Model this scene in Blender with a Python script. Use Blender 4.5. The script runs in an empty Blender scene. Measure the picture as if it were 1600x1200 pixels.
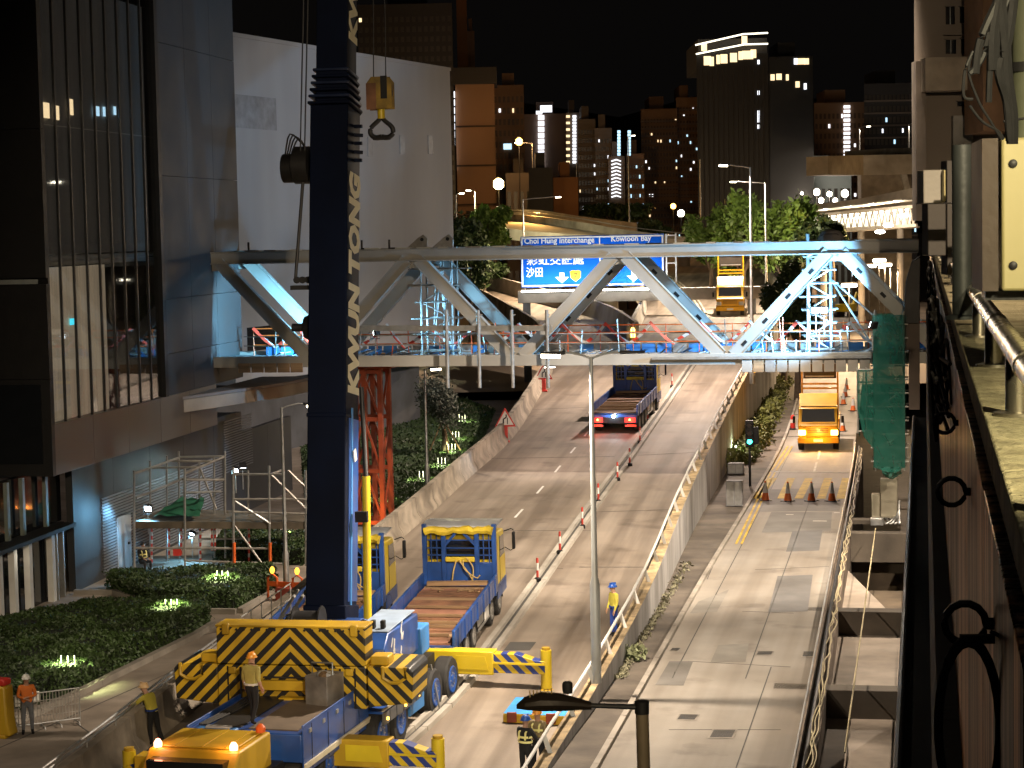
import bpy, math, random
import numpy as np
from mathutils import Vector, Matrix
R_ = math.radians
rnd = random.Random(7)
sc = bpy.context.scene
COL = sc.collection

# ------------------------------------------------------------------ camera
FPX, ROLL, HC = 3200.0, 0.02, 13.8
PITCH = math.atan((600 - 357) / FPX)
CAM = Vector((0, 0, HC))
FW = Vector((0, math.cos(PITCH), -math.sin(PITCH)))
_R0 = Vector((1, 0, 0)); _U0 = _R0.cross(FW)
RT = math.cos(ROLL) * _R0 - math.sin(ROLL) * _U0
UP = math.cos(ROLL) * _U0 + math.sin(ROLL) * _R0
cd = bpy.data.cameras.new('camera'); cam = bpy.data.objects.new('camera', cd); COL.objects.link(cam)
cd.sensor_fit = 'HORIZONTAL'; cd.sensor_width = 36; cd.lens = 36 * FPX / 1600
cd.clip_start = 0.1; cd.clip_end = 6000
mw = Matrix((( RT.x, UP.x, -FW.x, 0), (RT.y, UP.y, -FW.y, 0), (RT.z, UP.z, -FW.z, HC), (0, 0, 0, 1)))
cam.matrix_world = mw
sc.camera = cam

# ------------------------------------------------------------------ sky, sun, exposure (night)
w = bpy.data.worlds.new('World'); sc.world = w; w.use_nodes = True
nt = w.node_tree; bg = nt.nodes['Background']
sky = nt.nodes.new('ShaderNodeTexSky'); sky.sky_type = 'NISHITA'; sky.sun_disc = False
sky.sun_elevation = R_(-8); sky.sun_rotation = R_(250)
mixs = nt.nodes.new('ShaderNodeMixRGB'); mixs.blend_type = 'ADD'; mixs.inputs[0].default_value = 1
mixs.inputs[2].default_value = (0.030, 0.026, 0.024, 1)
nt.links.new(sky.outputs[0], mixs.inputs[1]); nt.links.new(mixs.outputs[0], bg.inputs[0])
bg.inputs[1].default_value = 0.08
sd = bpy.data.lights.new('fill_sun', 'SUN'); sd.energy = 0.012; sd.angle = R_(10); sd.color = (1, .85, .7)
so = bpy.data.objects.new('fill_sun', sd); COL.objects.link(so); so.rotation_euler = (R_(38), R_(10), R_(-20))  # faint sun added as ambient fill, in place of city glow
sc.view_settings.view_transform = 'Standard'; sc.view_settings.look = 'None'
sc.view_settings.exposure = 0; sc.view_settings.gamma = 1; sc.view_settings.use_curve_mapping = False
sc.render.engine = 'CYCLES'
try:
    sc.cycles.use_denoising = True; sc.cycles.denoiser = 'OPENIMAGEDENOISE'
    sc.cycles.max_bounces = 6; sc.cycles.diffuse_bounces = 3; sc.cycles.glossy_bounces = 3
    sc.cycles.transparent_max_bounces = 10; sc.cycles.sample_clamp_indirect = 3; sc.cycles.sample_clamp_direct = 0
    sc.cycles.caustics_reflective = False; sc.cycles.caustics_refractive = False
except Exception: pass

# ------------------------------------------------------------------ survey: where a sight line meets a plane of the place
def ray(x, y): return FW + (x - 800) / FPX * RT - (y - 600) / FPX * UP
def pz(x, y, z=0.0):
    d = ray(x, y); return CAM + d * ((z - HC) / d.z)
M0, MS = -3.1, 151 / FPX                 # the carriageway climbs away from here
def mz(Y): return M0 + MS * Y
def pm(x, y, h=0.0):
    d = ray(x, y); return CAM + d * ((M0 + h - HC) / (d.z - MS * d.y))
def pY(x, y, Y):
    d = ray(x, y); return CAM + d * (Y / d.y)
def hdir(az): return Vector((math.sin(az), math.cos(az), 0))

# ------------------------------------------------------------------ materials
MATS = {}
def mat(name, col, rough=.6, metal=0., var=.18, scale=2., bump=.15, dirt=.25, stretch=None, rot=0., coat=0., spec=.5, bscale=None):
    if name in MATS: return MATS[name]
    m = bpy.data.materials.new(name); m.use_nodes = True; MATS[name] = m
    n = m.node_tree.nodes; L = m.node_tree.links; b = n['Principled BSDF']
    b.inputs['Roughness'].default_value = rough; b.inputs['Metallic'].default_value = metal
    b.inputs['Coat Weight'].default_value = coat; b.inputs['Specular IOR Level'].default_value = spec
    tc = n.new('ShaderNodeTexCoord'); mp = n.new('ShaderNodeMapping'); L.new(tc.outputs['Object'], mp.inputs[0])
    mp.inputs['Rotation'].default_value = (0, 0, rot)
    if stretch: mp.inputs['Scale'].default_value = stretch
    a = n.new('ShaderNodeTexNoise'); a.inputs['Scale'].default_value = scale; a.inputs['Detail'].default_value = 6; L.new(mp.outputs[0], a.inputs[0])
    d = n.new('ShaderNodeTexNoise'); d.inputs['Scale'].default_value = scale * .23; d.inputs['Detail'].default_value = 3; L.new(mp.outputs[0], d.inputs[0])
    r = n.new('ShaderNodeValToRGB'); L.new(a.outputs[0], r.inputs[0])
    r.color_ramp.elements[0].position = .3; r.color_ramp.elements[1].position = .7
    c0 = [max(0, c * (1 - var)) for c in col]; c1 = [min(1, c * (1 + var)) for c in col]
    r.color_ramp.elements[0].color = (*c0, 1); r.color_ramp.elements[1].color = (*c1, 1)
    mx = n.new('ShaderNodeMixRGB'); mx.blend_type = 'MULTIPLY'; L.new(r.outputs[0], mx.inputs[1])
    r2 = n.new('ShaderNodeValToRGB'); L.new(d.outputs[0], r2.inputs[0])
    r2.color_ramp.elements[0].position = .35; r2.color_ramp.elements[1].position = .6
    k = 1 - dirt; r2.color_ramp.elements[0].color = (k, k * .97, k * .93, 1); r2.color_ramp.elements[1].color = (1, 1, 1, 1)
    L.new(r2.outputs[0], mx.inputs[2]); mx.inputs[0].default_value = 1
    L.new(mx.outputs[0], b.inputs['Base Color'])
    if bump:
        e = n.new('ShaderNodeTexNoise'); e.inputs['Scale'].default_value = bscale or scale * 9; e.inputs['Detail'].default_value = 4; L.new(mp.outputs[0], e.inputs[0])
        bp = n.new('ShaderNodeBump'); bp.inputs['Strength'].default_value = bump; bp.inputs['Distance'].default_value = .02
        L.new(e.outputs[0], bp.inputs['Height']); L.new(bp.outputs[0], b.inputs['Normal'])
        rr = n.new('ShaderNodeMapRange'); rr.inputs[3].default_value = max(.04, rough - .12); rr.inputs[4].default_value = min(1, rough + .12)
        L.new(a.outputs[0], rr.inputs[0]); L.new(rr.outputs[0], b.inputs['Roughness'])
    m.diffuse_color = (*col, 1)
    return m
def emat(name, col, st):
    if name in MATS: return MATS[name]
    m = bpy.data.materials.new(name); m.use_nodes = True; MATS[name] = m
    b = m.node_tree.nodes['Principled BSDF']; b.inputs['Base Color'].default_value = (*[c * .5 for c in col], 1)
    b.inputs['Emission Color'].default_value = (*col, 1); b.inputs['Emission Strength'].default_value = st
    return m
def stripes(name, ca, cb, period, kind='chevron', slope=1., x0=0., duty=.5, rough=.5):
    """painted hazard stripes in the thing's own coordinates"""
    if name in MATS: return MATS[name]
    m = mat(name, ca, rough, var=.15, dirt=.4, scale=1.7, bump=.05)
    n = m.node_tree.nodes; L = m.node_tree.links; b = n['Principled BSDF']
    tc = n.new('ShaderNodeTexCoord'); sp = n.new('ShaderNodeSeparateXYZ'); L.new(tc.outputs['Object'], sp.inputs[0])
    def M(op, a, bv):
        q = n.new('ShaderNodeMath'); q.operation = op
        for i, v in enumerate((a, bv)):
            if v is None: continue
            if isinstance(v, (int, float)): q.inputs[i].default_value = v
            else: L.new(v, q.inputs[i])
        return q.outputs[0]
    x = M('SUBTRACT', sp.outputs[0], x0)
    if kind == 'chevron': x = M('ABSOLUTE', x, None)
    s = M('ADD', M('MULTIPLY', x, slope), sp.outputs[2])
    if kind == 'bands': s = sp.outputs[2]
    if kind == 'along': s = M('ADD', M('ADD', sp.outputs[0], sp.outputs[1]), M('MULTIPLY', sp.outputs[2], .9))
    fr = M('FRACT', M('DIVIDE', s, period), None); st = M('GREATER_THAN', fr, duty)
    mx = n.new('ShaderNodeMixRGB'); L.new(st, mx.inputs[0])
    src = b.inputs['Base Color'].links[0].from_socket; L.new(src, mx.inputs[1]); mx.inputs[2].default_value = (*cb, 1)
    L.new(mx.outputs[0], b.inputs['Base Color'])
    return m

concrete = mat('concrete', (.30, .27, .23), .85, scale=1.1, var=.2, dirt=.45, bump=.3)
concrete2 = mat('pale_concrete', (.40, .37, .32), .85, scale=.9, var=.15, dirt=.4, bump=.3)
wallgrey = mat('grey_render', (.30, .30, .31), .8, scale=.7, var=.1, dirt=.3, stretch=(1, 1, .25))
asphalt = mat('asphalt', (.07, .066, .06), .8, scale=.8, dirt=.3, bump=.3)
steelw = mat('white_paint_steel', (.62, .62, .60), .45, var=.06, scale=1.2, dirt=.22, bump=.05)
galv = mat('galvanised', (.45, .45, .44), .42, .7, var=.12, scale=5, dirt=.2, bump=.05)
dullsteel = mat('scaffold_tube', (.36, .34, .31), .5, .5, var=.2, scale=4, dirt=.3, bump=.05)
darkm = mat('dark_metal', (.03, .03, .032), .5, .4, var=.2, dirt=.2)
blackp = mat('black_plastic', (.009, .009, .010), .55, spec=.3, var=.2, dirt=.1)
rubber = mat('rubber', (.022, .021, .02), .8, var=.3, scale=6, dirt=.3)
yellow = mat('crane_yellow', (.58, .36, .02), .45, var=.16, scale=1.8, dirt=.5, bump=.08, stretch=(1, 1, .35))
byellow = mat('bright_yellow', (.68, .50, .02), .4, var=.08, scale=1.5, dirt=.25, bump=.05, coat=.2)
blue = mat('crane_blue', (.018, .075, .30), .4, var=.22, scale=1.7, dirt=.55, bump=.05, coat=.2)
navy = mat('navy_blue', (.002, .0055, .021), .6, spec=.1, var=.15, scale=1.1, dirt=.3, bump=.05)
lblue = mat('light_blue_paint', (.05, .22, .55), .5, var=.12, scale=2, dirt=.3)
whitep = mat('white_paint', (.72, .71, .68), .55, var=.05, dirt=.15, bump=.05)
redp = mat('red_plastic', (.55, .03, .02), .5, var=.12, dirt=.2)
orangep = mat('orange_plastic', (.72, .13, .02), .5, var=.12, dirt=.2)
orust = mat('orange_steel', (.27, .05, .018), .55, .1, var=.25, scale=2, dirt=.4)
rust = mat('rusty_deck', (.20, .095, .05), .85, var=.45, scale=1.4, dirt=.5, bump=.4)
wood = mat('weathered_wood', (.30, .19, .10), .85, var=.35, scale=1.6, dirt=.4, stretch=(.4, 4, 4), bump=.3)
silver = mat('silver_tarp', (.55, .56, .58), .35, .3, var=.15, scale=3, bump=.5, dirt=.1)
ytarp = mat('yellow_tarp', (.62, .46, .03), .7, var=.2, scale=3, bump=.6)
skinm = mat('skin', (.42, .24, .16), .6, var=.1, scale=9, dirt=.1)
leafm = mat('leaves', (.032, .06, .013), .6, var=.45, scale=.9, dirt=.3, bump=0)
leafy = mat('lit_leaves', (.11, .19, .025), .6, var=.4, scale=.8, dirt=.3, bump=0)  # paler copy of leaves, lamplight on the crowns put into the colour
barkm = mat('bark', (.11, .08, .055), .9, var=.3, scale=5)
soil = mat('soil', (.06, .05, .035), .95, var=.3, scale=3)
dglass = mat('dark_glass', (.012, .014, .017), .08, var=.1, bump=0, dirt=0, spec=.8)
lamp_w = emat('lamp_white', (1, .93, .8), 22)
lamp_c = emat('lamp_cool', (.75, .92, 1), 30)
lamp_o = emat('lamp_orange', (1, .42, .06), 18)
win_w = emat('window_warm', (1, .75, .42), 1.6)
win_c = emat('window_cool', (.5, .8, 1), 1.6)
win_n = emat('window_white', (.9, .93, 1), 1.9)

# ------------------------------------------------------------------ mesh building
class MB:
    def __init__(s): s.v = []; s.f = []; s.m = []
    def add(s, vs, fs, m=0):
        o = len(s.v); s.v += [tuple(p) for p in vs]
        for f in fs: s.f.append(tuple(i + o for i in f)); s.m.append(m)
        return s
    def box(s, x, y, z, sx, sy, sz, m=0, rot=None, taper=None):
        vs = []
        for k in (-.5, .5):
            t = taper if (taper and k > 0) else (1, 1)
            for a, b in ((-.5, -.5), (.5, -.5), (.5, .5), (-.5, .5)):
                p = Vector((a * sx * t[0], b * sy * t[1], k * sz))
                if rot is not None: p = rot @ p
                vs.append((p.x + x, p.y + y, p.z + z))
        return s.add(vs, [(3, 2, 1, 0), (4, 5, 6, 7), (0, 1, 5, 4), (1, 2, 6, 5), (2, 3, 7, 6), (3, 0, 4, 7)], m)
    def b2(s, x0, x1, y0, y1, z0, z1, m=0):
        return s.box((x0 + x1) / 2, (y0 + y1) / 2, (z0 + z1) / 2, x1 - x0, y1 - y0, z1 - z0, m)
    def bar(s, p, q, w, h=None, up=(0, 0, 1), m=0, w2=None, h2=None):
        p = Vector(p); q = Vector(q); h = h or w; d = (q - p).normalized(); u = Vector(up)
        sd = d.cross(u)
        if sd.length < 1e-4: sd = d.cross(Vector((1, 0, 0)))
        sd.normalize(); u = sd.cross(d)
        vs = []
        for c, ww, hh in ((p, w, h), (q, w2 or w, h2 or h)):
            for a, b in ((-.5, -.5), (.5, -.5), (.5, .5), (-.5, .5)): vs.append(c + sd * a * ww + u * b * hh)
        return s.add(vs, [(0, 1, 2, 3), (7, 6, 5, 4), (4, 5, 1, 0), (5, 6, 2, 1), (6, 7, 3, 2), (7, 4, 0, 3)], m)
    def tube(s, p, q, r, r2=None, n=8, m=0, caps=True):
        p = Vector(p); q = Vector(q); r2 = r if r2 is None else r2; d = (q - p).normalized()
        a = d.orthogonal().normalized(); b = d.cross(a); vs = []
        for c, rr in ((p, r), (q, r2)):
            for i in range(n):
                t = 2 * math.pi * i / n; vs.append(c + a * math.cos(t) * rr + b * math.sin(t) * rr)
        fs = [(i, (i + 1) % n, n + (i + 1) % n, n + i) for i in range(n)]
        if caps: fs += [tuple(range(n - 1, -1, -1)), tuple(range(n, 2 * n))]
        return s.add(vs, fs, m)
    def path(s, pts, r, n=6, m=0):
        pts = [Vector(p) for p in pts]; vs = []; N = len(pts)
        for i, c in enumerate(pts):
            d = (pts[min(i + 1, N - 1)] - pts[max(i - 1, 0)]).normalized()
            ref = Vector((0, 0, 1)) if abs(d.z) < .95 else Vector((1, 0, 0))
            a = d.cross(ref).normalized(); b = d.cross(a); rr = r[i] if isinstance(r, (list, tuple)) else r
            for k in range(n):
                t = 2 * math.pi * k / n; vs.append(c + a * math.cos(t) * rr + b * math.sin(t) * rr)
        fs = [(i * n + k, i * n + (k + 1) % n, (i + 1) * n + (k + 1) % n, (i + 1) * n + k) for i in range(N - 1) for k in range(n)]
        fs += [tuple(range(n - 1, -1, -1)), tuple(range((N - 1) * n, N * n))]
        return s.add(vs, fs, m)
    def lathe(s, prof, n=16, c=(0, 0, 0), m=0, ax='z'):
        vs = []; N = len(prof)
        for r, z in prof:
            for k in range(n):
                t = 2 * math.pi * k / n; a, b = r * math.cos(t), r * math.sin(t)
                vs.append((c[0] + a, c[1] + b, c[2] + z) if ax == 'z' else ((c[0] + z, c[1] + a, c[2] + b) if ax == 'x' else (c[0] + b, c[1] + z, c[2] + a)))
        fs = [(i * n + k, i * n + (k + 1) % n, (i + 1) * n + (k + 1) % n, (i + 1) * n + k) for i in range(N - 1) for k in range(n)]
        fs += [tuple(range(n - 1, -1, -1)), tuple(range((N - 1) * n, N * n))]
        return s.add(vs, fs, m)
    def ell(s, c, r, nu=10, nv=7, m=0, z0=-1.):
        prof = []
        for j in range(nv + 1):
            t = -math.pi / 2 + math.pi * j / nv
            prof.append((max(.001, math.cos(t)), max(z0, math.sin(t))))
        o = len(s.v); s.lathe(prof, nu, (0, 0, 0), m)
        for i in range(o, len(s.v)):
            x, y, z = s.v[i]; s.v[i] = (c[0] + x * r[0], c[1] + y * r[1], c[2] + z * r[2])
        return s
    def prism(s, poly, y0, y1, m=0, ax='y'):
        n = len(poly)
        f = {'y': lambda a, b, t: (a, t, b), 'x': lambda a, b, t: (t, a, b), 'z': lambda a, b, t: (a, b, t)}[ax]
        vs = [f(a, b, y0) for a, b in poly] + [f(a, b, y1) for a, b in poly]
        fs = [(i, (i + 1) % n, n + (i + 1) % n, n + i) for i in range(n)] + [tuple(range(n - 1, -1, -1)), tuple(range(n, 2 * n))]
        return s.add(vs, fs, m)
    def strip(s, A, B, m=0):
        n = len(A); return s.add(list(A) + list(B), [(i, n + i, n + i + 1, i + 1) for i in range(n - 1)], m)
    def quad(s, a, b, c, d, m=0): return s.add([a, b, c, d], [(0, 1, 2, 3)], m)
    def sweep(s, pts, prof, m=0, closed=True):
        """prof: (offset to the right of travel, height) section carried along pts"""
        pts = [Vector(p) for p in pts]; N = len(pts); k = len(prof); vs = []
        for i, c in enumerate(pts):
            d = pts[min(i + 1, N - 1)] - pts[max(i - 1, 0)]; d.z = 0; d.normalize(); rt = Vector((d.y, -d.x, 0))
            for o, h in prof: vs.append(c + rt * o + Vector((0, 0, h)))
        fs = []
        for i in range(N - 1):
            for j in range(k if closed else k - 1): fs.append((i * k + j, i * k + (j + 1) % k, (i + 1) * k + (j + 1) % k, (i + 1) * k + j))
        if closed: fs += [tuple(range(k - 1, -1, -1)), tuple(range((N - 1) * k, N * k))]
        return s.add(vs, fs, m)
    def mesh(s, name, mats):
        me = bpy.data.meshes.new(name); me.from_pydata(s.v, [], s.f)
        for q in (mats if isinstance(mats, (list, tuple)) else [mats]): me.materials.append(q)
        if any(s.m): me.polygons.foreach_set('material_index', s.m)
        me.polygons.foreach_set('use_smooth', [True] * len(s.f))
        me.set_sharp_from_angle(angle=R_(32)); me.update(); return me
    def build(s, name, mats, parent=None, bev=0., **tags):
        return link(name, s.mesh(name, mats), parent, bev, **tags)
def link(name, me, parent=None, bev=0., **tags):
    o = bpy.data.objects.new(name, me); COL.objects.link(o)
    if parent is not None: o.parent = parent
    if bev:
        b = o.modifiers.new('bevel', 'BEVEL'); b.width = bev; b.segments = 2; b.limit_method = 'ANGLE'; b.angle_limit = R_(40)
    return tag(o, **tags)
def tag(o, label=None, cat=None, group=None, kind=None):
    if label: o['label'] = label
    if cat: o['category'] = cat
    if group: o['group'] = group
    if kind: o['kind'] = kind
    return o
def thing(name, label, cat, loc=(0, 0, 0), az=0., group=None, pitch=0.):
    o = bpy.data.objects.new(name, None); COL.objects.link(o); o.empty_display_size = .2
    place(o, loc, az, pitch); return tag(o, label, cat, group)
def place(o, loc, az=0., pitch=0.):
    o.location = loc; o.rotation_mode = 'XYZ'
    o.rotation_euler = (Matrix.Rotation(-az, 3, 'Z') @ Matrix.Rotation(pitch, 3, 'X')).to_euler(); return o
KIDS = {}
def dup(o, loc, az=0., label=None, group=None, pitch=0.):
    def cp(a, par):
        c = a.copy(); COL.objects.link(c)
        if par is not None: c.parent = par
        for ch in list(a.children): cp(ch, c)
        return c
    r = cp(o, None); place(r, loc, az, pitch); return tag(r, label, None, group)
def light(name, kind, loc, energy, col, parent=None, size=.15, spot=None, blend=.6, aim=None):
    l = bpy.data.lights.new(name, kind); l.energy = energy; l.color = col
    if kind == 'AREA': l.size = size
    else: l.shadow_soft_size = size
    if spot: l.spot_size = R_(spot); l.spot_blend = blend
    o = bpy.data.objects.new(name, l); COL.objects.link(o); o.location = loc
    if parent is not None: o.parent = parent
    if kind in ('SPOT', 'AREA'):
        d = (Vector(aim) - Vector(loc)) if aim is not None else Vector((0, 0, -1))
        o.rotation_euler = d.to_track_quat('-Z', 'Y').to_euler()
    return o
WARM = (1, .83, .65); SODIUM = (1, .5, .13); COOL = (.42, .74, 1); NEUTRAL = (1, .88, .72)
def text_mesh(s, size, extrude=.004, font=None, bold=0.):
    c = bpy.data.curves.new('lettering', 'FONT'); c.body = s; c.size = size; c.extrude = extrude; c.align_x = 'LEFT'; c.offset = bold; c.resolution_u = 2
    o = bpy.data.objects.new('lettering', c); COL.objects.link(o)
    dg = bpy.context.evaluated_depsgraph_get(); me = bpy.data.meshes.new_from_object(o.evaluated_get(dg))
    bpy.data.objects.remove(o); bpy.data.curves.remove(c); return me
def lettering(s, size, m, parent, origin, xdir, ydir, name='lettering', width=None, extrude=.004, bold=0.):
    me = text_mesh(s, size, extrude, bold=bold)
    X = Vector(xdir).normalized(); Yv = Vector(ydir).normalized(); Z = X.cross(Yv)
    k = 1.
    if width:
        xs = [v.co.x for v in me.vertices]; k = width / max(.001, max(xs) - min(xs))
    T = Matrix(((X.x * k, Yv.x, Z.x, origin[0]), (X.y * k, Yv.y, Z.y, origin[1]), (X.z * k, Yv.z, Z.z, origin[2]), (0, 0, 0, 1)))
    me.transform(T); me.materials.clear(); me.materials.append(m)
    return link(name, me, parent)
def leaf_mesh(name, n, blobs, size, m, seed=1, shell=.45, flat=0.):
    """n leaf-sized faces through the volume of ellipsoid blobs (x,y,z,rx,ry,rz)"""
    g = np.random.default_rng(seed); bl = np.array(blobs, float)
    wt = bl[:, 3] * bl[:, 4] * bl[:, 5]; wt = wt ** .7; wt /= wt.sum()
    i = g.choice(len(bl), n, p=wt); d = g.normal(size=(n, 3)); d /= np.linalg.norm(d, axis=1)[:, None]
    rr = (shell + (1 - shell) * g.random(n)) * (1 + .12 * g.normal(size=n))
    c = bl[i, :3] + d * rr[:, None] * bl[i, 3:6]
    return quads(name, c, size, m, g, flat)
def quads(name, c, size, m, g, flat=0.):
    n = len(c); a = g.normal(size=(n, 3)); a[:, 2] *= (1 - flat); a /= np.linalg.norm(a, axis=1)[:, None]
    b = np.cross(a, g.normal(size=(n, 3))); b /= np.linalg.norm(b, axis=1)[:, None]
    s = size * (.6 + .8 * g.random(n))[:, None]
    v = np.stack([c - a * s, c + b * s * .45, c + a * s, c - b * s * .45], 1).reshape(-1, 3)
    me = bpy.data.meshes.new(name); me.vertices.add(4 * n); me.vertices.foreach_set('co', v.ravel().astype(np.float32))
    me.loops.add(4 * n); me.loops.foreach_set('vertex_index', np.arange(4 * n, dtype=np.int32))
    me.polygons.add(n); me.polygons.foreach_set('loop_start', np.arange(0, 4 * n, 4, dtype=np.int32))
    me.update(calc_edges=True); me.materials.append(m); return me
def lerp(a, b, t): return a + (b - a) * t
def resample(pts, step):
    pts = [Vector(p) for p in pts]; out = [pts[0]]; acc = 0.; 
    for a, b in zip(pts, pts[1:]):
        L = (b - a).length; t = step - acc
        while t <= L: out.append(a.lerp(b, t / L)); t += step
        acc = L - (t - step)
    return out
def smooth(pts, n=4):
    P = [Vector(p) for p in pts]; out = []
    for i in range(len(P) - 1):
        p0 = P[max(i - 1, 0)]; p1 = P[i]; p2 = P[i + 1]; p3 = P[min(i + 2, len(P) - 1)]
        for k in range(n):
            t = k / n
            out.append(.5 * ((2 * p1) + (p2 - p0) * t + (2 * p0 - 5 * p1 + 4 * p2 - p3) * t * t + (3 * p1 - p0 - 3 * p2 + p3) * t ** 3))
    out.append(P[-1]); return out
def offset(pts, o, h=0.):
    out = []; N = len(pts)
    for i, c in enumerate(pts):
        d = pts[min(i + 1, N - 1)] - pts[max(i - 1, 0)]; d = Vector((d.x, d.y, 0)).normalized()
        out.append(c + Vector((d.y, -d.x, 0)) * o + Vector((0, 0, h)))
    return out
# ================================================================== GROUND, ROADS
AZ = math.atan((1350 - 800) / FPX)
ground = MB().quad((-2500, -200, -4.3), (2500, -200, -4.3), (2500, 5000, -4.3), (-2500, 5000, -4.3)).build('ground', soil, kind='structure')
Lp = [(60, 1310), (195, 1200), (240, 1162), (309, 1106), (645, 827), (733, 747), (803, 683), (847, 613), (866, 575), (864, 548), (842, 517), (800, 492), (767, 473), (715, 450), (640, 424)]
left_edge = smooth([pm(*p) for p in Lp], 4)
Tp = [(787, 1318), (881, 1156), (937, 1066), (1022, 906), (1087, 747), (1170, 580), (1208, 515)]
right_out = [pm(x, y, .8) - Vector((0, 0, .8)) for x, y in Tp]
right_out += [pm(*p) for p in ((1218, 478), (1205, 435), (1150, 397), (1090, 374))]
right_out = smooth(right_out, 4)
right_edge = offset(right_out, -.42)
Dp = [(470, 1320), (610, 1180), (740, 1050), (920, 800), (1000, 690), (1075, 580), (1106, 530), (1099, 490), (1076, 457), (1040, 430), (975, 402)]
div_line = smooth([pm(*p) for p in Dp], 4)
NoseL = smooth([pm(*p) for p in ((989, 533), (950, 506), (900, 489), (830, 471), (765, 452), (690, 430))], 4)
NoseR = smooth([pm(*p) for p in ((989, 533), (1007, 497), (1011, 472), (1004, 455), (975, 426), (930, 398), (890, 380))], 4)
def road_mat(name, col, az, tracks, tar=.5):
    """concrete carriageway: wheel tracks along its length, patches, fine grain"""
    m = mat(name, col, .72, var=.10, scale=.9, dirt=.22, bump=.22, rot=az, bscale=14)
    n = m.node_tree.nodes; L = m.node_tree.links; b = n['Principled BSDF']
    tc = n.new('ShaderNodeTexCoord'); mp = n.new('ShaderNodeMapping'); mp.inputs['Rotation'].default_value = (0, 0, az); L.new(tc.outputs['Object'], mp.inputs[0])
    m2 = n.new('ShaderNodeMapping'); m2.inputs['Scale'].default_value = (1.15, .035, 1); L.new(mp.outputs[0], m2.inputs[0])
    t = n.new('ShaderNodeTexNoise'); t.inputs['Scale'].default_value = tracks; t.inputs['Detail'].default_value = 3; L.new(m2.outputs[0], t.inputs[0])
    r = n.new('ShaderNodeValToRGB'); L.new(t.outputs[0], r.inputs[0]); r.color_ramp.elements[0].position = .36; r.color_ramp.elements[1].position = .62
    r.color_ramp.elements[0].color = (tar, tar * .95, tar * .9, 1); r.color_ramp.elements[1].color = (1, 1, 1, 1)
    mx = n.new('ShaderNodeMixRGB'); mx.blend_type = 'MULTIPLY'; mx.inputs[0].default_value = 1
    src = b.inputs['Base Color'].links[0].from_socket; L.new(src, mx.inputs[1]); L.new(r.outputs[0], mx.inputs[2])
    sp = n.new('ShaderNodeTexNoise'); sp.inputs['Scale'].default_value = .55; sp.inputs['Detail'].default_value = 8; L.new(mp.outputs[0], sp.inputs[0])
    r3 = n.new('ShaderNodeValToRGB'); L.new(sp.outputs[0], r3.inputs[0]); r3.color_ramp.elements[0].position = .28; r3.color_ramp.elements[1].position = .42
    r3.color_ramp.elements[0].color = (.55, .52, .5, 1); r3.color_ramp.elements[1].color = (1, 1, 1, 1)
    m3 = n.new('ShaderNodeMixRGB'); m3.blend_type = 'MULTIPLY'; m3.inputs[0].default_value = .8
    L.new(mx.outputs[0], m3.inputs[1]); L.new(r3.outputs[0], m3.inputs[2]); L.new(m3.outputs[0], b.inputs['Base Color'])
    return m
road_m = road_mat('carriageway_concrete', (.27, .225, .18), AZ, 1.0, .55)
road_r = road_mat('street_concrete', (.27, .245, .21), R_(12), .8, .7)
# elevated carriageway: three joined sheets of one road
rb = MB()
def at_arc(P, n):
    P = [Vector(p) for p in P]; d = [0]
    for a, b in zip(P, P[1:]): d.append(d[-1] + (b - a).length)
    out = []; j = 0
    for i in range(n):
        t = d[-1] * i / (n - 1)
        while j < len(P) - 2 and d[j + 1] < t: j += 1
        out.append(P[j].lerp(P[j + 1], (t - d[j]) / max(1e-6, d[j + 1] - d[j])))
    return out
def upto(P, y): return [p for p in P if p.y <= y]
ynose = NoseL[0].y
la, ra = at_arc(upto(left_edge, ynose), 40), at_arc(upto(right_edge, ynose), 40)
rows = [[l.lerp(r, t) for t in (0, .33, .67, 1)] for l, r in zip(la, ra)]
for j in range(3): rb.strip([r[j] for r in rows], [r[j + 1] for r in rows])
lb = at_arc([la[-1]] + [p for p in left_edge if p.y > ynose], 24); nl = at_arc(NoseL, 24); rb.strip(lb, nl)
nr = at_arc(NoseR, 24); rr = at_arc([ra[-1]] + [p for p in right_edge if p.y > ynose], 24); rb.strip(nr, rr)
rb.quad(la[-1], nl[0], nl[0], ra[-1]) if False else None
rb.build('elevated_road', road_m, kind='structure')
# tar joints across the carriageway
jb = []
for px_, py_, px2, py2 in ((700, 829, 930, 829), (650, 886, 880, 888), (735, 717, 960, 713), (832, 640, 1015, 632), (905, 886, 1030, 886), (925, 800, 1052, 796), (985, 712, 1098, 706)):
    a = pm(px_, py_, .004); b = pm(px2, py2, .004); jb.append(MB().bar(a, b, .07, .003).build('joint', asphalt, bpy.data.objects['elevated_road']))
# broken lane line, two patches
lane = smooth([pm(*p) for p in ((380, 1200), (560, 1060), (810, 803), (890, 710), (955, 628), (1000, 560))], 6)
pts = resample(lane, 1.)
k = 0
while k + 2 < len(pts):
    a, b = pts[k], pts[k + 2]
    d = (b - a).normalized(); s = Vector((d.y, -d.x, 0)) * .055; u = Vector((0, 0, .006))
    MB().quad(a - s + u, a + s + u, b + s + u, b - s + u).build('lane_marking', whitep, bpy.data.objects['elevated_road'])
    k += 6
for q in (((797, 1003), (838, 1003), (828, 1016), (787, 1016)), ((690, 1045), (735, 1043), (722, 1056), (676, 1058))):
    MB().quad(*[pm(x, y, .005) for x, y in q]).build('patch', asphalt, bpy.data.objects['elevated_road'])

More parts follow.
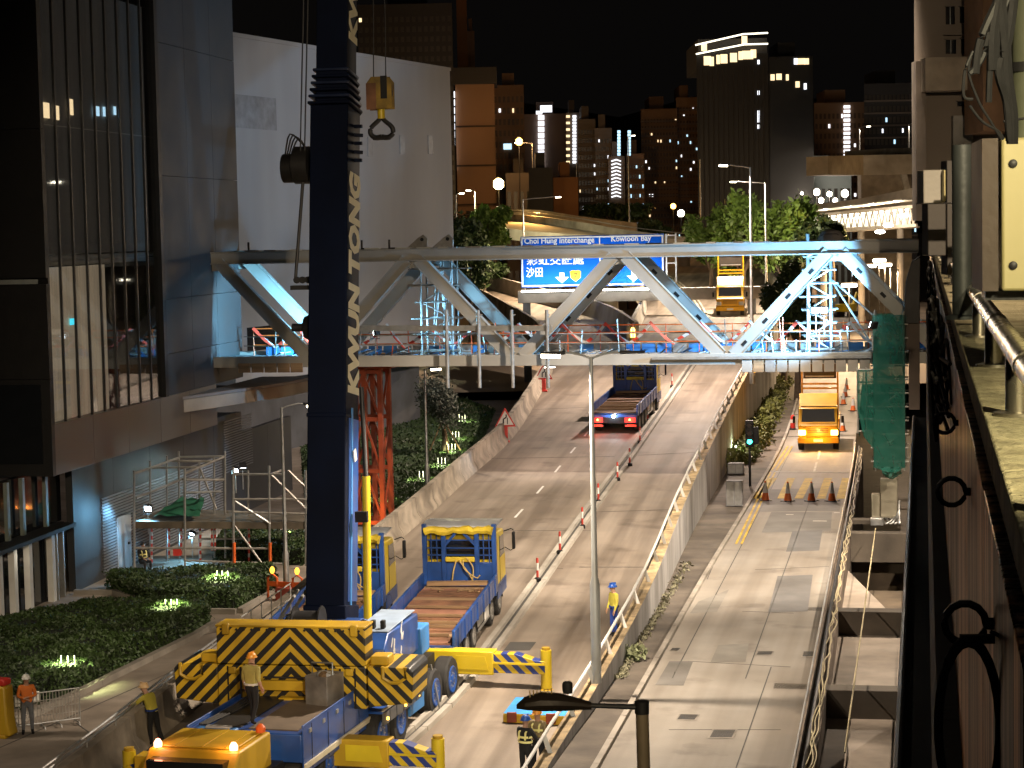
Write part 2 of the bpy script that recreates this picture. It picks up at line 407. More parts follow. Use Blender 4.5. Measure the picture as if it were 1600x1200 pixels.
# ---- left ground, street on the right, land beyond the bridge
lg = [Vector((-90, 20, -.85)), Vector((-90, 175, -.85))]
MB().quad((-90, 18, -.85), (14, 18, -.85), (14, 175, -.85), (-90, 175, -.85)).build('pavement', mat('paving', (.28, .235, .19), .8, scale=1.4, dirt=.35, bump=.25), kind='structure')
KL = [(850, 1345), (936, 1200), (1105, 900), (1165, 800), (1222, 700), (1243, 640), (1258, 580), (1275, 520), (1290, 470)]
KR = [(1208, 1340), (1240, 1190), (1296, 900), (1325, 760), (1335, 700), (1345, 620), (1352, 560), (1372, 500), (1385, 470)]
kl = smooth([pz(*p, 0) for p in KL], 3); kr = smooth([pz(*p, 0) for p in KR], 3)
n = 40; kla, kra = at_arc(kl, n), at_arc(kr, n)
street = MB().strip(kla, kra); street = street.build('street', road_r, kind='structure')
MB().quad((-1800, 175, -.12), (1800, 175, -.12), (1800, 4500, -.12), (-1800, 4500, -.12)).build('terrain', mat('city_ground', (.16, .12, .09), .9, scale=.05, dirt=.3), kind='structure')
# verge: land between the flyover wall and the street, then plaza beyond
vb = MB(); vb.strip(at_arc(offset(right_out, .0, 0), n), [p + Vector((0, 0, -.02)) for p in kla]) if False else None
ro = at_arc([p for p in right_out if p.y < 178], n); vb.strip([Vector((p.x, p.y, -.03)) for p in ro], [Vector((p.x, p.y, -.03)) for p in kla])
vb.build('verge', mat('dirty_gutter', (.12, .10, .08), .9, scale=.9, var=.35, dirt=.5, bump=.4), kind='structure')
MB().add([(p.x, p.y, -.06) for p in ([kra[28], kra[-1]])] + [(200, 190, -.06), (200, kra[28].y, -.06)], [(0, 1, 2, 3)]).build('yard', mat('yard_ground', (.22, .16, .11), .85, scale=.4, dirt=.4), kind='structure')
# kerbs of the street
kt = thing('kerb', 'long worn concrete kerb between dark gutter verge and street', 'kerb')
kp = resample(kl, 2.6)
for a, b in zip(kp, kp[1:]):
    d = (b - a).normalized(); MB().sweep([a, b - d * .03], [(-.16, -.1), (-.16, .12), (0, .11), (.01, -.1)]).build('kerb_stone', concrete, kt)
def band(P, Q, t0, t1, s0, s1, h):
    """patch of the street between fractions of its width and length"""
    i0, i1 = s0 * (n - 1), s1 * (n - 1)
    def pt(s, t):
        i = min(int(s), n - 2); f = s - i
        return P[i].lerp(P[i + 1], f).lerp(Q[i].lerp(Q[i + 1], f), t) + Vector((0, 0, h))
    m = MB(); ss = [i0 + (i1 - i0) * j / 6 for j in range(7)]
    return m.strip([pt(s, t0) for s in ss], [pt(s, t1) for s in ss])
def at_px(P):
    return [pz(x, y, .006) for x, y in P]
greyp = [mat('patch_grey_%s' % c, v, .8, scale=1.2, var=.15, dirt=.35, bump=.25) for c, v in (('a', (.17, .16, .145)), ('b', (.21, .195, .17)), ('c', (.13, .125, .12)))]
slabs = [((1046, 1033), (1083, 1033), (1068, 1071), (1024, 1070), 0), ((1091, 940), (1139, 921), (1120, 956), (1078, 958), 1), 
         ((1122, 1008), (1170, 1005), (1165, 1034), (1110, 1035), 1), ((1215, 900), (1270, 898), (1262, 955), (1200, 957), 2), ((1205, 800), (1300, 800), (1298, 830), (1190, 832), 0), ((1180, 765), (1318, 762), (1312, 798), (1162, 800), 0), ((1238, 830), (1285, 828), (1280, 860), (1228, 862), 2)]
for a, b, c, d, i in slabs: MB().quad(*at_px([a, b, c, d])).build('patch', greyp[i], street)
for P in (((1130, 845), (1105, 905)), ((1266, 780), (1165, 1060)), ((1075, 1033), (1235, 1042)), ((1045, 1140), (1220, 1140)), ((1180, 890), (1295, 885)), ((1160, 955), (1240, 958)), ((1205, 1042), (1150, 1200)), ((1238, 700), (1050, 1060))):
    a, b = [pz(x, y, .004) for x, y in P]; MB().bar(a, b, .035, .004).build('joint', asphalt, street)
wl = lambda P, w, nm, m: MB().bar(pz(*P[0], .011), pz(*P[1], .011), w, .004).build(nm, m, street)
ylw = mat('road_yellow', (.5, .33, .03), .75, var=.3, scale=4, dirt=.35); wht = mat('road_white', (.55, .52, .47), .75, var=.2, scale=4, dirt=.3)
for P in (((1212, 737), (1324, 738)),): wl(P, .18, 'stop_line', wht)
for P in (((1281, 704), (1278, 718)), ((1276, 722), (1272, 737)), ((1290, 640), (1287, 660)), ((1284, 676), (1282, 690))): wl(P, .12, 'lane_marking', wht)
for dx in (0, 7): wl(((1231 + dx, 697), (1206 + dx, 735)), .12, 'yellow_line', ylw); wl(((1204 + dx, 738), (1150 + dx * 1.2, 850)), .1, 'yellow_line', ylw)
for x0, x1 in ((1208, 1182), (1236, 1221), (1264, 1248), (1294, 1283), (1322, 1313)): wl(((x0, 747), (x1, 779)), .42, 'yellow_bar', ylw)
for P in (((1228, 804), (1240, 804)), ((1270, 814), (1292, 814)), ((1303, 801), (1312, 801)), ((1185, 1019), (1202, 1019))): wl(P, .2, 'road_letter', wht)
g = thing('manhole_cover', 'dark iron manhole cover flush with the pale street', 'manhole', pz(1130, 1145, .0))
mdz = [((1113, 1140), (1153, 1140), (1146, 1154), (1105, 1154)), ((1062, 1116), (1094, 1117), (1087, 1126), (1055, 1125)), ((1183, 1018), (1210, 1018), (1207, 1024), (1180, 1024)), ((1050, 1013), (1065, 1013), (1061, 1017), (1046, 1017)), ((1255, 1018), (1274, 1018), (1272, 1027), (1252, 1027))]
bpy.data.objects.remove(g)
mlab = ['largest rectangular iron cover in the pale street, nearest the dark lamp', 'dark rectangular iron cover near the gutter beside the flyover wall', 'thin pale edged iron cover beyond the large one', 'tiny square iron cover up by the kerb', 'small iron cover beside the cable ledge of the street']
for q, lb_ in zip(mdz, mlab):
    P = [pz(x, y, .0) for x, y in q]; c = sum(P, Vector()) / 4
    t = thing('manhole_cover', lb_, 'manhole', c, 0, 'iron covers in the street')
    MB().quad(*[p - c + Vector((0, 0, .013)) for p in P]).build('frame', concrete, t)
    MB().quad(*[(p - c) * .84 + Vector((0, 0, .02)) for p in P]).build('cover', mat('cast_iron', (.06, .055, .05), .6, .5, scale=8, bump=.6), t)

# ---- parapets and retaining walls
lw = thing('parapet_wall', 'long cracked concrete barrier along the left of the flyover road', 'barrier')
lpts = resample([p for p in left_edge if p.y < 330], 3.4)
for a, b in zip(lpts, lpts[1:]):
    d = (b - a).normalized(); hh = 1.05 + rnd.uniform(-.015, .015)
    MB().sweep([a, b - d * .035], [(0, -.6), (-.02, .14), (-.2, .42), (-.26, hh), (-.5, hh), (-.52, -1.6)]).build('panel', mat('stained_concrete', (.33, .28, .22), .85, scale=1.3, var=.35, dirt=.55, bump=.4), lw)
rail = offset([p for p in left_edge if p.y < 66], -.38, 1.22)
for dz in (0, .13): MB().path([p + Vector((0, 0, dz)) for p in rail], .035, 6).build('rail', galv, lw)
for p in resample(rail, 2.)[::1]: MB().tube(p - Vector((0, 0, .2)), p + Vector((0, 0, .14)), .025).build('rail_post', galv, lw)
fl = MB(); le = [p for p in left_edge]; fl.sweep(le, [(-.5, -.1), (-.5, -1.3), (.4, -1.3), (.4, -.1)]); fl.build('deck_edge', concrete, lw)

rw = thing('flyover_wall', 'grey concrete retaining wall between flyover road and lower street', 'wall')
near = [p for p in right_out if p.y < 182]
rwp = resample(near, 3.1)
for a, b in zip(rwp, rwp[1:]):
    d = (b - a).normalized()
    m = MB(); k0 = [(-.34, -.3), (-.36, .78), (0, .8)]
    A = offset([a, b - d * .03], 0); A[1].z = A[1].z
    vs = []
    for c in A:
        for o_, h_ in ((-.36, -.5), (-.36, .66), (-.38, .80), (.0, .80)): 
            rt = Vector((d.y, -d.x, 0)).normalized(); vs.append(c + rt * o_ + Vector((0, 0, h_)))
        rt = Vector((d.y, -d.x, 0)).normalized(); vs.append(Vector((c.x, c.y, -.3)) + rt * .02)
    N5 = 5
    m.add(vs, [(j, (j + 1) % N5, N5 + (j + 1) % N5, N5 + j) for j in range(N5)] + [(4, 3, 2, 1, 0), (5, 6, 7, 8, 9)])
    m.build('wall_panel', mat('wall_concrete', (.36, .35, .34), .85, scale=1.6, var=.28, dirt=.5, bump=.25, stretch=(1, 1, .22)), rw)
    MB().add([v + Vector((0, 0, .012)) for v in (vs[2], vs[3], vs[8], vs[7])], [(0, 1, 2, 3)]).build('coping', mat('yellow_lit_concrete', (.36, .27, .15), .9, scale=2.2, var=.5, dirt=.5, bump=.4), rw)  # yellow lamplight on the coping is put into its colour
hr = offset(near, -.3, 1.28)
MB().path(hr, .05, 8).build('rail', steelw, rw)
for p in resample(hr, 3.4):
    MB().bar(p + Vector((.16, 0, -.48)), p, .05, .12).build('rail_post', steelw, rw)
far = [p for p in right_out if p.y > 180]
m = MB(); m.sweep(far, [(-.36, 0), (-.36, .85), (0, .85), (0, -1.2)]); m.build('far_parapet', concrete2, rw)
nz = thing('parapet_wall', 'curved pale concrete barrier sweeping left where the road divides', 'barrier')
for P, sgn in ((NoseL, 1), (NoseR, -1)):
    pp = resample(P, 4.)
    for a, b in zip(pp, pp[1:]):
        MB().sweep([a, b], [(0, -.1), (.18 * sgn, .5), (.22 * sgn, 1.5), (.5 * sgn, 1.5), (.5 * sgn, -1.3)] if sgn > 0 else [(0, -.1), (-.5, -1.3), (-.5, 1.3), (-.22, 1.3), (-.18, .5)]).build('panel', concrete2, nz)
# median: two rows of kerb blocks
md = thing('median_kerb', 'double row of pale kerb blocks dividing the flyover road', 'kerb')
bl = MB()
dl = resample([p for p in div_line if p.y < 320], 2.4)
for a, b in zip(dl, dl[1:]):
    d = (b - a).normalized(); far_ = a.y > 190
    for o_ in (-.19, .19):
        A = offset([a, b - d * .04], o_); MB().sweep(A, [(-.11, -.02), (-.09, .13), (.09, .13), (.11, -.02)]).build('kerb_stone', concrete2, md)
MB().sweep([p + Vector((0, 0, .012)) for p in dl], [(-.09, 0), (.09, 0)], closed=False).build('gap', asphalt, md)
# striped posts on the median
postm = stripes('post_bands', (.62, .05, .03), (.75, .73, .7), .62, 'bands', duty=.55)
ptp = [(840, 905, 'red and white post on the median nearest the parked flatbed'), (875, 862, 'pink banded post on the median beside the flatbed cab'), (910, 822, 'red post on the median, third from the flatbed'), (935, 783, 'dull post on the median left of the lamp column'), (965, 748, 'red post on the median right of the lamp column'), (984, 725, 'small post on the median level with the loaded truck lamps'), (1000, 690, 'dark post on the median behind the truck under the bridge'), (1012, 656, 'dark thin post on the median beside the truck wheels'), (1023, 628, 'short dark post on the median beside the truck bed'), (1050, 603, 'pink topped post on the median just under the bridge')]
p0 = None
for x, y, lb_ in ptp:
    c = pm(x, y, .1)
    if p0 is None:
        p0 = thing('median_post', lb_, 'post', c, 0, 'banded posts along the median')
        MB().lathe([(.045, .0), (.045, .78), (.03, .82)], 10).build('post', postm, p0); MB().lathe([(.13, -.1), (.13, .03), (.06, .08)], 10).build('base', blackp, p0)
    else: dup(p0, c, 0, lb_)
# ================================================================== FOOTBRIDGE UNDER CONSTRUCTION
TH = R_(11.5); BO = pY(800, 577, 97.); BO.z = 0
bx, by = Vector((math.cos(TH), -math.sin(TH), 0)), Vector((math.sin(TH), math.cos(TH), 0))
def bl_(x, y, dy=0.):
    d = ray(x, y); t = (dy - (CAM - BO).dot(by)) / d.dot(by); p = CAM + d * t
    return (p - BO).dot(bx), p.z
def bw(x, y, z): return BO + bx * x + by * y + Vector((0, 0, z))      # bridge frame to world
bridge = thing('truss_bridge', 'white steel truss footbridge under construction spanning both roads', 'bridge', BO, TH)
x0 = bl_(372, 400)[0]; x1 = bl_(1428, 390)[0]
zt = (bl_(640, 399)[1] + bl_(1305, 386)[1]) / 2; zb = (bl_(640, 566)[1] + bl_(1145, 566)[1]) / 2 + .12
ax_ = bl_(645, 400)[0]; bay = (bl_(1305, 395)[0] - ax_) / 2
DW = 4.3
tops = [ax_ + bay * k for k in (-1, 0, 1, 2)]; bots = [ax_ + bay * (k + .5) for k in (-1, 0, 1, 2)]
print('bridge', x0, x1, zt, zb, bay, ax_)
steelb = mat('bridge_paint', (.40, .39, .36), .5, var=.1, scale=.8, dirt=.3, bump=.08)
for dy in (0, DW):
    L0, L1 = x0 - 1.5, x1 + .2
    m = MB(); m.b2(L0, L1, dy - .02, dy + .02, zt - .28, zt + .28)
    m.b2(L0, L1, dy - .27, dy + .27, zt + .24, zt + .30); m.b2(L0, L1, dy - .27, dy + .27, zt - .30, zt - .24); m.b2(L0, L1, dy - .16, dy - .02, zt - .24, zt + .24)
    m.build('top_chord', steelb, bridge, .012)
    m = MB(); m.b2(L0, bots[3] + .6, dy - .24, dy + .24, zb - .26, zb + .26); m.build('bottom_chord', steelb, bridge, .012)
    ds = []
    for k in range(4):
        ds.append((tops[k], bots[k]))
        if k < 3: ds.append((tops[k + 1], bots[k]))
    ds.append((tops[3] + bay * 1.0, bots[3]))
    for xt, xb in ds:
        s = 1 if xb > xt else -1
        p = Vector((xt + s * .28, dy, zt - .22)); q = Vector((xb - s * .28, dy, zb + .18))
        d = (q - p).normalized(); sidev = Vector((d.z, 0, -d.x))
        m = MB(); m.bar(p, q, .40, .50, up=sidev)
        for e in (-1, 1): m.bar(p + sidev * e * .27, q + sidev * e * .27, .46, .035, up=sidev)
        g = m.build('diagonal', steelb, bridge)
        if xt > tops[2] + .5 or (dy and xt > tops[1] + .5):
            L = (q - p).length
            for t in (.16, .40, .64, .86): MB().bar(p.lerp(q, t) + sidev * .0 - Vector((0, .205, 0)), p.lerp(q, t) + d * .3 - Vector((0, .205, 0)), .02, .15, up=sidev).build('slot', blackp, g)
    for xn in tops[:]:
        MB().prism([(xn - .75, zt - .26), (xn + .75, zt - .26), (xn + .45, zt - .62), (xn - .45, zt - .62)], dy - .03, dy + .03).build('gusset', steelb, bridge)
    for xn in bots: MB().prism([(xn - .8, zb + .24), (xn + .8, zb + .24), (xn + .4, zb + .6), (xn - .4, zb + .6)], dy - .03, dy + .03).build('gusset', steelb, bridge)
for xn in tops + [x1 - .2]:
    MB().b2(xn - .14, xn + .14, .2, DW - .2, zt - .15, zt + .15).build('cross_beam', steelb, bridge)
nx = 26
for i in range(nx):
    xx = lerp(x0 - 1, bots[3], i / (nx - 1)); MB().b2(xx - .07, xx + .07, .24, DW - .24, zb - .2, zb + .02).build('floor_beam', dullsteel, bridge)
MB().b2(x0 - 1.5, bots[3] + .4, .26, DW - .26, zb + .03, zb + .09).build('deck', mat('deck_sheet', (.30, .32, .34), .6, scale=2, dirt=.4), bridge)
# decking waste, mesh and blue sheets seen along the deck edge
for i in range(150):
    xx = rnd.uniform(x0, bots[3]); l = rnd.uniform(.3, 1.3)
    MB().bar((xx, rnd.uniform(.4, DW - .5), zb + .1), (xx + l, rnd.uniform(.4, DW - .5), zb + rnd.uniform(.12, .45)), rnd.uniform(.05, .25), .03).build('loose_plank', rnd.choice([wood, dullsteel, lblue, steelw, dullsteel]), bridge)
for i in range(44):
    xx = lerp(x0, bots[3], (i + .5) / 44); MB().box(xx, DW - .5, zb + .3, (bots[3] - x0) / 44 - .08, .05, .42, 0, Matrix.Rotation(rnd.uniform(-.2, .2), 3, 'X')).build('toe_board', rnd.choice([dullsteel, galv, lblue]), bridge)
# timber formwork boxes under the chord
xa = bl_(1160, 570)[0]; xb = bl_(1362, 570)[0]; nb = 11
for i in range(nb):
    u0 = lerp(xa, xb, i / nb); u1 = lerp(xa, xb, (i + 1) / nb) - .07
    MB().b2(u0, u1, -.35, -.26, zb - .62, zb - .02).build('form_panel', [concrete, wood, galv, concrete, concrete][i % 5] if i < 5 else concrete, bridge, .01)
MB().b2(bl_(1020, 570)[0], xb, -.42, -.24, zb, zb + .12).build('edge_strip', galv, bridge)
xa = bl_(376, 575)[0]; xb = bl_(478, 575)[0]
for i in range(5):
    u0 = lerp(xa, xb, i / 5); MB().b2(u0, u0 + (xb - xa) / 5 - .06, -.36, -.26, zb - .5, zb - .05).build('form_panel', wood, bridge, .01)
# lifting lugs, brackets, plates on the top chord
for X in (652, 692):
    xx = bl_(X, 380, DW * .3)[0]; 
    MB().prism([(xx - .55, zt + .3), (xx + .5, zt + .3), (xx + .52, zt + .75), (xx + .3, zt + .95), (xx + .05, zt + .8)], DW * .3 - .05, DW * .3 + .05).build('lifting_lug', dullsteel, bridge, .02)
    MB().tube((xx + .25, DW * .3 - .08, zt + .72), (xx + .25, DW * .3 - .055, zt + .72), .09).build('lug_eye', blackp, bridge)
for X in (388, 565, 608):
    xx = bl_(X, 385)[0]; MB().b2(xx - .04, xx + .04, 0, .1, zt + .3, zt + .75).build('bracket', blackp, bridge); MB().b2(xx - .04, xx + .35, 0, .1, zt + .3, zt + .37).build('bracket', blackp, bridge)
for i in range(26):
    xx = lerp(x0, x1, (i + .5) / 26) + rnd.uniform(-.2, .2); MB().b2(xx - .3, xx + rnd.uniform(.1, .45), -.2, .2, zt + .302, zt + .36).build('packer', rnd.choice([dullsteel, darkm, steelw]), bridge)
# tarp bundle on top
cx_ = bl_(1298, 368, 1.)[0]; t = thing('tarp_bundle', 'grey tarpaulin bundle lying on the top chord of the bridge', 'bundle', bw(cx_, 1.0, zt + .32), TH)
MB().lathe([(.62, 0), (.60, .18), (.42, .42), (.12, .52)], 9).build('sheet', mat('grey_tarp', (.25, .23, .22), .8, scale=2, bump=.6), t)
MB().path([(-.62, 0, .06), (-.3, -.5, .3), (.3, -.5, .3), (.62, 0, .06)], .02).build('rope', rubber, t)
# handrails with orange tubes and striped tape
tapem = stripes('barrier_tape', (.75, .72, .70), (.68, .06, .03), .75, 'along', rough=.4)
rl = thing('guard_rail', 'orange tube guard rail with zigzag red and white tape along the bridge deck', 'railing', BO, TH)
y_ = DW - .85
xs0, xs1 = x0 - .5, bots[3] - .4
for h in (.62, 1.1, 1.45): MB().tube((xs0, y_, zb + h), (xs1, y_, zb + h), .03, n=6).build('rail', orangep, rl)
npst = 22
for i in range(npst):
    xx = lerp(xs0, xs1, i / (npst - 1)); MB().tube((xx, y_, zb + .1), (xx, y_, zb + 1.5), .028, n=6).build('post', orangep, rl)
tp = thing('warning_tape', 'red and white barrier tape strung in zigzags along the orange rail', 'tape', BO, TH)
xx = xs0; up_ = 0
while xx < xs1:
    dx = rnd.uniform(.9, 1.35); za, zc = (zb + .55, zb + 1.5) if up_ else (zb + 1.5, zb + .55)
    za += rnd.uniform(-.1, .15); zc += rnd.uniform(-.15, .1); n_ = 5; m = MB()
    P = [Vector((xx + dx * i / n_, y_ - .06, lerp(za, zc, i / n_) - .1 * math.sin(math.pi * i / n_))) for i in range(n_ + 1)]
    for a, b in zip(P, P[1:]): m.bar(a, b, .03, rnd.uniform(.10, .17), up=(0, .3, 1))
    m.build('tape_strip', tapem, tp); xx += dx; up_ ^= 1
for i in range(34):
    xx = rnd.uniform(x0 + .5, bots[3] - .6); h = rnd.uniform(.7, 2.0); MB().tube((xx, .5, zb + .1), (xx + rnd.uniform(-.15, .15), .5, zb + h), .028, n=5).build('prop', rnd.choice([dullsteel, galv, orangep]), bridge)
for h in (.75, 1.2): MB().tube((x0, .5, zb + h), (bots[3] - .3, .5, zb + h), .028, n=5).build('inner_rail', dullsteel, bridge)
# hanging poles and long tube in front of the left half
hs = thing('hanging_scaffold', 'vertical scaffold poles hung on a long tube before the bridge truss', 'scaffold', BO, TH)
for X in (697, 747, 799, 854):
    xx, z1_ = bl_(X, 484, -.75); z0_ = bl_(X, 606, -.75)[1]; MB().tube((xx, -.75, z0_), (xx, -.75, z1_), .085, n=8).build('pole', dullsteel, hs)
xa, za = bl_(552, 513, -.75); xb, zc = bl_(862, 513, -.75); MB().bar((xa, -.66, za), (xb, -.66, zc), .1, .26).build('ledger', galv, hs)
for X in (697, 747, 799, 854): xx, zz = bl_(X, 513, -.75); MB().bar((xx, -.7, zz + .6), (xx, .2, zz + .6), .05).build('tie', dullsteel, hs)
# scaffold towers behind the truss
def frame_tower(name, label, cat, loc, az, w, d, h, lift, mat_=galv, r=.055, brace=True, stays=False, group=None, extra=0.):
    t = thing(name, label, cat, loc, az, group)
    for sx in (-1, 1):
        for sy in (-1, 1): MB().tube((sx * w / 2, sy * d / 2, 0), (sx * w / 2, sy * d / 2, h), r, n=6).build('standard', mat_, t)
    k = 0; z = lift * .3
    while z < h:
        for s in (-1, 1):
            e = rnd.uniform(0, extra); MB().tube((-w / 2 - .15 - e, s * d / 2, z), (w / 2 + .15 + rnd.uniform(0, extra), s * d / 2, z), r * .8, n=6).build('ledger', mat_, t)
            MB().tube((s * w / 2, -d / 2 - .1, z), (s * w / 2, d / 2 + .1, z), r * .8, n=6).build('transom', mat_, t)
        if brace and z + lift < h:
            s = 1 if k % 2 else -1; MB().tube((-s * w / 2, -d / 2, z), (s * w / 2, -d / 2, z + lift), r * .7, n=6).build('brace', mat_, t)
        z += lift; k += 1
    if stays:
        for sx, l in ((-1, 2.6), (-1, 3.6), (1, 2.1), (1, 3.9)): MB().tube((sx * w / 2, 0, h * .62), (sx * (w / 2 + l), -.6, .1), .05, n=6).build('stay', galv, t)
    return t
xa, _z = bl_(688, 560, 2.2)
t = frame_tower('scaffold_tower', 'slim scaffold tower standing on the bridge deck beside the white hall', 'scaffold', bw(xa, 2.3, zb + .1), TH, 1.55, 1.2, 5.3, .8, dullsteel, .05, extra=.8)
for i in range(12):
    a = Vector((rnd.uniform(-.75, .75), rnd.uniform(-.6, .6), rnd.uniform(0, 3))); MB().tube(a, a + Vector((rnd.uniform(-.35, .35), 0, 2.2)), .03, n=6).build('tube', rnd.choice([galv, dullsteel]), t)
xa, _z = bl_(1281, 560, 2.2)
frame_tower('scaffold_tower', 'pale scaffold tower with slanting stays standing on the bridge deck by the netting', 'scaffold', bw(xa, 2.3, zb + .1), TH, 1.05, 1.0, 5.6, .62, galv, .06, stays=True, extra=.25)
# site floodlights on the deck
def flood(label, loc, aim, power, col=COOL, r=.17, group='site floodlights', em=None, spot=None):
    t = thing('floodlight', label, 'floodlight', loc, 0, group); d = (Vector(aim) - Vector(loc)).normalized(); q = d.to_track_quat('Y', 'Z').to_matrix()
    def tr(p): return q @ Vector(p)
    m = MB(); m.box(0, -.09, 0, r * 2.3, .14, r * 1.9, rot=None); m.v = [tuple(tr(p)) for p in m.v]; m.build('housing', darkm, t)
    m = MB(); m.box(0, -.005, 0, r * 2.05, .02, r * 1.65); m.v = [tuple(tr(p)) for p in m.v]; m.build('lens', em or lamp_c, t)
    m = MB(); m.path([(-r * 1.3, -.1, 0), (-r * 1.3, -.1, -r * 1.6), (r * 1.3, -.1, -r * 1.6), (r * 1.3, -.1, 0)], .018); m.build('bracket', darkm, t)
    MB().tube((0, -.02, -r * 1.5), (0, -.02, -r * 1.5 - .9), .03).build('stand', galv, t)
    if spot: light('flood_beam', 'SPOT', d * .12, power, col, t, .12, spot, .5, d * 5)
    else: light('flood_glow', 'POINT', d * .3, power, col, t, .12)
    return t
fx, fz = bl_(583, 521, .6)
flood('bright floodlight on the bridge deck close to the crane boom', bw(fx, 1.0, fz), bw(fx - 12, 4.5, fz - .4), 17000, (.26, .68, 1), spot=66)
light('flood_beam', 'SPOT', (.1, .1, .1), 9000, (.25, .65, 1), [o for o in COL.objects if o.name == 'floodlight'][0], .12, 80, .5, bx * 12 + by * 2 + Vector((0, 0, .4)))
fx, fz = bl_(1363, 507, -2.4)
flood('brightest floodlight on the bridge deck beside the green netting', bw(fx, -2.4, fz), bw(fx - 5, 1.0, fz + 2.2), 15000, (.22, .58, 1), spot=100)
fx, fz = bl_(1384, 507, .9); flood('second floodlight shining through the top of the green netting', bw(fx, .9, fz), bw(fx - 12, 2.6, fz + .8), 12000, (.25, .62, 1), r=.15, spot=62)
for X, lb_ in ((1274, 'left one of the twin floodlights on the pale scaffold tower'), (1287, 'right one of the twin floodlights on the pale scaffold tower')):
    fx, fz = bl_(X, 485, 1.2); flood(lb_, bw(fx, 1.4, fz), bw(fx - 1, -8, fz - 2), 70, (.6, .85, 1), r=.15)
# dark orange support tower under the left end
ot = pz(580, 822, -.85); OT = thing('support_tower', 'rusty orange lattice steel tower propping the bridge behind the crane', 'tower', ot, TH)
Wt = 1.7; Ht = zb - .45 + .85
for sx in (-1, 0.05, 1):
    for sy in (-1, 1):
        m = MB(); m.b2(sx * Wt / 2 - .11, sx * Wt / 2 + .11, sy * .8 - .02, sy * .8 + .02, 0, Ht)
        for e in (-1, 1): m.b2(sx * Wt / 2 - .11, sx * Wt / 2 + .11, sy * .8 + e * .12 - .02, sy * .8 + e * .12 + .02, 0, Ht)
        m.build('column', orust, OT)
for sy in (-1, 1):
    for z in (.3, Ht * .36, Ht * .68, Ht - .2): MB().b2(-Wt / 2, Wt / 2, sy * .8 - .09, sy * .8 + .09, z - .1, z + .1).build('beam', orust, OT)
    for k in range(3):
        za, zc = [.4, Ht * .36, Ht * .68, Ht - .3][k:k + 2]
        MB().bar((-Wt / 2, sy * .8 - .03, za), (0, sy * .8 - .03, zc), .1, .1).build('brace', orust, OT); MB().bar((0, sy * .8 - .03, zc), (Wt / 2, sy * .8 - .03, za), .1, .1).build('brace', orust, OT)
for sx in (-1, 1):
    for k in range(3):
        za, zc = [.4, Ht * .36, Ht * .68, Ht - .3][k:k + 2]; MB().bar((sx * Wt / 2, -.8, za), (sx * Wt / 2, .8, zc), .1).build('brace', orust, OT)
MB().b2(-2.4, 1.5, -.95, .95, Ht - .05, Ht + .3).build('head_beam', orust, OT, .02)
light('glow', 'POINT', (-.2, -1.4, 1.0), 190, (1, .34, .06), thing('warning_beacon', 'amber site beacon glowing at the foot of the orange tower', 'beacon', ot + Vector((-.2, -1.5, .1)), 0), .06)
bk = [o for o in COL.objects if o.name.startswith('warning_beacon')][0]
MB().lathe([(.14, 0), (.14, .06), (.08, .1), (.08, .24), (.03, .3)], 10).build('lens', lamp_o, bk); MB().lathe([(.2, -.1), (.2, 0), (.13, .02)], 10).build('base', blackp, bk)

# green netted stair scaffold at the street's right edge
netm = bpy.data.materials.new('green_net'); netm.use_nodes = True
nn = netm.node_tree.nodes; nl_ = netm.node_tree.links; pb = nn['Principled BSDF']; pb.inputs['Base Color'].default_value = (.008, .13, .095, 1); pb.inputs['Roughness'].default_value = .7
tb = nn.new('ShaderNodeBsdfTranslucent'); tb.inputs[0].default_value = (.006, .17, .12, 1); ta = nn.new('ShaderNodeMixShader'); ta.inputs[0].default_value = .5; nl_.new(pb.outputs[0], ta.inputs[1]); nl_.new(tb.outputs[0], ta.inputs[2])
tr_ = nn.new('ShaderNodeBsdfTransparent'); tm = nn.new('ShaderNodeMixShader'); nz_ = nn.new('ShaderNodeTexNoise'); nz_.inputs['Scale'].default_value = 1.3; mrn = nn.new('ShaderNodeMapRange'); mrn.inputs[3].default_value = .62; mrn.inputs[4].default_value = .95
nl_.new(nz_.outputs[0], mrn.inputs[0]); nl_.new(mrn.outputs[0], tm.inputs[0]); nl_.new(tr_.outputs[0], tm.inputs[1]); nl_.new(ta.outputs[0], tm.inputs[2]); nl_.new(tm.outputs[0], nn['Material Output'].inputs[0])
gpos = bw(bl_(1387, 600, -1.6)[0], -1.6, 0); gz = 0.0
gt = thing('netted_scaffold', 'tall green netted stair scaffold between street and drain at the bridge end', 'scaffold', gpos, TH)
def gl(x, y, dy=-1.6):
    X, Z = bl_(x, y, dy); return X - (gpos - BO).dot(bx), Z
def gp(x, y, dy=-1.6):
    X, Z = gl(x, y, dy); return Vector((X, dy + 1.6, Z))
zt_, zb_ = gl(1388, 492)[1], gl(1388, 735)[1]; xl, xr = gl(1367, 560)[0], gl(1412, 560)[0]; xll = gl(1340, 640)[0]
for xx in (xl, xr):
    for dy in (0, 1.5): MB().tube((xx, dy, zb_), (xx, dy, zt_ + .15), .05, n=6).build('standard', dullsteel, gt)
z = zb_ + .4
while z < zt_:
    for dy in (0, 1.5): MB().tube((xl - .2, dy, z), (xr + .2, dy, z), .04, n=6).build('ledger', dullsteel, gt)
    z += .62
z = zb_ + .8; s = 1
while z + .9 < zt_:
    MB().bar((xl if s > 0 else xr, .75, z), (xr if s > 0 else xl, .75, z + .9), .6, .05).build('stair_flight', dullsteel, gt); MB().b2(xr - .5 if s > 0 else xl, xr if s > 0 else xl + .5, .1, 1.4, z + .9, z + .95).build('landing', wood, gt)
    z += .95; s = -s
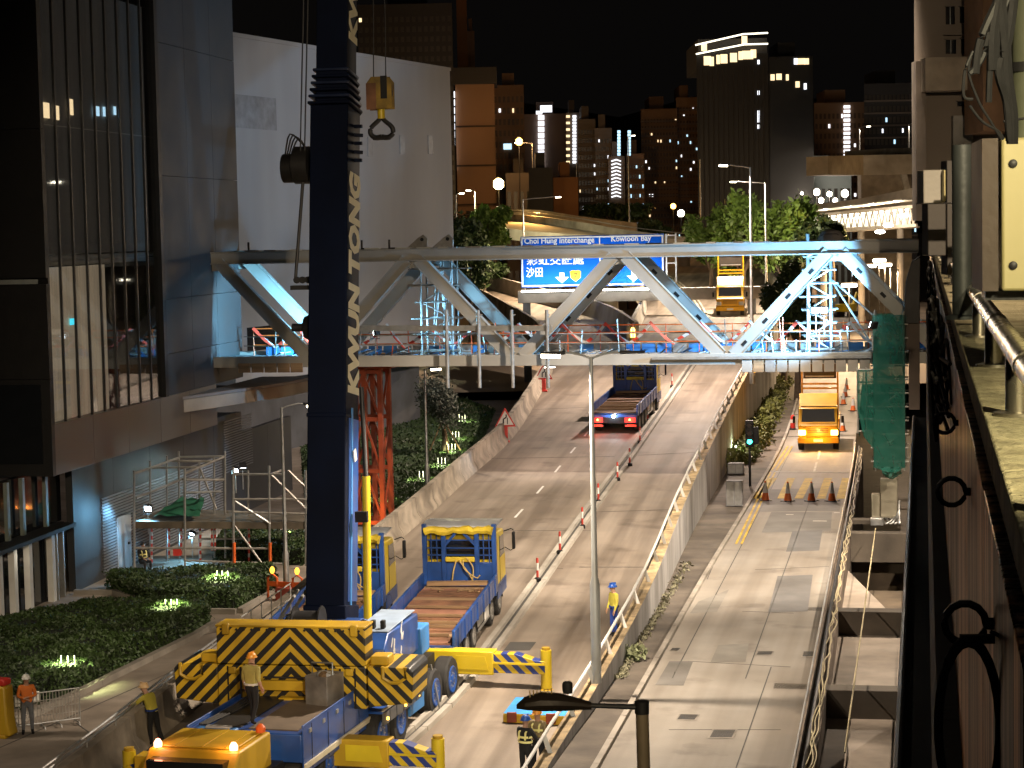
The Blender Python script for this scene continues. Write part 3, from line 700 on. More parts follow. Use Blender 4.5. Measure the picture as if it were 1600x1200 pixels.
def net(name, cols, rows_, f, amp=.06):
    m = MB(); vs = []; 
    for j in range(rows_ + 1):
        for i in range(cols + 1):
            p = f(i / cols, j / rows_); vs.append(p + Vector((0, rnd.uniform(-amp, amp), 0)))
    m.add(vs, [(j * (cols + 1) + i, j * (cols + 1) + i + 1, (j + 1) * (cols + 1) + i + 1, (j + 1) * (cols + 1) + i) for j in range(rows_) for i in range(cols)])
    return m.build(name, netm, gt)
net('net_sheet', 8, 22, lambda u, v: Vector((lerp(xl - .08, xr + .05, u), -.12, lerp(zt_, zb_ - .1 + .5 * abs(u - .5), v))))
net('net_sheet', 6, 22, lambda u, v: Vector((xl - .1, lerp(-.1, 1.6, u), lerp(zt_, zb_, v))))
net('net_sheet', 6, 22, lambda u, v: Vector((xr + .1, lerp(-.1, 1.6, u), lerp(zt_, zb_, v))))
net('net_sheet', 8, 22, lambda u, v: Vector((lerp(xl - .08, xr + .05, u), 1.62, lerp(zt_, zb_, v))))
za, zc = gl(1340, 578)[1], gl(1340, 705)[1]
net('net_sheet', 8, 14, lambda u, v: Vector((lerp(xll + .25 * max(0, v - .6) * 2.5, xl, u), -.08, lerp(za, zc + .5 * (1 - u) * 1.4, v))))
net('net_sheet', 5, 14, lambda u, v: Vector((xll + .05, lerp(0, 1.5, u), lerp(za, zc + .6, v))))
for xx in (xll, (xll + xl) / 2):
    MB().tube((xx, .1, zc + .8), (xx, .1, za + .1), .045, n=6).build('standard', dullsteel, gt)
for k in range(6): MB().tube((xll, .1, lerp(zc + .9, za, k / 5)), (xl, .1, lerp(zc + .9, za, k / 5)), .04, n=6).build('ledger', dullsteel, gt)
net('net_sheet', 6, 8, lambda u, v: Vector((lerp(xl + .25, xr - .2, u) + .1 * v, -.3 - .2 * math.sin(v * 3), lerp(zb_ + .2, zb_ - .4 + .5 * abs(u - .4), v))), .12)
# dark wrapped end of the bridge by the parapet
dk = thing('black_sheet', 'black sheeting wrapped round the right end of the bridge', 'sheet', BO, TH)
P = [bl_(x, y, -1.2) for x, y in ((1438, 400), (1424, 410), (1415, 440), (1411, 500), (1410, 505), (1437, 506))]
MB().prism(P, -1.2, 1.4).build('wrap', mat('black_tarp', (.02, .018, .016), .6, scale=3, bump=.5), dk, .04)
P = [bl_(x, y, -1.0) for x, y in ((1411, 506), (1437, 506), (1437, 640), (1420, 640), (1420, 548), (1411, 548))]; MB().prism(P, -1.0, 1.0).build('backing', mat('brown_board', (.10, .075, .06), .8), dk)

# ================================================================== STREET LAMPS
colm = mat('lamp_column_paint', (.40, .42, .42), .4, .3, var=.06, dirt=.2, bump=.04)
def lamp_post(name, label, base, h, arms, r=.09, col=None, head=emat('led_panel', (1, .86, .62), 20), group='street lamps', power=0., color=WARM, collar=.33, spot=150, shut=(), glow=0):
    t = thing(name, label, 'street lamp', base, 0, group)
    m = MB(); m.lathe([(r * 1.75, 0), (r * 1.75, h * collar * .92), (r * 1.1, h * collar), (r * .62, h)], 12); m.build('column', col or colm, t)
    for i, a in enumerate(arms):
        e = Vector(a); L = e.length; pth = [Vector((0, 0, h - .05)), Vector((e.x * .3, e.y * .3, h + .05)), Vector((e.x * .7, e.y * .7, h + .12)), Vector((e.x, e.y, h + .12 + e.z))]
        MB().path(pth, r * .4, 6).build('arm', col or colm, t)
        d = Vector((e.x, e.y, 0)).normalized(); c = pth[-1]; 
        hb = MB(); hb.bar(c - d * .1, c + d * .62, .26, .1, w2=.2, h2=.06); H_ = hb.build('lamp_head', darkm, t, .02)
        if i in shut: continue
        lb = MB(); lb.bar(c + d * .06 - Vector((0, 0, .10)), c + d * .6 - Vector((0, 0, .08)), .24, .10); lb.build('lens', head, H_)
        if glow: light('lamp_glow', 'POINT', c + d * .3 - Vector((0, 0, .5)), glow, color, t, .2)
        if power: light('lamp_light', 'SPOT', c + d * .3 - Vector((0, 0, .22)), power, color, t, .16, spot, .5 if spot < 160 else .12, c + d * .55 - Vector((0, 0, 5)))
    return t
cpt = Vector((math.cos(AZ), -math.sin(AZ), 0))
base = pm(932, 1066, .82); kpx = FPX / base.y; hT = (1066 - 548) / kpx
base.z = mz(base.y) + .8
main_l = lamp_post('street_lamp', 'tall double armed lamp column standing on the flyover parapet, centre of the scene', base, hT, [cpt * -.85, cpt * .95], .085, power=13000, shut=(1,))
ld = base + Vector((0, 0, 2.2)); 
for i, (bx_, by_, top, arm, lab, pw, cl) in enumerate([
    (448, 930, 632, (.95, .3, -.03), 'single armed lamp column on the left pavement between hedges and crane', 0, WARM),
    (668, 770, 577, (.3, .1, 0), 'thin pale lamp column on the lawn, its head hidden by the bridge', 0, WARM)]):
    b = pz(bx_, by_, -.85); lamp_post('street_lamp', lab, b, (by_ - top) * b.y / FPX, [Vector(arm)], .075, galv, power=pw, color=cl, collar=.24)
# ---- lamps farther up the road (each at its own distance)
def far_lamp(x, yb, yt, Y, arm, label, power=0, color=WARM, head=None, r=.11, spot=165, glow=0):
    b = pY(x, yb, Y); return lamp_post('street_lamp', label, b, (yb - yt) / FPX * Y, [Vector((a, 0, .1)) for a in arm], r, galv, head=head or emat('led_panel', (1, .86, .62), 20), power=power, color=color, collar=.1, group='street lamps', spot=spot, glow=glow)
far_lamp(1176, 600, 262, 132, (-1.4,), 'tall lamp column with bright left arm before the green trees', 42000, (1, .80, .66), spot=150)
far_lamp(1199, 600, 286, 188, (-2.6,), 'lamp column with long left arm just behind the brighter one', 26000, spot=150, glow=9000)
far_lamp(1096, 420, 250, 260, (), 'bare pole rising behind the trees left of the dark hotel')
far_lamp(820, 470, 312, 205, (3.2,), 'lamp column with long thin right arm left of the blue sign', 34000, (1, .74, .48), spot=150)
far_lamp(834, 345, 225, 330, (-2.2,), 'orange lit lamp column in front of the pale tower block', 0)
far_lamp(744, 385, 300, 230, (-.4,), 'short lamp column lighting the tree beside the white hall', 17000, (1, .88, .5), spot=177)
far_lamp(714, 385, 305, 220, (.3,), 'thin unlit pole close to the white hall corner')
far_lamp(902, 340, 255, 330, (), 'slim bare pole before the grey towers')
far_lamp(984, 380, 215, 300, (.4,), 'slim tall pole before the zigzag stair tower')
far_lamp(1343, 250, 200, 300, (1.0,), 'lamp column on the high overpass, left of its pier', 3000)
far_lamp(1420, 240, 195, 290, (.6,), 'lamp column on the high overpass beside the parapet building', 3000)
far_lamp(1357, 310, 260, 290, (-.8,), 'lamp column standing before the overpass pier', 3000)
far_lamp(1392, 470, 415, 215, (-1.2,), 'lamp column over the crowded work zone behind the truss', 14000, (1, .7, .4))
far_lamp(1404, 560, 420, 170, (-1.,), 'dim pole rising beside the work zone near the netting', 9000, (1, .7, .4))
# sodium globes seen above the flyover
def globe_lamp(x, y, Y, label, power, col, r, m, drop=12):
    c = pY(x, y, Y); t = thing('floodlight_mast', label, 'lamp mast', c - Vector((0, 0, drop)), 0, 'glowing lamps in the distance')
    MB().tube((0, 0, 0), (0, 0, drop - r), .08, .06, 6).build('mast', darkm, t)
    h = MB(); h.lathe([(r * .5, drop - r * 1.1), (r, drop - r * .6), (r, drop + r * .5), (r * .4, drop + r)], 10); h.build('lens', m, t)
    h = MB(); h.lathe([(r * .45, drop + r * 1.01), (r * .5, drop + r * 1.2), (r * .1, drop + r * 1.3)], 10); h.build('cap', darkm, t)
    if power: light('glow', 'POINT', (0, -r * 1.6, drop), power, col, t, r)
lsod = emat('sodium_bulb', (1, .50, .08), 14); lwh = emat('street_bulb', (1, .9, .7), 14); lye = emat('yellow_bulb', (1, .72, .3), 16)
globe_lamp(811, 221, 330, 'orange sodium lamp glowing before the brown block', 3600, (1, .56, .22), .55, lsod, 14)
globe_lamp(779, 287, 300, 'big yellow lamp glowing low above the tree by the white hall', 2600, (1, .62, .22), .75, lye, 8)
globe_lamp(1052, 322, 330, 'small amber lamp at the foot of the tall brown tower', 500, SODIUM, .4, lsod, 6)
globe_lamp(1064, 333, 320, 'white lamp at the foot of the tall brown tower', 150, WARM, .5, lwh, 6)
for i, (x, y, s) in enumerate(((1276, 300, .5), (1296, 303, .38), (1320, 302, .52), (1283, 313, .38), (1305, 313, .34), (1264, 322, .3), (1253, 302, .2))):
    globe_lamp(x, y, 330 - i * 8, ['largest left lamp in the cluster above the covered walkway', 'small upper lamp between the two big lamps above the walkway', 'large right lamp in the cluster above the covered walkway', 'lower left lamp of the cluster above the covered walkway', 'lower right bluish lamp of the cluster above the walkway', 'lowest lamp of the cluster beside the tree top', 'faint lamp at the tree crown edge'][i], 3500 if s > .35 else 0, WARM, s, lwh, 5)

# ================================================================== GANTRY SIGN
GY = 185.; signb = bpy.data.materials.new('sign_blue'); signb.use_nodes = True
q = signb.node_tree.nodes['Principled BSDF']; q.inputs['Base Color'].default_value = (.004, .10, .60, 1); q.inputs['Roughness'].default_value = .6; q.inputs['Specular IOR Level'].default_value = .1
signw = mat('sign_white', (.85, .85, .85), .4, var=.02, dirt=.03, bump=0)
c0 = pY(813, 372, GY); c1 = pY(1037, 363, GY); c2 = pY(815, 448, GY)
sg = thing('gantry_sign', 'large blue motorway direction sign with white lettering on its gantry', 'road sign', Vector((c0.x, GY, 0)), 0)
W_ = c1.x - c0.x; zt1 = (c0.z + c1.z) / 2; zb1 = c2.z - .1; Hs = zt1 - zb1
MB().b2(0, W_, -.06, .06, zb1, zt1).build('sign_panel', signb, sg, .02)
for a in ((0, W_, zt1 - .22, zt1 - .08), (0, W_, zb1 + .08, zb1 + .22), (.05, .2, zb1 + .2, zt1 - .2), (W_ - .2, W_ - .05, zb1 + .2, zt1 - .2), (W_ * .548, W_ * .556, zb1 + .2, zt1 - .2)):
    MB().b2(a[0] if a[0] else .05, a[1] if a[1] != W_ else W_ - .05, -.075, -.062, a[2], a[3]).build('border', signw, sg)
def sgl(s, u, v, size, width=None, bold=.016):
    return lettering(s, size, signw, sg, (u * W_, -.07, zt1 - v * Hs), (1, 0, 0), (0, 0, 1), 'lettering', width, bold=bold)
sgl('Choi Hung Interchange', .025, .14, .72, W_ * .49); sgl('Kowloon Bay', .63, .128, .72, W_ * .28)
sgl('彩虹交匯處', .04, .545, .85, W_ * .40, bold=.012); sgl('九龍灣', .62, .545, .85, W_ * .26, bold=.012); sgl('沙田', .035, .775, .95, W_ * .115, bold=.012)
for u in (.27, .77):
    cx = u * W_ + .2; zz = zb1 + .35
    MB().prism([(cx - .22, zz + .95), (cx + .22, zz + .95), (cx + .22, zz + .55), (cx + .62, zz + .55), (cx, zz), (cx - .62, zz + .55), (cx - .22, zz + .55)], -.078, -.064).build('arrow', signw, sg)
cx = W_ * .38; zz = zb1 + .45
s7 = MB(); s7.prism([(cx - .5, zz + .95), (cx - .25, zz + 1.05), (cx, zz + 1.0), (cx + .25, zz + 1.05), (cx + .5, zz + .95), (cx + .46, zz + .35), (cx, zz), (cx - .46, zz + .35)], -.08, -.064); s7.build('route_shield', mat('shield_yellow', (.75, .5, .02), .4, bump=0), sg)
lettering('7', .75, blackp, sg, (cx - .2, -.084, zz + .27), (1, 0, 0), (0, 0, 1), 'route_number')
for u in (0,):
    ex = W_ + .15
    for dx in (0, .85): MB().b2(ex + dx, ex + dx + .14, -.05, .1, zb1 + .2, zt1).build('side_frame', signw, sg)
    for z in (zb1 + .25, zb1 + 2.0, zb1 + 3.4, zt1 - .1): MB().b2(ex + .14, ex + .85, -.04, .09, z - .1, z).build('side_frame', signw, sg)
bm0 = pY(809, 456, GY); bm1 = pY(1190, 445, GY); xe = bm1.x - c0.x
MB().b2(bm0.x - c0.x, xe, .3, 1.3, bm0.z - 1.05, bm0.z + .05).build('gantry_beam', mat('gantry_paint', (.5, .47, .43), .5, var=.08, dirt=.25), sg, .03)
for xx in (pY(823, 470, GY).x - c0.x, pY(1176, 470, GY).x - c0.x): MB().b2(xx - .35, xx + .35, .45, 1.15, -1, bm0.z - 1.05).build('gantry_leg', mat('gantry_leg_paint', (.22, .25, .30), .5), sg)
MB().b2(0, W_, -1.6, -1.4, zb1 - .35, zb1 - .2).build('lamp_rail', lamp_w, sg)
MB().b2(0, W_, -1.62, -1.38, zb1 - .48, zb1 - .355).build('lamp_housing', galv, sg)
for i in range(6): light('sign_lamp', 'SPOT', (W_ * (i + .5) / 6, -1.5, zb1 - .15), 620, (.85, .95, 1), sg, .2, 140, .6, (W_ * (i + .5) / 6, 0, zb1 + Hs * .55))

# ================================================================== TRUCKS
tyre_prof = lambda r, w_: [(r * .58, -w_ / 2), (r * .93, -w_ / 2), (r, -w_ * .36), (r, w_ * .36), (r * .93, w_ / 2), (r * .58, w_ / 2)]
def wheel(parent, x, y, r, w_, rim_m, side=1, z=None):
    z = r if z is None else z
    t = MB(); t.lathe(tyre_prof(r, w_), 20, (0, 0, 0), ax='x'); o = t.build('wheel', rubber, parent); o.location = (x, y, z)
    h = MB(); h.lathe([(.02, side * w_ * .60), (r * .16, side * w_ * .58), (r * .22, side * w_ * .515), (r * .48, side * w_ * .51), (r * .55, side * w_ * .56), (r * .6, side * w_ * .53), (r * .6, side * w_ * .49)], 18, ax='x'); h.build('rim', rim_m, o)
    for k in range(8): a = k * math.pi / 4; h = MB(); h.tube((side * w_ * .5, math.cos(a) * r * .3, math.sin(a) * r * .3), (side * w_ * .56, math.cos(a) * r * .3, math.sin(a) * r * .3), r * .03, n=5); h.build('wheel_nut', galv, o)
    return o
rimgrey = mat('rim_grey', (.30, .29, .27), .5, .5, dirt=.4)
taill = emat('tail_light', (1, .03, .02), 2.2); taill_off = mat('tail_lens', (.35, .01, .02), .3, bump=0)
def flatbed(label, loc, az, pitch, lights=False, group='blue flatbed trucks'):
    t = thing('flatbed_truck', label, 'truck', loc, az, group, pitch); Wd = 2.6; hw = Wd / 2; Lb = 8.3; zf = 1.22
    m = MB()
    for sx in (-.45, .45): m.b2(sx - .06, sx + .06, .3, 10.3, .75, 1.05)
    for y in (1, 3, 5, 7): m.b2(-.4, .4, y - .05, y + .05, .8, 1.0)
    m.build('chassis', darkm, t)
    MB().b2(-hw, hw, .0, Lb, 1.05, 1.14).build('bed_frame', blue, t)
    np_ = 21
    for i in range(np_):
        y0 = .1 + i * (Lb - .3) / np_
        MB().b2(-hw + .1, hw - .1, y0, y0 + (Lb - .3) / np_ - .03, 1.142, zf + rnd.uniform(-.02, .02)).build('deck_plank', rnd.choice([rust, rust, rust, mat('red_rust', (.30, .14, .09), .85, var=.35, scale=1.1, dirt=.45, bump=.3), wood]), t)
    for i, y in enumerate((.8, 1.9, 2.5, 3.4, 4.6)):
        MB().bar((-hw + .2, y, zf + .07), (hw - .3, y + rnd.uniform(-.05, .25), zf + .07), .1, .08).build('timber', wood, t)
    for s in (-1, 1):
        for k in range(7):
            y0 = .05 + k * (Lb - .1) / 7; MB().b2(s * hw - .045, s * hw + .045, y0, y0 + (Lb - .1) / 7 - .04, 1.0, 1.62).build('side_board', blue, t, .012)
            MB().b2(s * hw + s * .045 - .02, s * hw + s * .045 + .03, y0 + .5, y0 + .58, .98, 1.58).build('stake', blue, t)
    # headboard: posts, solid lower panel, barred openings, rail, folded tarp
    yh = Lb
    MB().b2(-hw, hw, yh, yh + .08, 1.05, 2.0).build('headboard', blue, t, .015)
    for x in (-hw + .07, -.55, .62, hw - .07): MB().b2(x - .08, x + .08, yh - .06, yh + .1, 1.2, 3.35 if abs(x) > 1 else 3.1).build('headboard_post', blue, t, .012)
    for z in (2.25, 2.5, 2.78, 3.02): MB().b2(-hw + .1, hw - .1, yh + .01, yh + .05, z - .018, z + .018).build('bar', blue, t)
    for x in (-1.0, -.8, .85, 1.05): MB().b2(x - .015, x + .015, yh + .01, yh + .05, 2.0, 3.1).build('bar', blue, t)
    for a, b in (((-.5, 2.6), (-.1, 3.05)), ((.15, 3.05), (.6, 2.6))): MB().bar((a[0], yh - .02, a[1]), (b[0], yh - .02, b[1]), .06, .09).build('brace', blue, t)
    MB().b2(-.5, .55, yh - .1, yh + .02, 2.02, 2.2).build('roller', ytarp, t, .04)
    T = MB(); nn_ = 14
    P = [Vector((lerp(-hw + .1, hw - .1, i / nn_), yh - .02 + rnd.uniform(-.05, .03), 3.13 + rnd.uniform(-.04, .04))) for i in range(nn_ + 1)]; T.path(P, [rnd.uniform(.11, .17) for _ in P], 7); T.build('folded_tarp', ytarp, t)
    for pts in (((-.1, 2.1), (-.2, 1.7), (-.25, 1.3)), ((.0, 2.1), (.3, 1.7), (.55, 1.3)), ((.15, 2.1), (.2, 1.8), (.6, 1.5), (.75, 1.6)), ((.25, 2.2), (.5, 1.85), (.45, 1.32))):
        MB().path(smooth([Vector((a, yh - .12 - .05 * i, b)) for i, (a, b) in enumerate(pts)], 4), .025, 5).build('strap', mat('webbing', (.5, .36, .12), .8), t)
    MB().bar((-hw + .2, yh - .35, zf + .1), (hw - .25, yh - .45, zf + .16), .18, .14).build('timber', wood, t)
    for i in range(14):
        a = Vector((rnd.uniform(-.8, .8), yh - .8 - rnd.random() * .5, zf + .04)); MB().bar(a, a + Vector((rnd.uniform(-.6, .6), rnd.uniform(-.2, .2), .03)), .05, .04).build('loose_strap', wood, t)
    # cab
    y0, y1 = Lb + .3, Lb + 2.2; cw = hw - .06
    m = MB(); m.prism([(y0, 1.05), (y1 + .05, 1.05), (y1 + .05, 1.9), (y1 - .28, 2.85), (y0 + .1, 2.95), (y0, 2.85)], -cw, cw, ax='x'); m.build('cab', byellow, t, .05)
    MB().b2(-cw + .12, cw - .12, y0 - .02, y0 - .003, 2.05, 2.75).build('rear_window', dglass, t)
    for s in (-1, 1):
        d = MB(); d.prism([(y0 + .75, 1.95), (y1 - .12, 1.95), (y1 - .32, 2.65), (y0 + .75, 2.7)], s * cw, s * (cw + .012), ax='x'); d.build('side_window', dglass, t)
        d = MB(); d.prism([(y0 + .72, 1.1), (y0 + .74, 1.1), (y0 + .74, 2.75), (y0 + .72, 2.75)], s * cw, s * (cw + .01), ax='x'); d.build('door_seam', blackp, t)
        d = MB(); d.prism([(y0 + .05, .62), (y1, .62), (y1, 1.1), (y0 + .05, 1.1)], s * cw - .03, s * (cw) + .03, ax='x'); d.build('sill_panel', blue, t)
        mr = MB(); mr.path([(s * cw, y1 - .1, 2.7), (s * (cw + .25), y1 - .05, 2.78), (s * (cw + .33), y1 - .02, 2.72)], .02); mo = mr.build('mirror_arm', blackp, t)
        MB().box(s * (cw + .33), y1 - .03, 2.35, .1, .2, .62).build('mirror', blackp, mo, .03); MB().path([(s * (cw + .33), y1, 2.05), (s * (cw + .2), y1, 1.98), (s * cw, y1, 2.1)], .015).build('stay', blackp, mo)
    MB().b2(-hw, hw, Lb - .0 + .12, Lb + 1.5, 3.22, 3.27).build('roof_rack', silver, t)
    T = MB(); vs = []
    for j in range(5):
        for i in range(13): vs.append(Vector((lerp(-hw - .02, hw + .02, i / 12), Lb + .02 + j * .36, 3.29 + rnd.uniform(0, .05) - (.1 if j in (0, 4) else 0))))
    T.add(vs, [(j * 13 + i, j * 13 + i + 1, (j + 1) * 13 + i + 1, (j + 1) * 13 + i) for j in range(4) for i in range(12)]); T.build('roof_tarp', silver, t)
    # running gear
    for y in (1.3, 2.55, 3.85, 7.35, 9.0):
        for s in (-1, 1):
            wheel(t, s * (hw - .22), y, .5, .34, rimgrey, s)
            a = MB(); n_ = 8; P = [(y + math.cos(math.pi * k / n_) * .6, .5 + math.sin(math.pi * k / n_) * .56) for k in range(n_ + 1)]
            for p, q_ in zip(P, P[1:]): a.bar((s * (hw - .22), p[0], p[1]), (s * (hw - .22), q_[0], q_[1]), .38, .03, up=(0, 0, 1))
            a.build('mudguard', blackp, t)
    for s in (-1, 1):
        MB().b2(s * (hw - .1) - .25, s * (hw - .1) + .02, 4.9, 5.9, .5, 1.0).build('fuel_tank' if s > 0 else 'tool_locker', galv, t, .05); MB().b2(s * (hw - .06) - .02, s * (hw - .06) + .02, 6.05, 6.75, .5, .98).build('guard_panel', whitep, t); MB().b2(s * (hw - .06) - .02, s * (hw - .06) + .02, 4.5, 6.9, .42, .5).build('side_guard', galv, t)
    # tail
    MB().b2(-hw, hw, -.1, -.01, .62, 1.1).build('tail_board', blue, t, .015); MB().b2(-.6, .6, -.14, -.1, .62, .95).build('bumper', blackp, t)
    for s in (-1, 1):
        MB().b2(min(s * .62, s * 1.22), max(s * .62, s * 1.22), -.15, -.102, .68, .92).build('tail_light', taill if lights else taill_off, t); MB().b2(min(s * .62, s * 1.25), max(s * .62, s * 1.25), -.13, -.05, .42, .54).build('reflector_bar', mat('red_white_bar', (.6, .12, .1), .4), t)
    if lights:
        for s in (-1, 1): MB().lathe([(.05, -.03), (.05, .0)], 10, (s * .9, -.16, .82), ax='y').build('indicator', emat('amber_lamp', (1, .45, .08), 14), t)
        MB().lathe([(.09, -.03), (.09, .02)], 12, (.0, -.16, 1.02), ax='y').build('work_lamp', emat('work_lamp', (.8, .93, 1), 25), t)
        for s in (-1, 1): light('lamp_glow', 'POINT', (s * .9, -.5, .75), 45, (1, .12, .04), t, .05)
        light('lamp_glow', 'POINT', (0, -.45, 1.05), 60, (.7, .88, 1), t, .05)
    return t
sl = math.atan(MS)
def two(pa, pb): return math.atan2(pb.x - pa.x, pb.y - pa.y)
tailA = pm(709, 1012, 1.1); headA = pm(775, 915, 1.25); azA = two(tailA, headA)
def seat_truck(right_tail, az, hw=1.3):
    c = right_tail - Vector((math.cos(az), -math.sin(az), 0)) * hw; c.z = mz(c.y); return c
fa = flatbed('blue flatbed with yellow cab parked beside the median, rusty empty deck', seat_truck(tailA, azA), azA, sl)
r_b = seat_truck(tailA, azA) + Vector((-3.75, -1.2, 0)); r_b.z = mz(r_b.y)
dup(fa, r_b, azA - .01, 'blue flatbed half hidden behind the crane boom', None, sl)
c_ = pm(960, 678); c_.z = mz(c_.y)
flatbed('blue flatbed with lit red tail lamps driving under the bridge', c_, AZ + .035, sl, True)

def work_truck(label, loc, az, pitch, lit, scale=1.):
    t = thing('crash_truck', label, 'truck', loc, az, 'yellow works trucks with arrow boards', pitch); t.scale = (scale,) * 3
    W2 = 1.1; yel = mat('works_yellow', (.72, .38, .01), .4, var=.08, dirt=.25, coat=.2, bump=.04)
    # local +y is the front of the truck
    m = MB(); m.prism([(4.3, .75), (6.05, .75), (6.1, 1.35), (5.85, 1.5), (5.45, 2.28), (4.35, 2.34)], -W2 + .05, W2 - .05, ax='x'); m.build('cab', yel, t, .05)
    m = MB(); m.prism([(6.0, .42), (6.16, .42), (6.18, .74), (6.05, .76)], -W2, W2, ax='x'); m.build('bumper', yel, t, .03)
    m = MB(); m.add([(-W2 + .2, 5.845, 1.56), (W2 - .2, 5.845, 1.56), (W2 - .25, 5.49, 2.23), (-W2 + .25, 5.49, 2.23)], [(0, 1, 2, 3)]); m.v = [(a, b + .035, c) for a, b, c in m.v]; m.build('windscreen', dglass, t)
    for z in (1.02, 1.12, 1.22): MB().b2(-.55, .55, 6.09, 6.13, z - .02, z + .02).build('grille_bar', mat('grille', (.25, .14, .02), .5), t)
    MB().b2(-.25, .25, 6.18, 6.2, .5, .64).build('number_plate', whitep, t)
    for s in (-1, 1):
        MB().box(s * .86, 6.06, 1.0, .38, .12, .3).build('headlight', emat('headlight', (1, .6, .12), 14) if lit else mat('headlight_lens', (.5, .5, .5), .15, bump=0), t, .05)
        mo = MB().path([(s * W2, 5.75, 1.95), (s * (W2 + .2), 5.9, 1.95)], .015).build('mirror_arm', blackp, t); MB().box(s * (W2 + .2), 5.9, 1.7, .14, .05, .38).build('mirror', blackp, mo, .02)
        for y in (5.2, 1.1): wheel(t, s * (W2 - .16), y, .42, .3, rimgrey, s)
        m = MB(); m.prism([(4.7, 1.55), (5.75, 1.55), (5.48, 2.2), (4.75, 2.22)], s * (W2 - .05), s * (W2 - .035), ax='x'); m.build('side_window', dglass, t)
    # wind deflector, body, arrow board
    m = MB(); m.add([(-1.0, 5.2, 2.36), (1.0, 5.2, 2.36), (1.05, 4.3, 3.0), (-1.05, 4.3, 3.0), (-1.0, 4.3, 2.36), (1.0, 4.3, 2.36)], [(0, 1, 2, 3), (0, 3, 4), (1, 5, 2), (3, 2, 5, 4)]); m.build('deflector', yel, t, .03)
    MB().b2(-.9, .9, -.2, 4.2, .55, .8).build('chassis', darkm, t)
    MB().b2(-W2, W2, -.3, 4.2, .85, 1.05).build('deck', yel, t, .02)
    for s in (-1, 1):
        MB().b2(s * W2 - .03, s * W2 + .03, -.3, 4.2, 1.05, 1.55).build('side_board', yel, t, .01)
        MB().b2(s * 1.0 - .05, s * 1.0 + .05, .3, .42, 1.0, 4.75).build('board_post', yel, t)
    for z in (2.95, 3.2): MB().b2(-1.0, 1.0, .32, .4, z - .05, z + .05).build('cross_rail', yel, t)
    MB().b2(-.92, .92, .2, .3, 3.5, 4.65).build('arrow_board', mat('board_back', (.035, .028, .022), .6), t, .02)
    for z in (3.62, 4.5): MB().b2(-.8, .8, .302, .34, z - .04, z + .04).build('board_rib', galv, t)
    for x, w_ in ((-.6, .5), (-.1, .3), (.6, .4)):
        MB().b2(x - w_, x + w_ * .6, .2, .42, 4.72, 4.9).build('beacon', emat('beacon_amber', (1, .40, .03), 12) if lit else orangep, t, .03)
    if lit:
        for s in (-1, 1): light('beam', 'SPOT', (s * .86, 6.25, 1.0), 320, (1, .55, .16), t, .08, 110, .8, (s * .9, 12, 0))
        light('beacon_glow', 'POINT', (0, .9, 5.2), 350, (1, .42, .04), t, .1)
        light('beacon_glow', 'POINT', (0, 6.9, .9), 160, (1, .5, .12), t, .1)
    return t
p = pz(1279, 703); nxt = pz(1290, 640); az_ = two(nxt, p); d = hdir(az_)
work_truck('yellow crash truck with lit headlamps and amber beacons on the street', p - d * 6.2, az_, 0, True, 1.12)
p = pm(1141, 494); nxt = pm(1147, 460); az_ = two(nxt, p); d = hdir(az_); b = p - d * 6.9; b.z = mz(b.y) + .0
work_truck('yellow works truck with raised board on the flyover behind the gantry beam', b, az_, -sl, False, 1.15)
# ================================================================== MOBILE CRANE
crane = thing('mobile_crane', 'huge blue mobile crane with chevron counterweight and raised boom in the foreground', 'crane')
azc, azs = R_(14.5), R_(10.5)
cc = pY(447, 1035, 53.3); slew = Vector((cc.x + .12, 53.3, 0)) + hdir(azs) * 4.2
zg = mz(55.5) + .02
def fr(o, az): return Matrix.Translation(o) @ Matrix.Rotation(-az, 4, 'Z')
FS = fr(Vector((slew.x, slew.y, 0)), azs); FC = fr(Vector((slew.x + .45, slew.y, zg)), azc)
place(crane, (slew.x + .45, slew.y, zg), azc)
FCi = FC.inverted()
def inframe(o, F): o.matrix_local = FCi @ F; return o
chev = stripes('chevron_yellow_black', (.58, .37, .02), (.012, .012, .012), .40, 'chevron', 1.0)
chevb = stripes('stripe_yellow_blue', (.66, .47, .02), (.02, .04, .2), .42, 'slash', 1.0)
S = lambda mb, nm, m, bev=.02: inframe(mb.build(nm, m, crane, bev), FS)
Cc = lambda mb, nm, m, bev=.015: inframe(mb.build(nm, m, crane, bev), FC)
zs = lambda y: pY(447, y, 53.3).z
z_lo, z_mid, z_hi = zs(1106), zs(1040), zs(981)
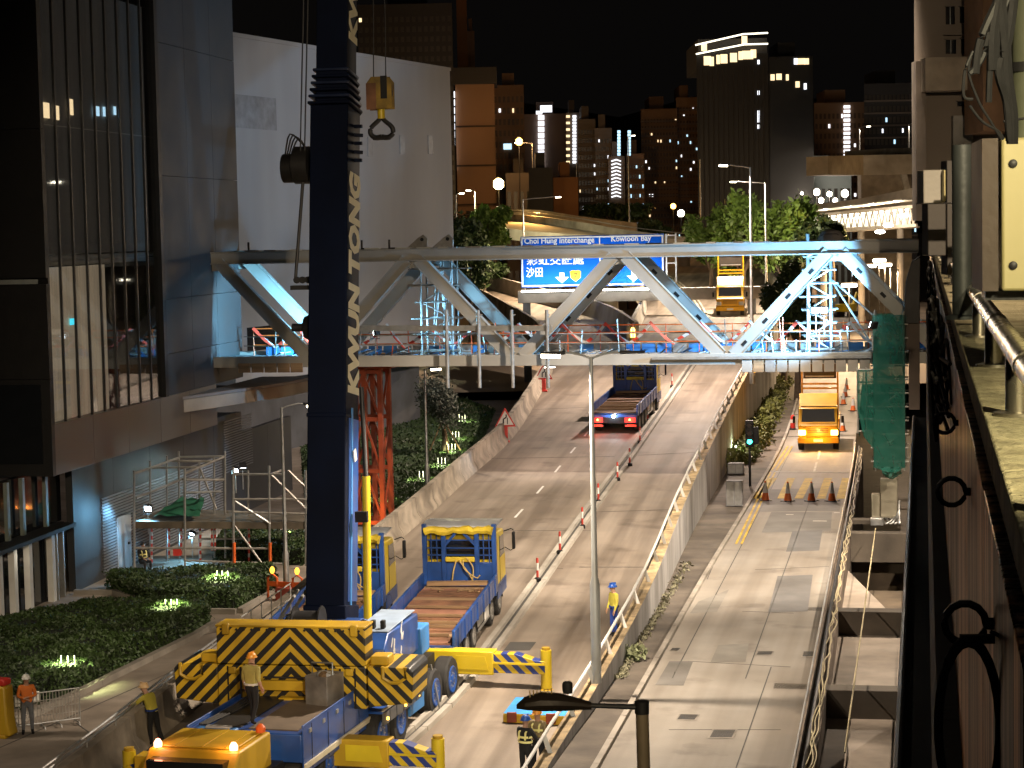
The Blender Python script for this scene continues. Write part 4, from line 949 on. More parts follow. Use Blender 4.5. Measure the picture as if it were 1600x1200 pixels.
# counterweight slabs
uw = 2.03
up_ = S(MB().prism([(-uw, z_mid + .01), (uw, z_mid + .01), (uw, z_hi), (-uw, z_hi)], -4.2, -3.35), 'upper_counterweight', chev, .03)
S(MB().b2(-uw - .02, uw + .02, -4.22, -3.35, z_hi, z_hi + .05), 'top_plate', yellow, .01)
lo = S(MB().prism([(-uw, z_lo), (uw, z_lo), (uw, z_mid - .01), (-uw, z_mid - .01)], -4.18, -2.3), 'lower_counterweight', chev, .03)
for s in (-1, 1):
    m = MB(); x0_, x1_, x2_ = uw + .02, uw + .95, uw + 1.25
    pts = [(s * x0_, z_lo + .03), (s * (x2_ - .05), z_lo + .16), (s * x2_, z_mid - .16), (s * (x2_ - .1), z_mid - .04), (s * x0_, z_mid - .02)]
    if s < 0: pts = pts[::-1]
    m.prism(pts, -4.1, -2.3); w_ = S(m, 'wing_weight', chev, .03)
    m = MB(); c = (s * (uw + .75), -4.14, z_mid - .3); m.path([(c[0] - .3, c[1], c[2] + .3), (c[0] - .3, c[1], c[2]), (c[0] - .1, c[1], c[2] - .12), (c[0] + .1, c[1], c[2] - .12), (c[0] + .3, c[1], c[2]), (c[0] + .3, c[1], c[2] + .3)], .05); S(m, 'lifting_eye', yellow, 0)
    S(MB().b2(s * (uw + .3) - .25, s * (uw + .3) + .25, -3.9, -3.3, z_mid - .03, z_mid + .22), 'shackle_block', yellow, .04)
    for x in (.65,):
        S(MB().b2(s * 1.17 - .17, s * 1.17 + .17, -4.24, -4.19, z_lo + .12, z_mid - .06), 'ladder_plate', yellow, .01)
        for k in range(4): S(MB().b2(s * 1.17 - .2, s * 1.17 + .2, -4.30, -4.25, z_lo + .2 + k * .26, z_lo + .23 + k * .26), 'rung', darkm, 0)
        for e in (-.19, .19): S(MB().b2(s * 1.17 + e - .02, s * 1.17 + e + .02, -4.30, -4.25, z_lo + .1, z_mid - .05), 'ladder_rail', darkm, 0)
    S(MB().b2(s * 1.75 - .1, s * 1.75 + .1, -4.3, -4.18, z_hi - .2, z_hi + .1), 'lug', yellow, .03)
    S(MB().b2(s * 1.6 - .12, s * 1.6 + .1, -4.25, -4.18, z_mid - .25, z_mid - .06), 'lug', yellow, .03)
S(MB().b2(-.95, .75, -4.34, -4.2, z_lo + .48, z_lo + .74), 'cross_bar', yellow, .02); S(MB().b2(-.75, .7, -4.26, -4.19, z_lo + .80, z_lo + .83), 'bar', darkm, 0)
S(MB().b2(-.3, .55, -4.5, -4.19, z_lo + .05, z_lo + .32), 'tow_box', yellow, .04)
# superstructure
S(MB().prism([(-2.6, 1.3), (2.2, 1.3), (2.2, 2.3), (-.5, 3.0), (-2.6, 2.9)], -.95, 1.0, ax='x'), 'turntable', blue, .03)
S(MB().lathe([(1.35, .95), (1.35, 1.35)], 28), 'slew_ring', darkm, 0)
mbx = S(MB().prism([(-2.4, 1.7), (1.6, 1.7), (1.6, 2.75), (-1.9, 2.85), (-2.4, 2.5)], 1.02, 2.1, ax='x'), 'engine_house', blue, .04)
S(MB().b2(1.06, 2.06, -1.8, 1.4, 2.86, 2.89), 'house_roof', mat('pale_blue_roof', (.26, .34, .46), .5, dirt=.25), .01)
for k in range(3): S(MB().b2(1.2 + k * .28, 1.32 + k * .28, -1.5, -1.3, 2.89, 3.12), 'exhaust', blackp, .02)
# brush-written marks on the engine house side
for j, (y_, z_) in enumerate(((-1.5, 2.3), (-.5, 2.35))):
    for k in range(5):
        a = Vector((2.11, y_ + rnd.uniform(-.2, .2), z_ + rnd.uniform(-.35, .35))); S(MB().bar(a, a + Vector((0, rnd.uniform(-.1, .3), rnd.uniform(.1, .35))), .012, rnd.uniform(.06, .12)), 'painted_mark', whitep, 0)
S(MB().prism([(1.6, 1.5), (2.6, 1.5), (2.6, 2.3), (1.6, 2.3)], 1.1, 2.2, ax='x'), 'side_locker', lblue, .04)
for x in (-1.3, -1.05): S(MB().tube((x, -2.0, 2.7), (x - .3, 2.0, 3.3), .05), 'hydraulic_pipe', galv, 0)
for k in range(7): S(MB().tube((-1.9 + .12 * k, -2.2, 2.1 + .05 * k), (-1.4 + .1 * k, 2.8, 2.3 + .16 * k), .03, n=6), 'hose', rnd.choice([rubber, galv, darkm]), 0)
S(MB().b2(-1.9, -1.0, -2.2, .4, 1.5, 2.35), 'winch_house', blue, .04)
S(MB().lathe([(.48, -.4), (.48, -.36), (.34, -.36), (.34, .36), (.48, .36), (.48, .4)], 18, (-.25, -1.6, 3.05), ax='x'), 'winch_drum', darkm, 0)
for s in (-1, 1):
    for k in range(9): S(MB().lathe([(.035, 0), (.035, -.03)], 6, (s * (.2 + k * .21), -4.215, z_hi - .06), ax='y'), 'bolt', darkm, 0)
    for z in (z_lo + .3, z_mid - .3): S(MB().b2(s * 1.72, s * 1.76, -4.2, -4.185, z - .25, z + .25), 'panel_seam', blackp, 0)
for h in (.45, .9): S(MB().tube((-2.0, -2.2, 2.4 + h), (-2.0, 2.6, 2.5 + h), .022, n=6), 'guard_rail', galv, 0)
for k in range(6): S(MB().tube((-2.0, -2.2 + k * .95, 2.3), (-2.0, -2.2 + k * .95, 3.35), .022, n=6), 'guard_post', galv, 0)
S(MB().b2(-2.1, -1.0, -2.2, 2.6, 2.32, 2.38), 'walkway', galv, .01)
for k in range(5): S(MB().path(smooth([Vector((-.9 + .1 * k, -2.5, 2.9)), Vector((-1.0 + .14 * k, -1.2, 3.2 + .1 * (k % 2))), Vector((-.85 + .1 * k, .0, 2.8))], 4), .022, 5), 'hose', rubber, 0)
# boom
el = R_(80.5); e = Vector((-.010, math.cos(el), math.sin(el))).normalized(); un = Vector((0, -math.sin(el), math.cos(el))); bo_ = Vector((-.06, .35, 2.9))
def bp(t, x=0, u=0): return bo_ + e * t + un * u + Vector((x, 0, 0))
def boomsec(w_, d_, t0, t1, ch=.22):
    m = MB(); vs = []
    sec = [(-w_ / 2, d_ / 2), (w_ / 2, d_ / 2), (w_ / 2, -d_ * .2), (w_ * .28, -d_ / 2), (-w_ * .28, -d_ / 2), (-w_ / 2, -d_ * .2)]
    for t in (t0, t1):
        for a, b in sec: vs.append(bp(t, a, b))
    n_ = len(sec); m.add(vs, [(i, (i + 1) % n_, n_ + (i + 1) % n_, n_ + i) for i in range(n_)] + [tuple(range(n_ - 1, -1, -1)), tuple(range(n_, 2 * n_))]); return m
tb0 = 14.6
S(boomsec(1.12, 1.95, -.5, tb0), 'boom_base', navy, .03)
S(boomsec(.92, 1.5, tb0, 30), 'boom_extension', navy, .02)
for k in range(6): S(boomsec(1.26 - .04 * k, 2.08 - .07 * k, tb0 + .02 + k * .2, tb0 + .1 + k * .2), 'boom_collar', mat('collar_blue', (.008, .018, .06), .4) if k % 2 else navy, .02)
S(boomsec(1.24, 2.05, -.2, .3), 'boom_foot', navy, .03); S(boomsec(1.17, 2.0, 5.6, 5.72), 'boom_band', navy, .02)
S(MB().bar(bp(.4, .57, .1), bp(5.6, .57, .1), .02, 1.0, up=un), 'side_plate', blue, 0)
S(MB().bar(bp(.3, .59, .35), bp(5.9, .59, .35), .03, .12, up=un), 'side_plate', lblue, 0)
lm = mat('boom_letters', (.85, .80, .58), .5, var=.05, dirt=.15)
for s_, t_, wd, off in (('KWUN TONG', 6.3, 6.4, .57), ('KWUN TONG', 16.6, 6.6, .47)):
    me = text_mesh(s_, 1.0, .004, bold=.055)
    xs = [v.co.x for v in me.vertices]; yss = [v.co.y for v in me.vertices]; k = wd / (max(xs) - min(xs)); kh = (1.25 if off > .5 else .95) / (max(yss) - min(yss))
    # reads upward along the boom on its right flank: letter x along e, letter y towards the camera side
    o = bp(t_, off, -.36 if off > .5 else -.28); X = e; Y_ = un; Z_ = Vector((1, 0, 0))
    T = Matrix(((X.x * k, Y_.x * kh, Z_.x, o.x), (X.y * k, Y_.y * kh, Z_.y, o.y), (X.z * k, Y_.z * kh, Z_.z, o.z), (0, 0, 0, 1)))
    me.transform(T); me.materials.clear(); me.materials.append(lm); inframe(link('boom_lettering', me, crane), FS)
S(MB().tube((.62, 1.5, 1.9), bp(4.0, .72, -.75), .12, n=14), 'lift_cylinder', byellow, 0); S(MB().tube((-1.2, 1.7, 1.9), bp(4.1, -.75, -.95), .19, n=14), 'lift_cylinder', byellow, 0)
for sx in (.75, -.75): S(MB().tube(bp(4.0, sx * .96, -.75), bp(6.6, sx * .7, -.9), .07, n=12), 'cylinder_rod', darkm, 0)
# reel, rods and lamp on the boom's left flank
rt_ = 13.0
S(MB().lathe([(.3, 0), (.55, .04), (.55, .5), (.3, .55)], 18, tuple(bp(rt_, -1.25, .2)), ax='x'), 'hose_reel', darkm, 0); S(MB().lathe([(.42, -.28), (.42, .02)], 16, tuple(bp(rt_ - .1, -1.25, .3)), ax='x'), 'reel_motor', blackp, 0)
S(MB().bar(bp(rt_, -.95, .2), bp(rt_, -.6, .2), .3, .6), 'reel_bracket', navy, 0)
for k in range(4): S(MB().path(smooth([bp(rt_ + .5, -.9, .2), bp(rt_ + .75 + .05 * k, -1.1 - .08 * k, .35), bp(rt_ + .1, -1.3 - .05 * k, .5)], 4), .025, 5), 'hose', rubber, 0)
S(MB().tube(bp(rt_ - .5, -.95, .3), bp(9.6, -1.15, .3), .05), 'rod', darkm, 0); S(MB().bar(bp(9.4, -1.25, .3), bp(9.4, -.6, .3), .35, .12), 'rod_bracket', darkm, 0)
for k in range(3): S(MB().lathe([(.1, -.06), (.1, .06)], 10, tuple(bp(9.62, -1.1 + .17 * k, .3)), ax='y'), 'pulley', darkm, 0)
for x_ in (-.82, -.95): S(MB().tube(bp(rt_ + .3, x_, .6), bp(30, x_ + .2, .6), .022, n=5), 'hoist_rope', darkm, 0)
S(MB().lathe([(.12, -.5), (.12, -.15), (.32, -.12), (.4, .1), (.3, .3)], 14, tuple(bp(8.25, -.75, .2)), ax='x'), 'boom_lamp', darkm, 0)
for k in range(5): S(MB().bar(bp(13.1 + .25 * k, .54, .2), bp(13.1 + .25 * k, .78, .2 - .1 * (k % 2)), .12, .1), 'cable_clip', navy, 0)
S(MB().bar(bp(2.8, .7, .3), bp(2.8, 1.05, .3), .18, .3), 'side_bracket', blackp, 0)
S(MB().bar(bp(4.4, .66, .2), bp(4.7, .66, .35), .03, .22), 'warning_plate', whitep, 0)
# carrier
Lf, Lr = -9.5, 5.5; hw = 1.5
Cc(MB().b2(-1.0, 1.0, Lf, Lr, .75, 1.35), 'carrier_frame', darkm)
zd = 2.02
Cc(MB().prism([(-hw, 1.3), (hw, 1.3), (hw, zd), (-hw, zd)], -8.0, -3.0), 'front_deck', blue, .04)
Cc(MB().b2(-1.05, -.25, -7.6, -3.1, zd, zd + .03), 'deck_plate', darkm, 0); Cc(MB().b2(.0, 1.3, -7.7, -3.1, zd, zd + .03), 'deck_plate', mat('worn_plate', (.16, .12, .085), .7, .2, dirt=.4), 0)
Cc(MB().b2(-1.2, -.15, -8.25, -7.95, zd - .15, zd + .1), 'cable_tray', lblue, .04); Cc(MB().b2(-.95, -.3, -8.2, -8.0, zd + .1, zd + .16), 'tarp_strip', silver, .02)
Cc(MB().b2(hw, hw + .04, -8.0, -3.0, 1.0, zd + .22), 'side_panel', blue, .01); Cc(MB().b2(-hw - .04, -hw, -8.0, -3.0, 1.0, zd + .1), 'side_panel', blue, .01)
Cc(MB().b2(hw + .045, hw + .1, -8.0, -2.9, 1.15, 1.28), 'pale_rail', mat('cream_strip', (.62, .56, .42), .5), 0)
Cc(MB().prism([(-11.0, .6), (-8.3, .6), (-8.3, 2.15), (-10.3, 2.15), (-11.0, 1.5)], -hw, hw * .55, ax='x'), 'driver_cab', yellow, .06)
Cc(MB().b2(-hw + .15, hw * .55 - .15, -10.2, -8.5, 2.152, 2.2), 'roof_panel', yellow, .02)
for x in (-hw + .2, hw * .55 - .2):
    Cc(MB().lathe([(.1, 0), (.1, .1), (.05, .18)], 10, (x, -10.2, 2.16)), 'marker_lamp', emat('marker_lamp', (1, .35, .2), 8), 0); light('marker_glow', 'POINT', (x, -10.3, 2.45), 18, (1, .4, .25), crane, .05)
Cc(MB().lathe([(.12, 0), (.12, .12), (.05, .2)], 10, (hw * .55 - .15, -8.6, 2.2)), 'beacon', orangep, 0)
Cc(MB().b2(hw - .1, hw + .4, -2.9, .6, 1.32, 1.4), 'fender', blue, .02)
for k in range(6): Cc(MB().b2(hw + .38, hw + .43, -2.9 + k * .6, -2.35 + k * .6, 1.0, 1.34), 'skirt_panel', mat('grey_rubber_skirt', (.10, .10, .10), .7), .01)
Cc(MB().b2(hw + .40, hw + .45, -2.95, .7, 1.4, 1.46), 'pale_rail', mat('cream_strip', (.62, .56, .42), .5), 0)
Cc(MB().b2(hw - .3, hw + .2, .2, 1.6, .5, 1.5), 'battery_box', lblue, .03)
for y in (-2.6, .25, -1.0):
    Cc(MB().lathe([(.045, 0), (.045, .05)], 8, (hw + .43, y, 1.15), ax='x'), 'side_marker', emat('side_marker', (1, .55, .08), 6), 0)
for k in range(4): Cc(MB().b2(hw + .04, hw + .05, -7.4 + k * 1.2, -7.38 + k * 1.2, 1.05, zd + .15), 'panel_seam', darkm, 0)
for k in range(5): Cc(MB().b2(hw + .04, hw + .07, -7.6 + k * 1.0, -7.45 + k * 1.0, zd - .05, zd + .05), 'latch', galv, 0)
for k in range(4): Cc(MB().path(smooth([Vector((-1.35 + .06 * k, -7.6, zd + .05)), Vector((-1.25 + .1 * k, -5.5, zd + .06)), Vector((-1.4 + .08 * k, -3.4, zd + .05))], 4), .025, 5), 'hose', rubber, 0)
for x in (-.9, -.2, .4): Cc(MB().b2(x, x + .02, -10.2, -8.5, 2.2, 2.215), 'roof_rib', yellow, 0)
Cc(MB().b2(-hw + .2, hw * .55 - .2, -10.9, -10.5, 1.55, 2.0), 'windscreen', dglass, 0)
brim = mat('blue_rim', (.018, .085, .36), .35, dirt=.25)
def cwheel(y, s=1):
    o = wheel(crane, 0, 0, .70, .46, brim, s); inframe(o, FC @ Matrix.Translation((s * (hw + (.05 if y > -4 else -.35)), y, .70)))
for y in (-7.4, -5.6, -2.6, -.9, 2.5, 4.25):
    cwheel(y, 1); cwheel(y, -1)
# outrigger beams
def outrigger(y, x1, s, zc, near):
    m = MB(); m.b2(min(s * .4, s * (hw + 1.35)), max(s * .4, s * (hw + 1.35)), y - .28, y + .28, zc - .36, zc + .36); Cc(m, 'outrigger_box', byellow if s > 0 and not near else yellow, .03)
    Cc(MB().prism([(s * (hw + .2), zc - .2), (s * (hw + 1.2), zc - .2), (s * (hw + 1.1), zc + .22), (s * (hw + .2), zc + .22)] if s > 0 else [(s * (hw + .2), zc + .22), (s * (hw + 1.1), zc + .22), (s * (hw + 1.2), zc - .2), (s * (hw + .2), zc - .2)], y - .295, y - .281), 'box_panel', byellow, 0)
    xa, xb = s * (hw + 1.3), s * x1
    m = MB(); m.prism([(xa, zc - .3), (xb, zc - .3), (xb, zc + .1), (xb - s * .3, zc + .12), (xb - s * .9, zc + .3), (xa, zc + .3)], y - .2, y + .2); Cc(m, 'outrigger_beam', chevb, .02)
    Cc(MB().b2(min(xa, xb), max(xa, xb), y - .24, y - .2, zc - .02, zc + .04), 'beam_rib', byellow, 0)
    Cc(MB().tube((xb, y, zc - .75), (xb, y, zc + .42), .17, n=14), 'jack', byellow, 0); Cc(MB().tube((xb, y, zc + .42), (xb, y, zc + .5), .13, n=12), 'jack_cap', yellow, 0)
    Cc(MB().tube((xb, y, .14), (xb, y, zc - .7), .1, n=12), 'jack_rod', galv, 0); Cc(MB().lathe([(.35, .12), (.35, .18), (.12, .3)], 16, (xb, y, 0)), 'jack_foot', yellow, 0)
outrigger(5.3, 4.45, 1, 1.05, False); outrigger(-5.1, 4.1, 1, .9, True); outrigger(-8.0, 3.1, -1, 1.0, True)
inframe(MB().b2(hw + 1.0, 5.9, 3.55, 3.75, .03, .13).build('ground_beam', orust, crane), FC)
for y_, zt__ in ((1.95, 1.25), (6.0, 1.9)):
    pass
def ladder(label, foot, top, w_=.34):
    t = thing('ladder', label, 'ladder', foot, 0, 'aluminium ladders on the crane'); v = Vector(top) - Vector(foot); sdv = v.cross(Vector((0, -1, .3))).normalized() * w_ / 2
    for s in (-1, 1): MB().bar(sdv * s, v + sdv * s, .045, .05).build('stile', galv, t)
    n_ = int(v.length / .28)
    for i in range(1, n_): MB().tube(v * (i / n_) - sdv, v * (i / n_) + sdv, .016, n=6).build('rung', galv, t)
f1 = pm(679, 1113); ladder('aluminium ladder leaning on the crane right of the chevron wing weight', f1, pY(664, 1040, f1.y + .15))
f1 = pm(602, 1168); ladder('aluminium ladder between the crane wheels below the counterweight', f1, pY(588, 1106, f1.y + .1))
# pad under the far jack and near jack
def pad(q, label):
    P = [pm(x, y, .02) for x, y in q]; c = sum(P, Vector()) / 4; t = thing('outrigger_pad', label, 'pad', c)
    vs = [p - c for p in P]; up3 = Vector((0, 0, .26)); m = MB()
    m.add(vs + [v + up3 for v in vs], [(3, 2, 1, 0), (4, 5, 6, 7), (0, 1, 5, 4), (1, 2, 6, 5), (2, 3, 7, 6), (3, 0, 4, 7)]); m.build('pad_body', yellow, t, .02)
    MB().add([v * .985 + up3 + Vector((0, 0, .012)) for v in vs], [(0, 1, 2, 3)]).build('pad_top', mat('bright_blue_pad', (.04, .28, .68), .6, var=.25, scale=2, dirt=.3), t)
    for f_ in (.14, .75):
        a = vs[0].lerp(vs[1], f_); MB().box(a.x, a.y - .02, .14, .28, .06, .3).build('pad_lug', orust, t, .02)
pad(((786, 1129), (886, 1134), (900, 1108), (806, 1103)), 'blue topped timber pad with orange edge under the crane outrigger')
# tool bin on the crane deck
cbin = FC @ Vector((.95, -4.75, zd + .03)); t = thing('tool_bin', 'dented grey metal tool bin standing on the crane deck', 'bin', cbin, azc + .25); t.scale = (.8, .8, .8)
for a in ((-.42, .42, -.5, -.46), (-.42, .42, .46, .5), (-.42, -.38, -.46, .46), (.38, .42, -.46, .46)): MB().b2(*a, 0, .95).build('side_panel', mat('bin_steel', (.30, .27, .24), .5, .5, var=.25, dirt=.4), t, .01)
MB().b2(-.38, .38, -.46, .46, .02, .06).build('floor_panel', darkm, t); MB().b2(-.44, .44, -.52, .52, .95, .99).build('rim_frame', galv, t) if False else None
MB().path([(-.4, -.1, .95), (-.4, -.1, 1.3), (.4, -.1, 1.35), (.4, -.1, .95)], .03).build('handle', galv, t)
for i in range(7): MB().ell((rnd.uniform(-.25, .25), rnd.uniform(-.35, .35), .85), (.2, .2, .14), 8, 5).build('contents', rnd.choice([silver, darkm, wood]), t)
# hook block
hk = pY(595, 150, 66.); t = thing('hook_block', 'yellow and black hook block hanging from the crane ropes', 'hook block', hk, .15)
for s in (-1, 1):
    MB().prism([(-.40, -.42), (.40, -.42), (.40, .42), (.26, .6), (-.26, .6), (-.40, .42)], s * .22 - .03, s * .22 + .03).build('cheek_plate', mat('hook_yellow', (.30, .19, .02), .55, var=.35, scale=3, dirt=.6), t, .02)
    MB().b2(-.42, -.1, s * .26 - .01, s * .26 + .01, -.44, .4).build('dark_panel', rust, t)
    MB().b2(.05, .26, s * .265 - .01, s * .265 + .01, -.1, .62).build('dark_panel', blackp, t)
for k in range(3): MB().lathe([(.36, -.05), (.3, -.02), (.3, .02), (.36, .05)], 18, (0, -.12 + .12 * k, .1), ax='y').build('sheave', darkm, t)
MB().tube((0, 0, -.4), (0, 0, -.72), .12, n=12).build('swivel', byellow, t)
hkp = []
for s in (-1, 1):
    P = smooth([Vector((0, 0, -.68)), Vector((s * .12, 0, -.8)), Vector((s * .34, 0, -1.0)), Vector((s * .36, 0, -1.2)), Vector((s * .2, 0, -1.32)), Vector((0, 0, -1.3))], 4)
    MB().path(P, [lerp(.07, .09, i / len(P)) for i in range(len(P))], 8).build('hook', darkm, t)
MB().b2(-.3, .3, -.06, .06, -1.4, -1.28).build('hook_base', darkm, t, .04)
for x in (-.22, .18): MB().tube((x, 0, .5), (x * .6, 1.0, 16), .018, n=5).build('rope', darkm, t)

# ================================================================== PEOPLE
def person(label, loc, az, shirt, trousers, helmet=None, hair=None, pose='stand', vest=None, sleeves=True, waist=None, gloves=None, scale=1.0):
    t = thing('person', label, 'person', loc, az)
    J = dict(pel=(0, 0, .95), bel=(0, .0, 1.10), che=(0, .0, 1.30), nek=(0, .0, 1.46), hd0=(0, .02, 1.54), hd1=(0, .035, 1.64), hd2=(0, .03, 1.73),
             shL=(-.19, 0, 1.42), elL=(-.25, .02, 1.14), wrL=(-.25, .12, .90), shR=(.19, 0, 1.42), elR=(.25, .02, 1.14), wrR=(.25, .12, .90),
             hiL=(-.10, 0, .90), knL=(-.12, .03, .49), anL=(-.13, -.01, .09), toL=(-.15, .17, .05), hiR=(.10, 0, .90), knR=(.12, .03, .49), anR=(.13, -.01, .09), toR=(.15, .17, .05))
    if pose == 'walk': J.update(knL=(-.11, .18, .52), anL=(-.11, .16, .12), toL=(-.12, .33, .08), knR=(.11, -.02, .48), anR=(.11, -.22, .11), toR=(.12, -.06, .04), elR=(.25, -.08, 1.15), wrR=(.27, .02, .93))
    if pose == 'lean': J.update(che=(0, .12, 1.27), nek=(0, .2, 1.42), hd0=(0, .25, 1.49), hd1=(0, .3, 1.58), hd2=(0, .32, 1.67), bel=(0, .05, 1.09), shL=(-.19, .17, 1.38), elL=(-.27, .38, 1.2), wrL=(-.2, .6, 1.12), shR=(.19, .17, 1.38), elR=(.27, .38, 1.2), wrR=(.2, .6, 1.12), knR=(.13, -.06, .47), anR=(.15, -.2, .1), toR=(.17, -.03, .05))
    if pose == 'rail': J.update(elL=(-.28, .12, 1.16), wrL=(-.25, .38, 1.12), elR=(.28, .12, 1.16), wrR=(.25, .38, 1.12))
    if pose == 'fold': J.update(elL=(-.26, .08, 1.17), wrL=(-.03, .24, 1.16), elR=(.26, .08, 1.17), wrR=(.04, .26, 1.12))
    if pose == 'sit': J.update({k: (v[0], v[1], v[2] - .48) for k, v in J.items() if k[:2] not in ('kn', 'an', 'to')}); 
    if pose == 'sit': J.update(knL=(-.14, .42, .48), anL=(-.14, .40, .09), toL=(-.15, .57, .05), knR=(.14, .42, .48), anR=(.14, .40, .09), toR=(.15, .57, .05), elL=(-.27, .1, .72), wrL=(-.14, .34, .62), elR=(.27, .1, .72), wrR=(.14, .34, .62))
    R = dict(pel=.155, bel=.145, che=.165, nek=.075, hd0=.065, hd1=.095, hd2=.075, shL=.085, shR=.085, elL=.055, elR=.055, wrL=.038, wrR=.038, hiL=.10, hiR=.10, knL=.068, knR=.068, anL=.05, anR=.05, toL=.042, toR=.042)
    E = [('pel', 'bel'), ('bel', 'che'), ('che', 'nek'), ('nek', 'hd0'), ('hd0', 'hd1'), ('hd1', 'hd2'), ('che', 'shL'), ('shL', 'elL'), ('elL', 'wrL'), ('che', 'shR'), ('shR', 'elR'), ('elR', 'wrR'), ('pel', 'hiL'), ('hiL', 'knL'), ('knL', 'anL'), ('anL', 'toL'), ('pel', 'hiR'), ('hiR', 'knR'), ('knR', 'anR'), ('anR', 'toR')]
    names = list(J); me = bpy.data.meshes.new('body'); me.from_pydata([J[k] for k in names], [(names.index(a), names.index(b)) for a, b in E], [])
    o = bpy.data.objects.new('body', me); COL.objects.link(o); sk = o.modifiers.new('skin', 'SKIN'); sk.use_smooth_shade = True
    for i, k in enumerate(names): me.skin_vertices[0].data[i].radius = (R[k] * (1.12 if k in ('che', 'bel', 'pel') else 1), R[k] * (.8 if k in ('che', 'bel', 'pel') else 1))
    me.skin_vertices[0].data[names.index('pel')].use_root = True
    ss = o.modifiers.new('sub', 'SUBSURF'); ss.levels = 1; ss.render_levels = 1
    dg = bpy.context.evaluated_depsgraph_get(); bm_ = bpy.data.meshes.new_from_object(o.evaluated_get(dg)); bpy.data.objects.remove(o)
    mb = MB(); mb.add([v.co for v in bm_.vertices], [tuple(p.vertices) for p in bm_.polygons]); bpy.data.meshes.remove(bm_)
    JV = {k: Vector(v) for k, v in J.items()}
    def seg(p, a, b):
        ab = b - a; u = max(0, min(1, (p - a).dot(ab) / ab.length_squared)); return (p - a - ab * u).length
    def cls(p):
        best = min(E, key=lambda q: seg(p, JV[q[0]], JV[q[1]]) - .5 * min(R[q[0]], R[q[1]])); k = best[1]
        if k in ('hd0', 'hd1', 'hd2'): return 2
        if k[:2] in ('to',): return 3
        if k[:2] in ('hi', 'kn', 'an'): return 3 if (k[:2] == 'an' and p.z < .14) else 1
        if k in ('bel',) and (p - JV['pel']).z < .04: return 1
        if k[:2] == 'wr' and not sleeves: return 2
        return 0
    mb.m = [cls(sum((Vector(mb.v[i]) for i in f), Vector()) / len(f)) for f in mb.f]
    # hands: palm, four unequal fingers, thumb
    for s, wr, elb in ((-1, JV['wrL'], JV['elL']), (1, JV['wrR'], JV['elR'])):
        d = (wr - elb).normalized(); sd_ = d.cross(Vector((0, 0, 1)) if abs(d.z) < .9 else Vector((0, 1, 0))).normalized(); nn3 = d.cross(sd_)
        g = 4 if gloves else 2
        mb.bar(wr - d * .02, wr + d * .09, .075, .035, up=nn3, m=g)
        for k, L in enumerate((.065, .078, .074, .056)):
            b0 = wr + d * .085 + sd_ * (.028 - .019 * k); mid = b0 + d * L * .55 + nn3 * .008; mb.path([b0, mid, mid + d * L * .4 + nn3 * .022], [.010, .009, .007], 5, m=g)
        b0 = wr + d * .02 + sd_ * s * .03; mb.path([b0, b0 + d * .035 + sd_ * s * .025, b0 + d * .07 + sd_ * s * .02], [.012, .011, .008], 5, m=g)
    hc = JV['hd1']; fdir = Vector((0, 1, 0))
    mb.ell(hc + Vector((0, .0, .01)), (.078, .098, .115), 10, 8, 2)
    mb.bar(hc + Vector((0, .095, .02)), hc + Vector((0, .122, -.018)), .018, .022, m=2)
    for s in (-1, 1): mb.ell(hc + Vector((s * .03, .09, .022)), (.012, .008, .007), 6, 4, 3); mb.ell(hc + Vector((s * .08, 0, .0)), (.012, .022, .03), 6, 4, 2)
    mb.ell(hc + Vector((0, .09, -.055)), (.026, .01, .007), 6, 4, 5)
    mb.build('body', [shirt, trousers, skinm, blackp, gloves or skinm, mat('lips', (.35, .13, .1), .5, bump=0)], t)
    top = hc + Vector((0, -.005, .045))
    if helmet:
        h = MB(); h.ell(top, (.125, .15, .13), 14, 8, z0=-.05); hm = h.build('helmet', helmet, t)
        h = MB(); h.lathe([(.115, 0), (.136, -.01), (.136, -.002), (.115, .014)], 14); h.v = [(a + top.x, b * 1.18 + top.y + (.035 if b > 0 else 0) * b / .15, c + top.z) for a, b, c in h.v]; h.build('brim', helmet, hm)
        h = MB(); h.bar(top + Vector((0, -.12, .07)), top + Vector((0, .12, .07)), .03, .13); h.build('ridge', helmet, hm)
    if hair: h = MB(); h.ell(top + Vector((0, -.015, -.01)), (.095, .115, .1), 12, 8, z0=-.3); h.build('hair', hair, t)
    if vest is not None:
        refl = vest; b0, b1 = JV['bel'], JV['che']
        for f_ in (.1, .75):
            c = b0.lerp(b1, f_); v = MB(); P = [c + Vector((math.cos(a) * .205, math.sin(a) * .148, .0)) for a in [2 * math.pi * k / 14 for k in range(15)]]
            for p_, q_ in zip(P, P[1:]): v.bar(p_, q_, .012, .055)
            v.build('reflective_band', refl, t)
        for s in (-1, 1):
            v = MB(); c = JV['che']; P = [c + Vector((s * .1, .15, -.12)), c + Vector((s * .105, .13, .06)), c + Vector((s * .10, .02, .17)), c + Vector((s * .10, -.13, .07)), c + Vector((s * .1, -.155, -.12))]
            for p_, q_ in zip(P, P[1:]): v.bar(p_, q_, .05, .014, up=(0, 1, .1))
            v.build('reflective_strap', refl, t)
    if waist:
        v = MB(); P = [JV['bel'] + Vector((math.cos(a) * .2, math.sin(a) * .15, -.08)) for a in [2 * math.pi * k / 12 for k in range(13)]]
        for p_, q_ in zip(P, P[1:]): v.bar(p_, q_, .02, .05)
        v.build('belt', waist, t)
    return t
hiv = mat('hi_vis_yellow', (.62, .55, .08), .8, var=.1, scale=5, bump=.3); olive = mat('olive_yellow_shirt', (.42, .37, .11), .85, var=.15, scale=5, bump=.3)
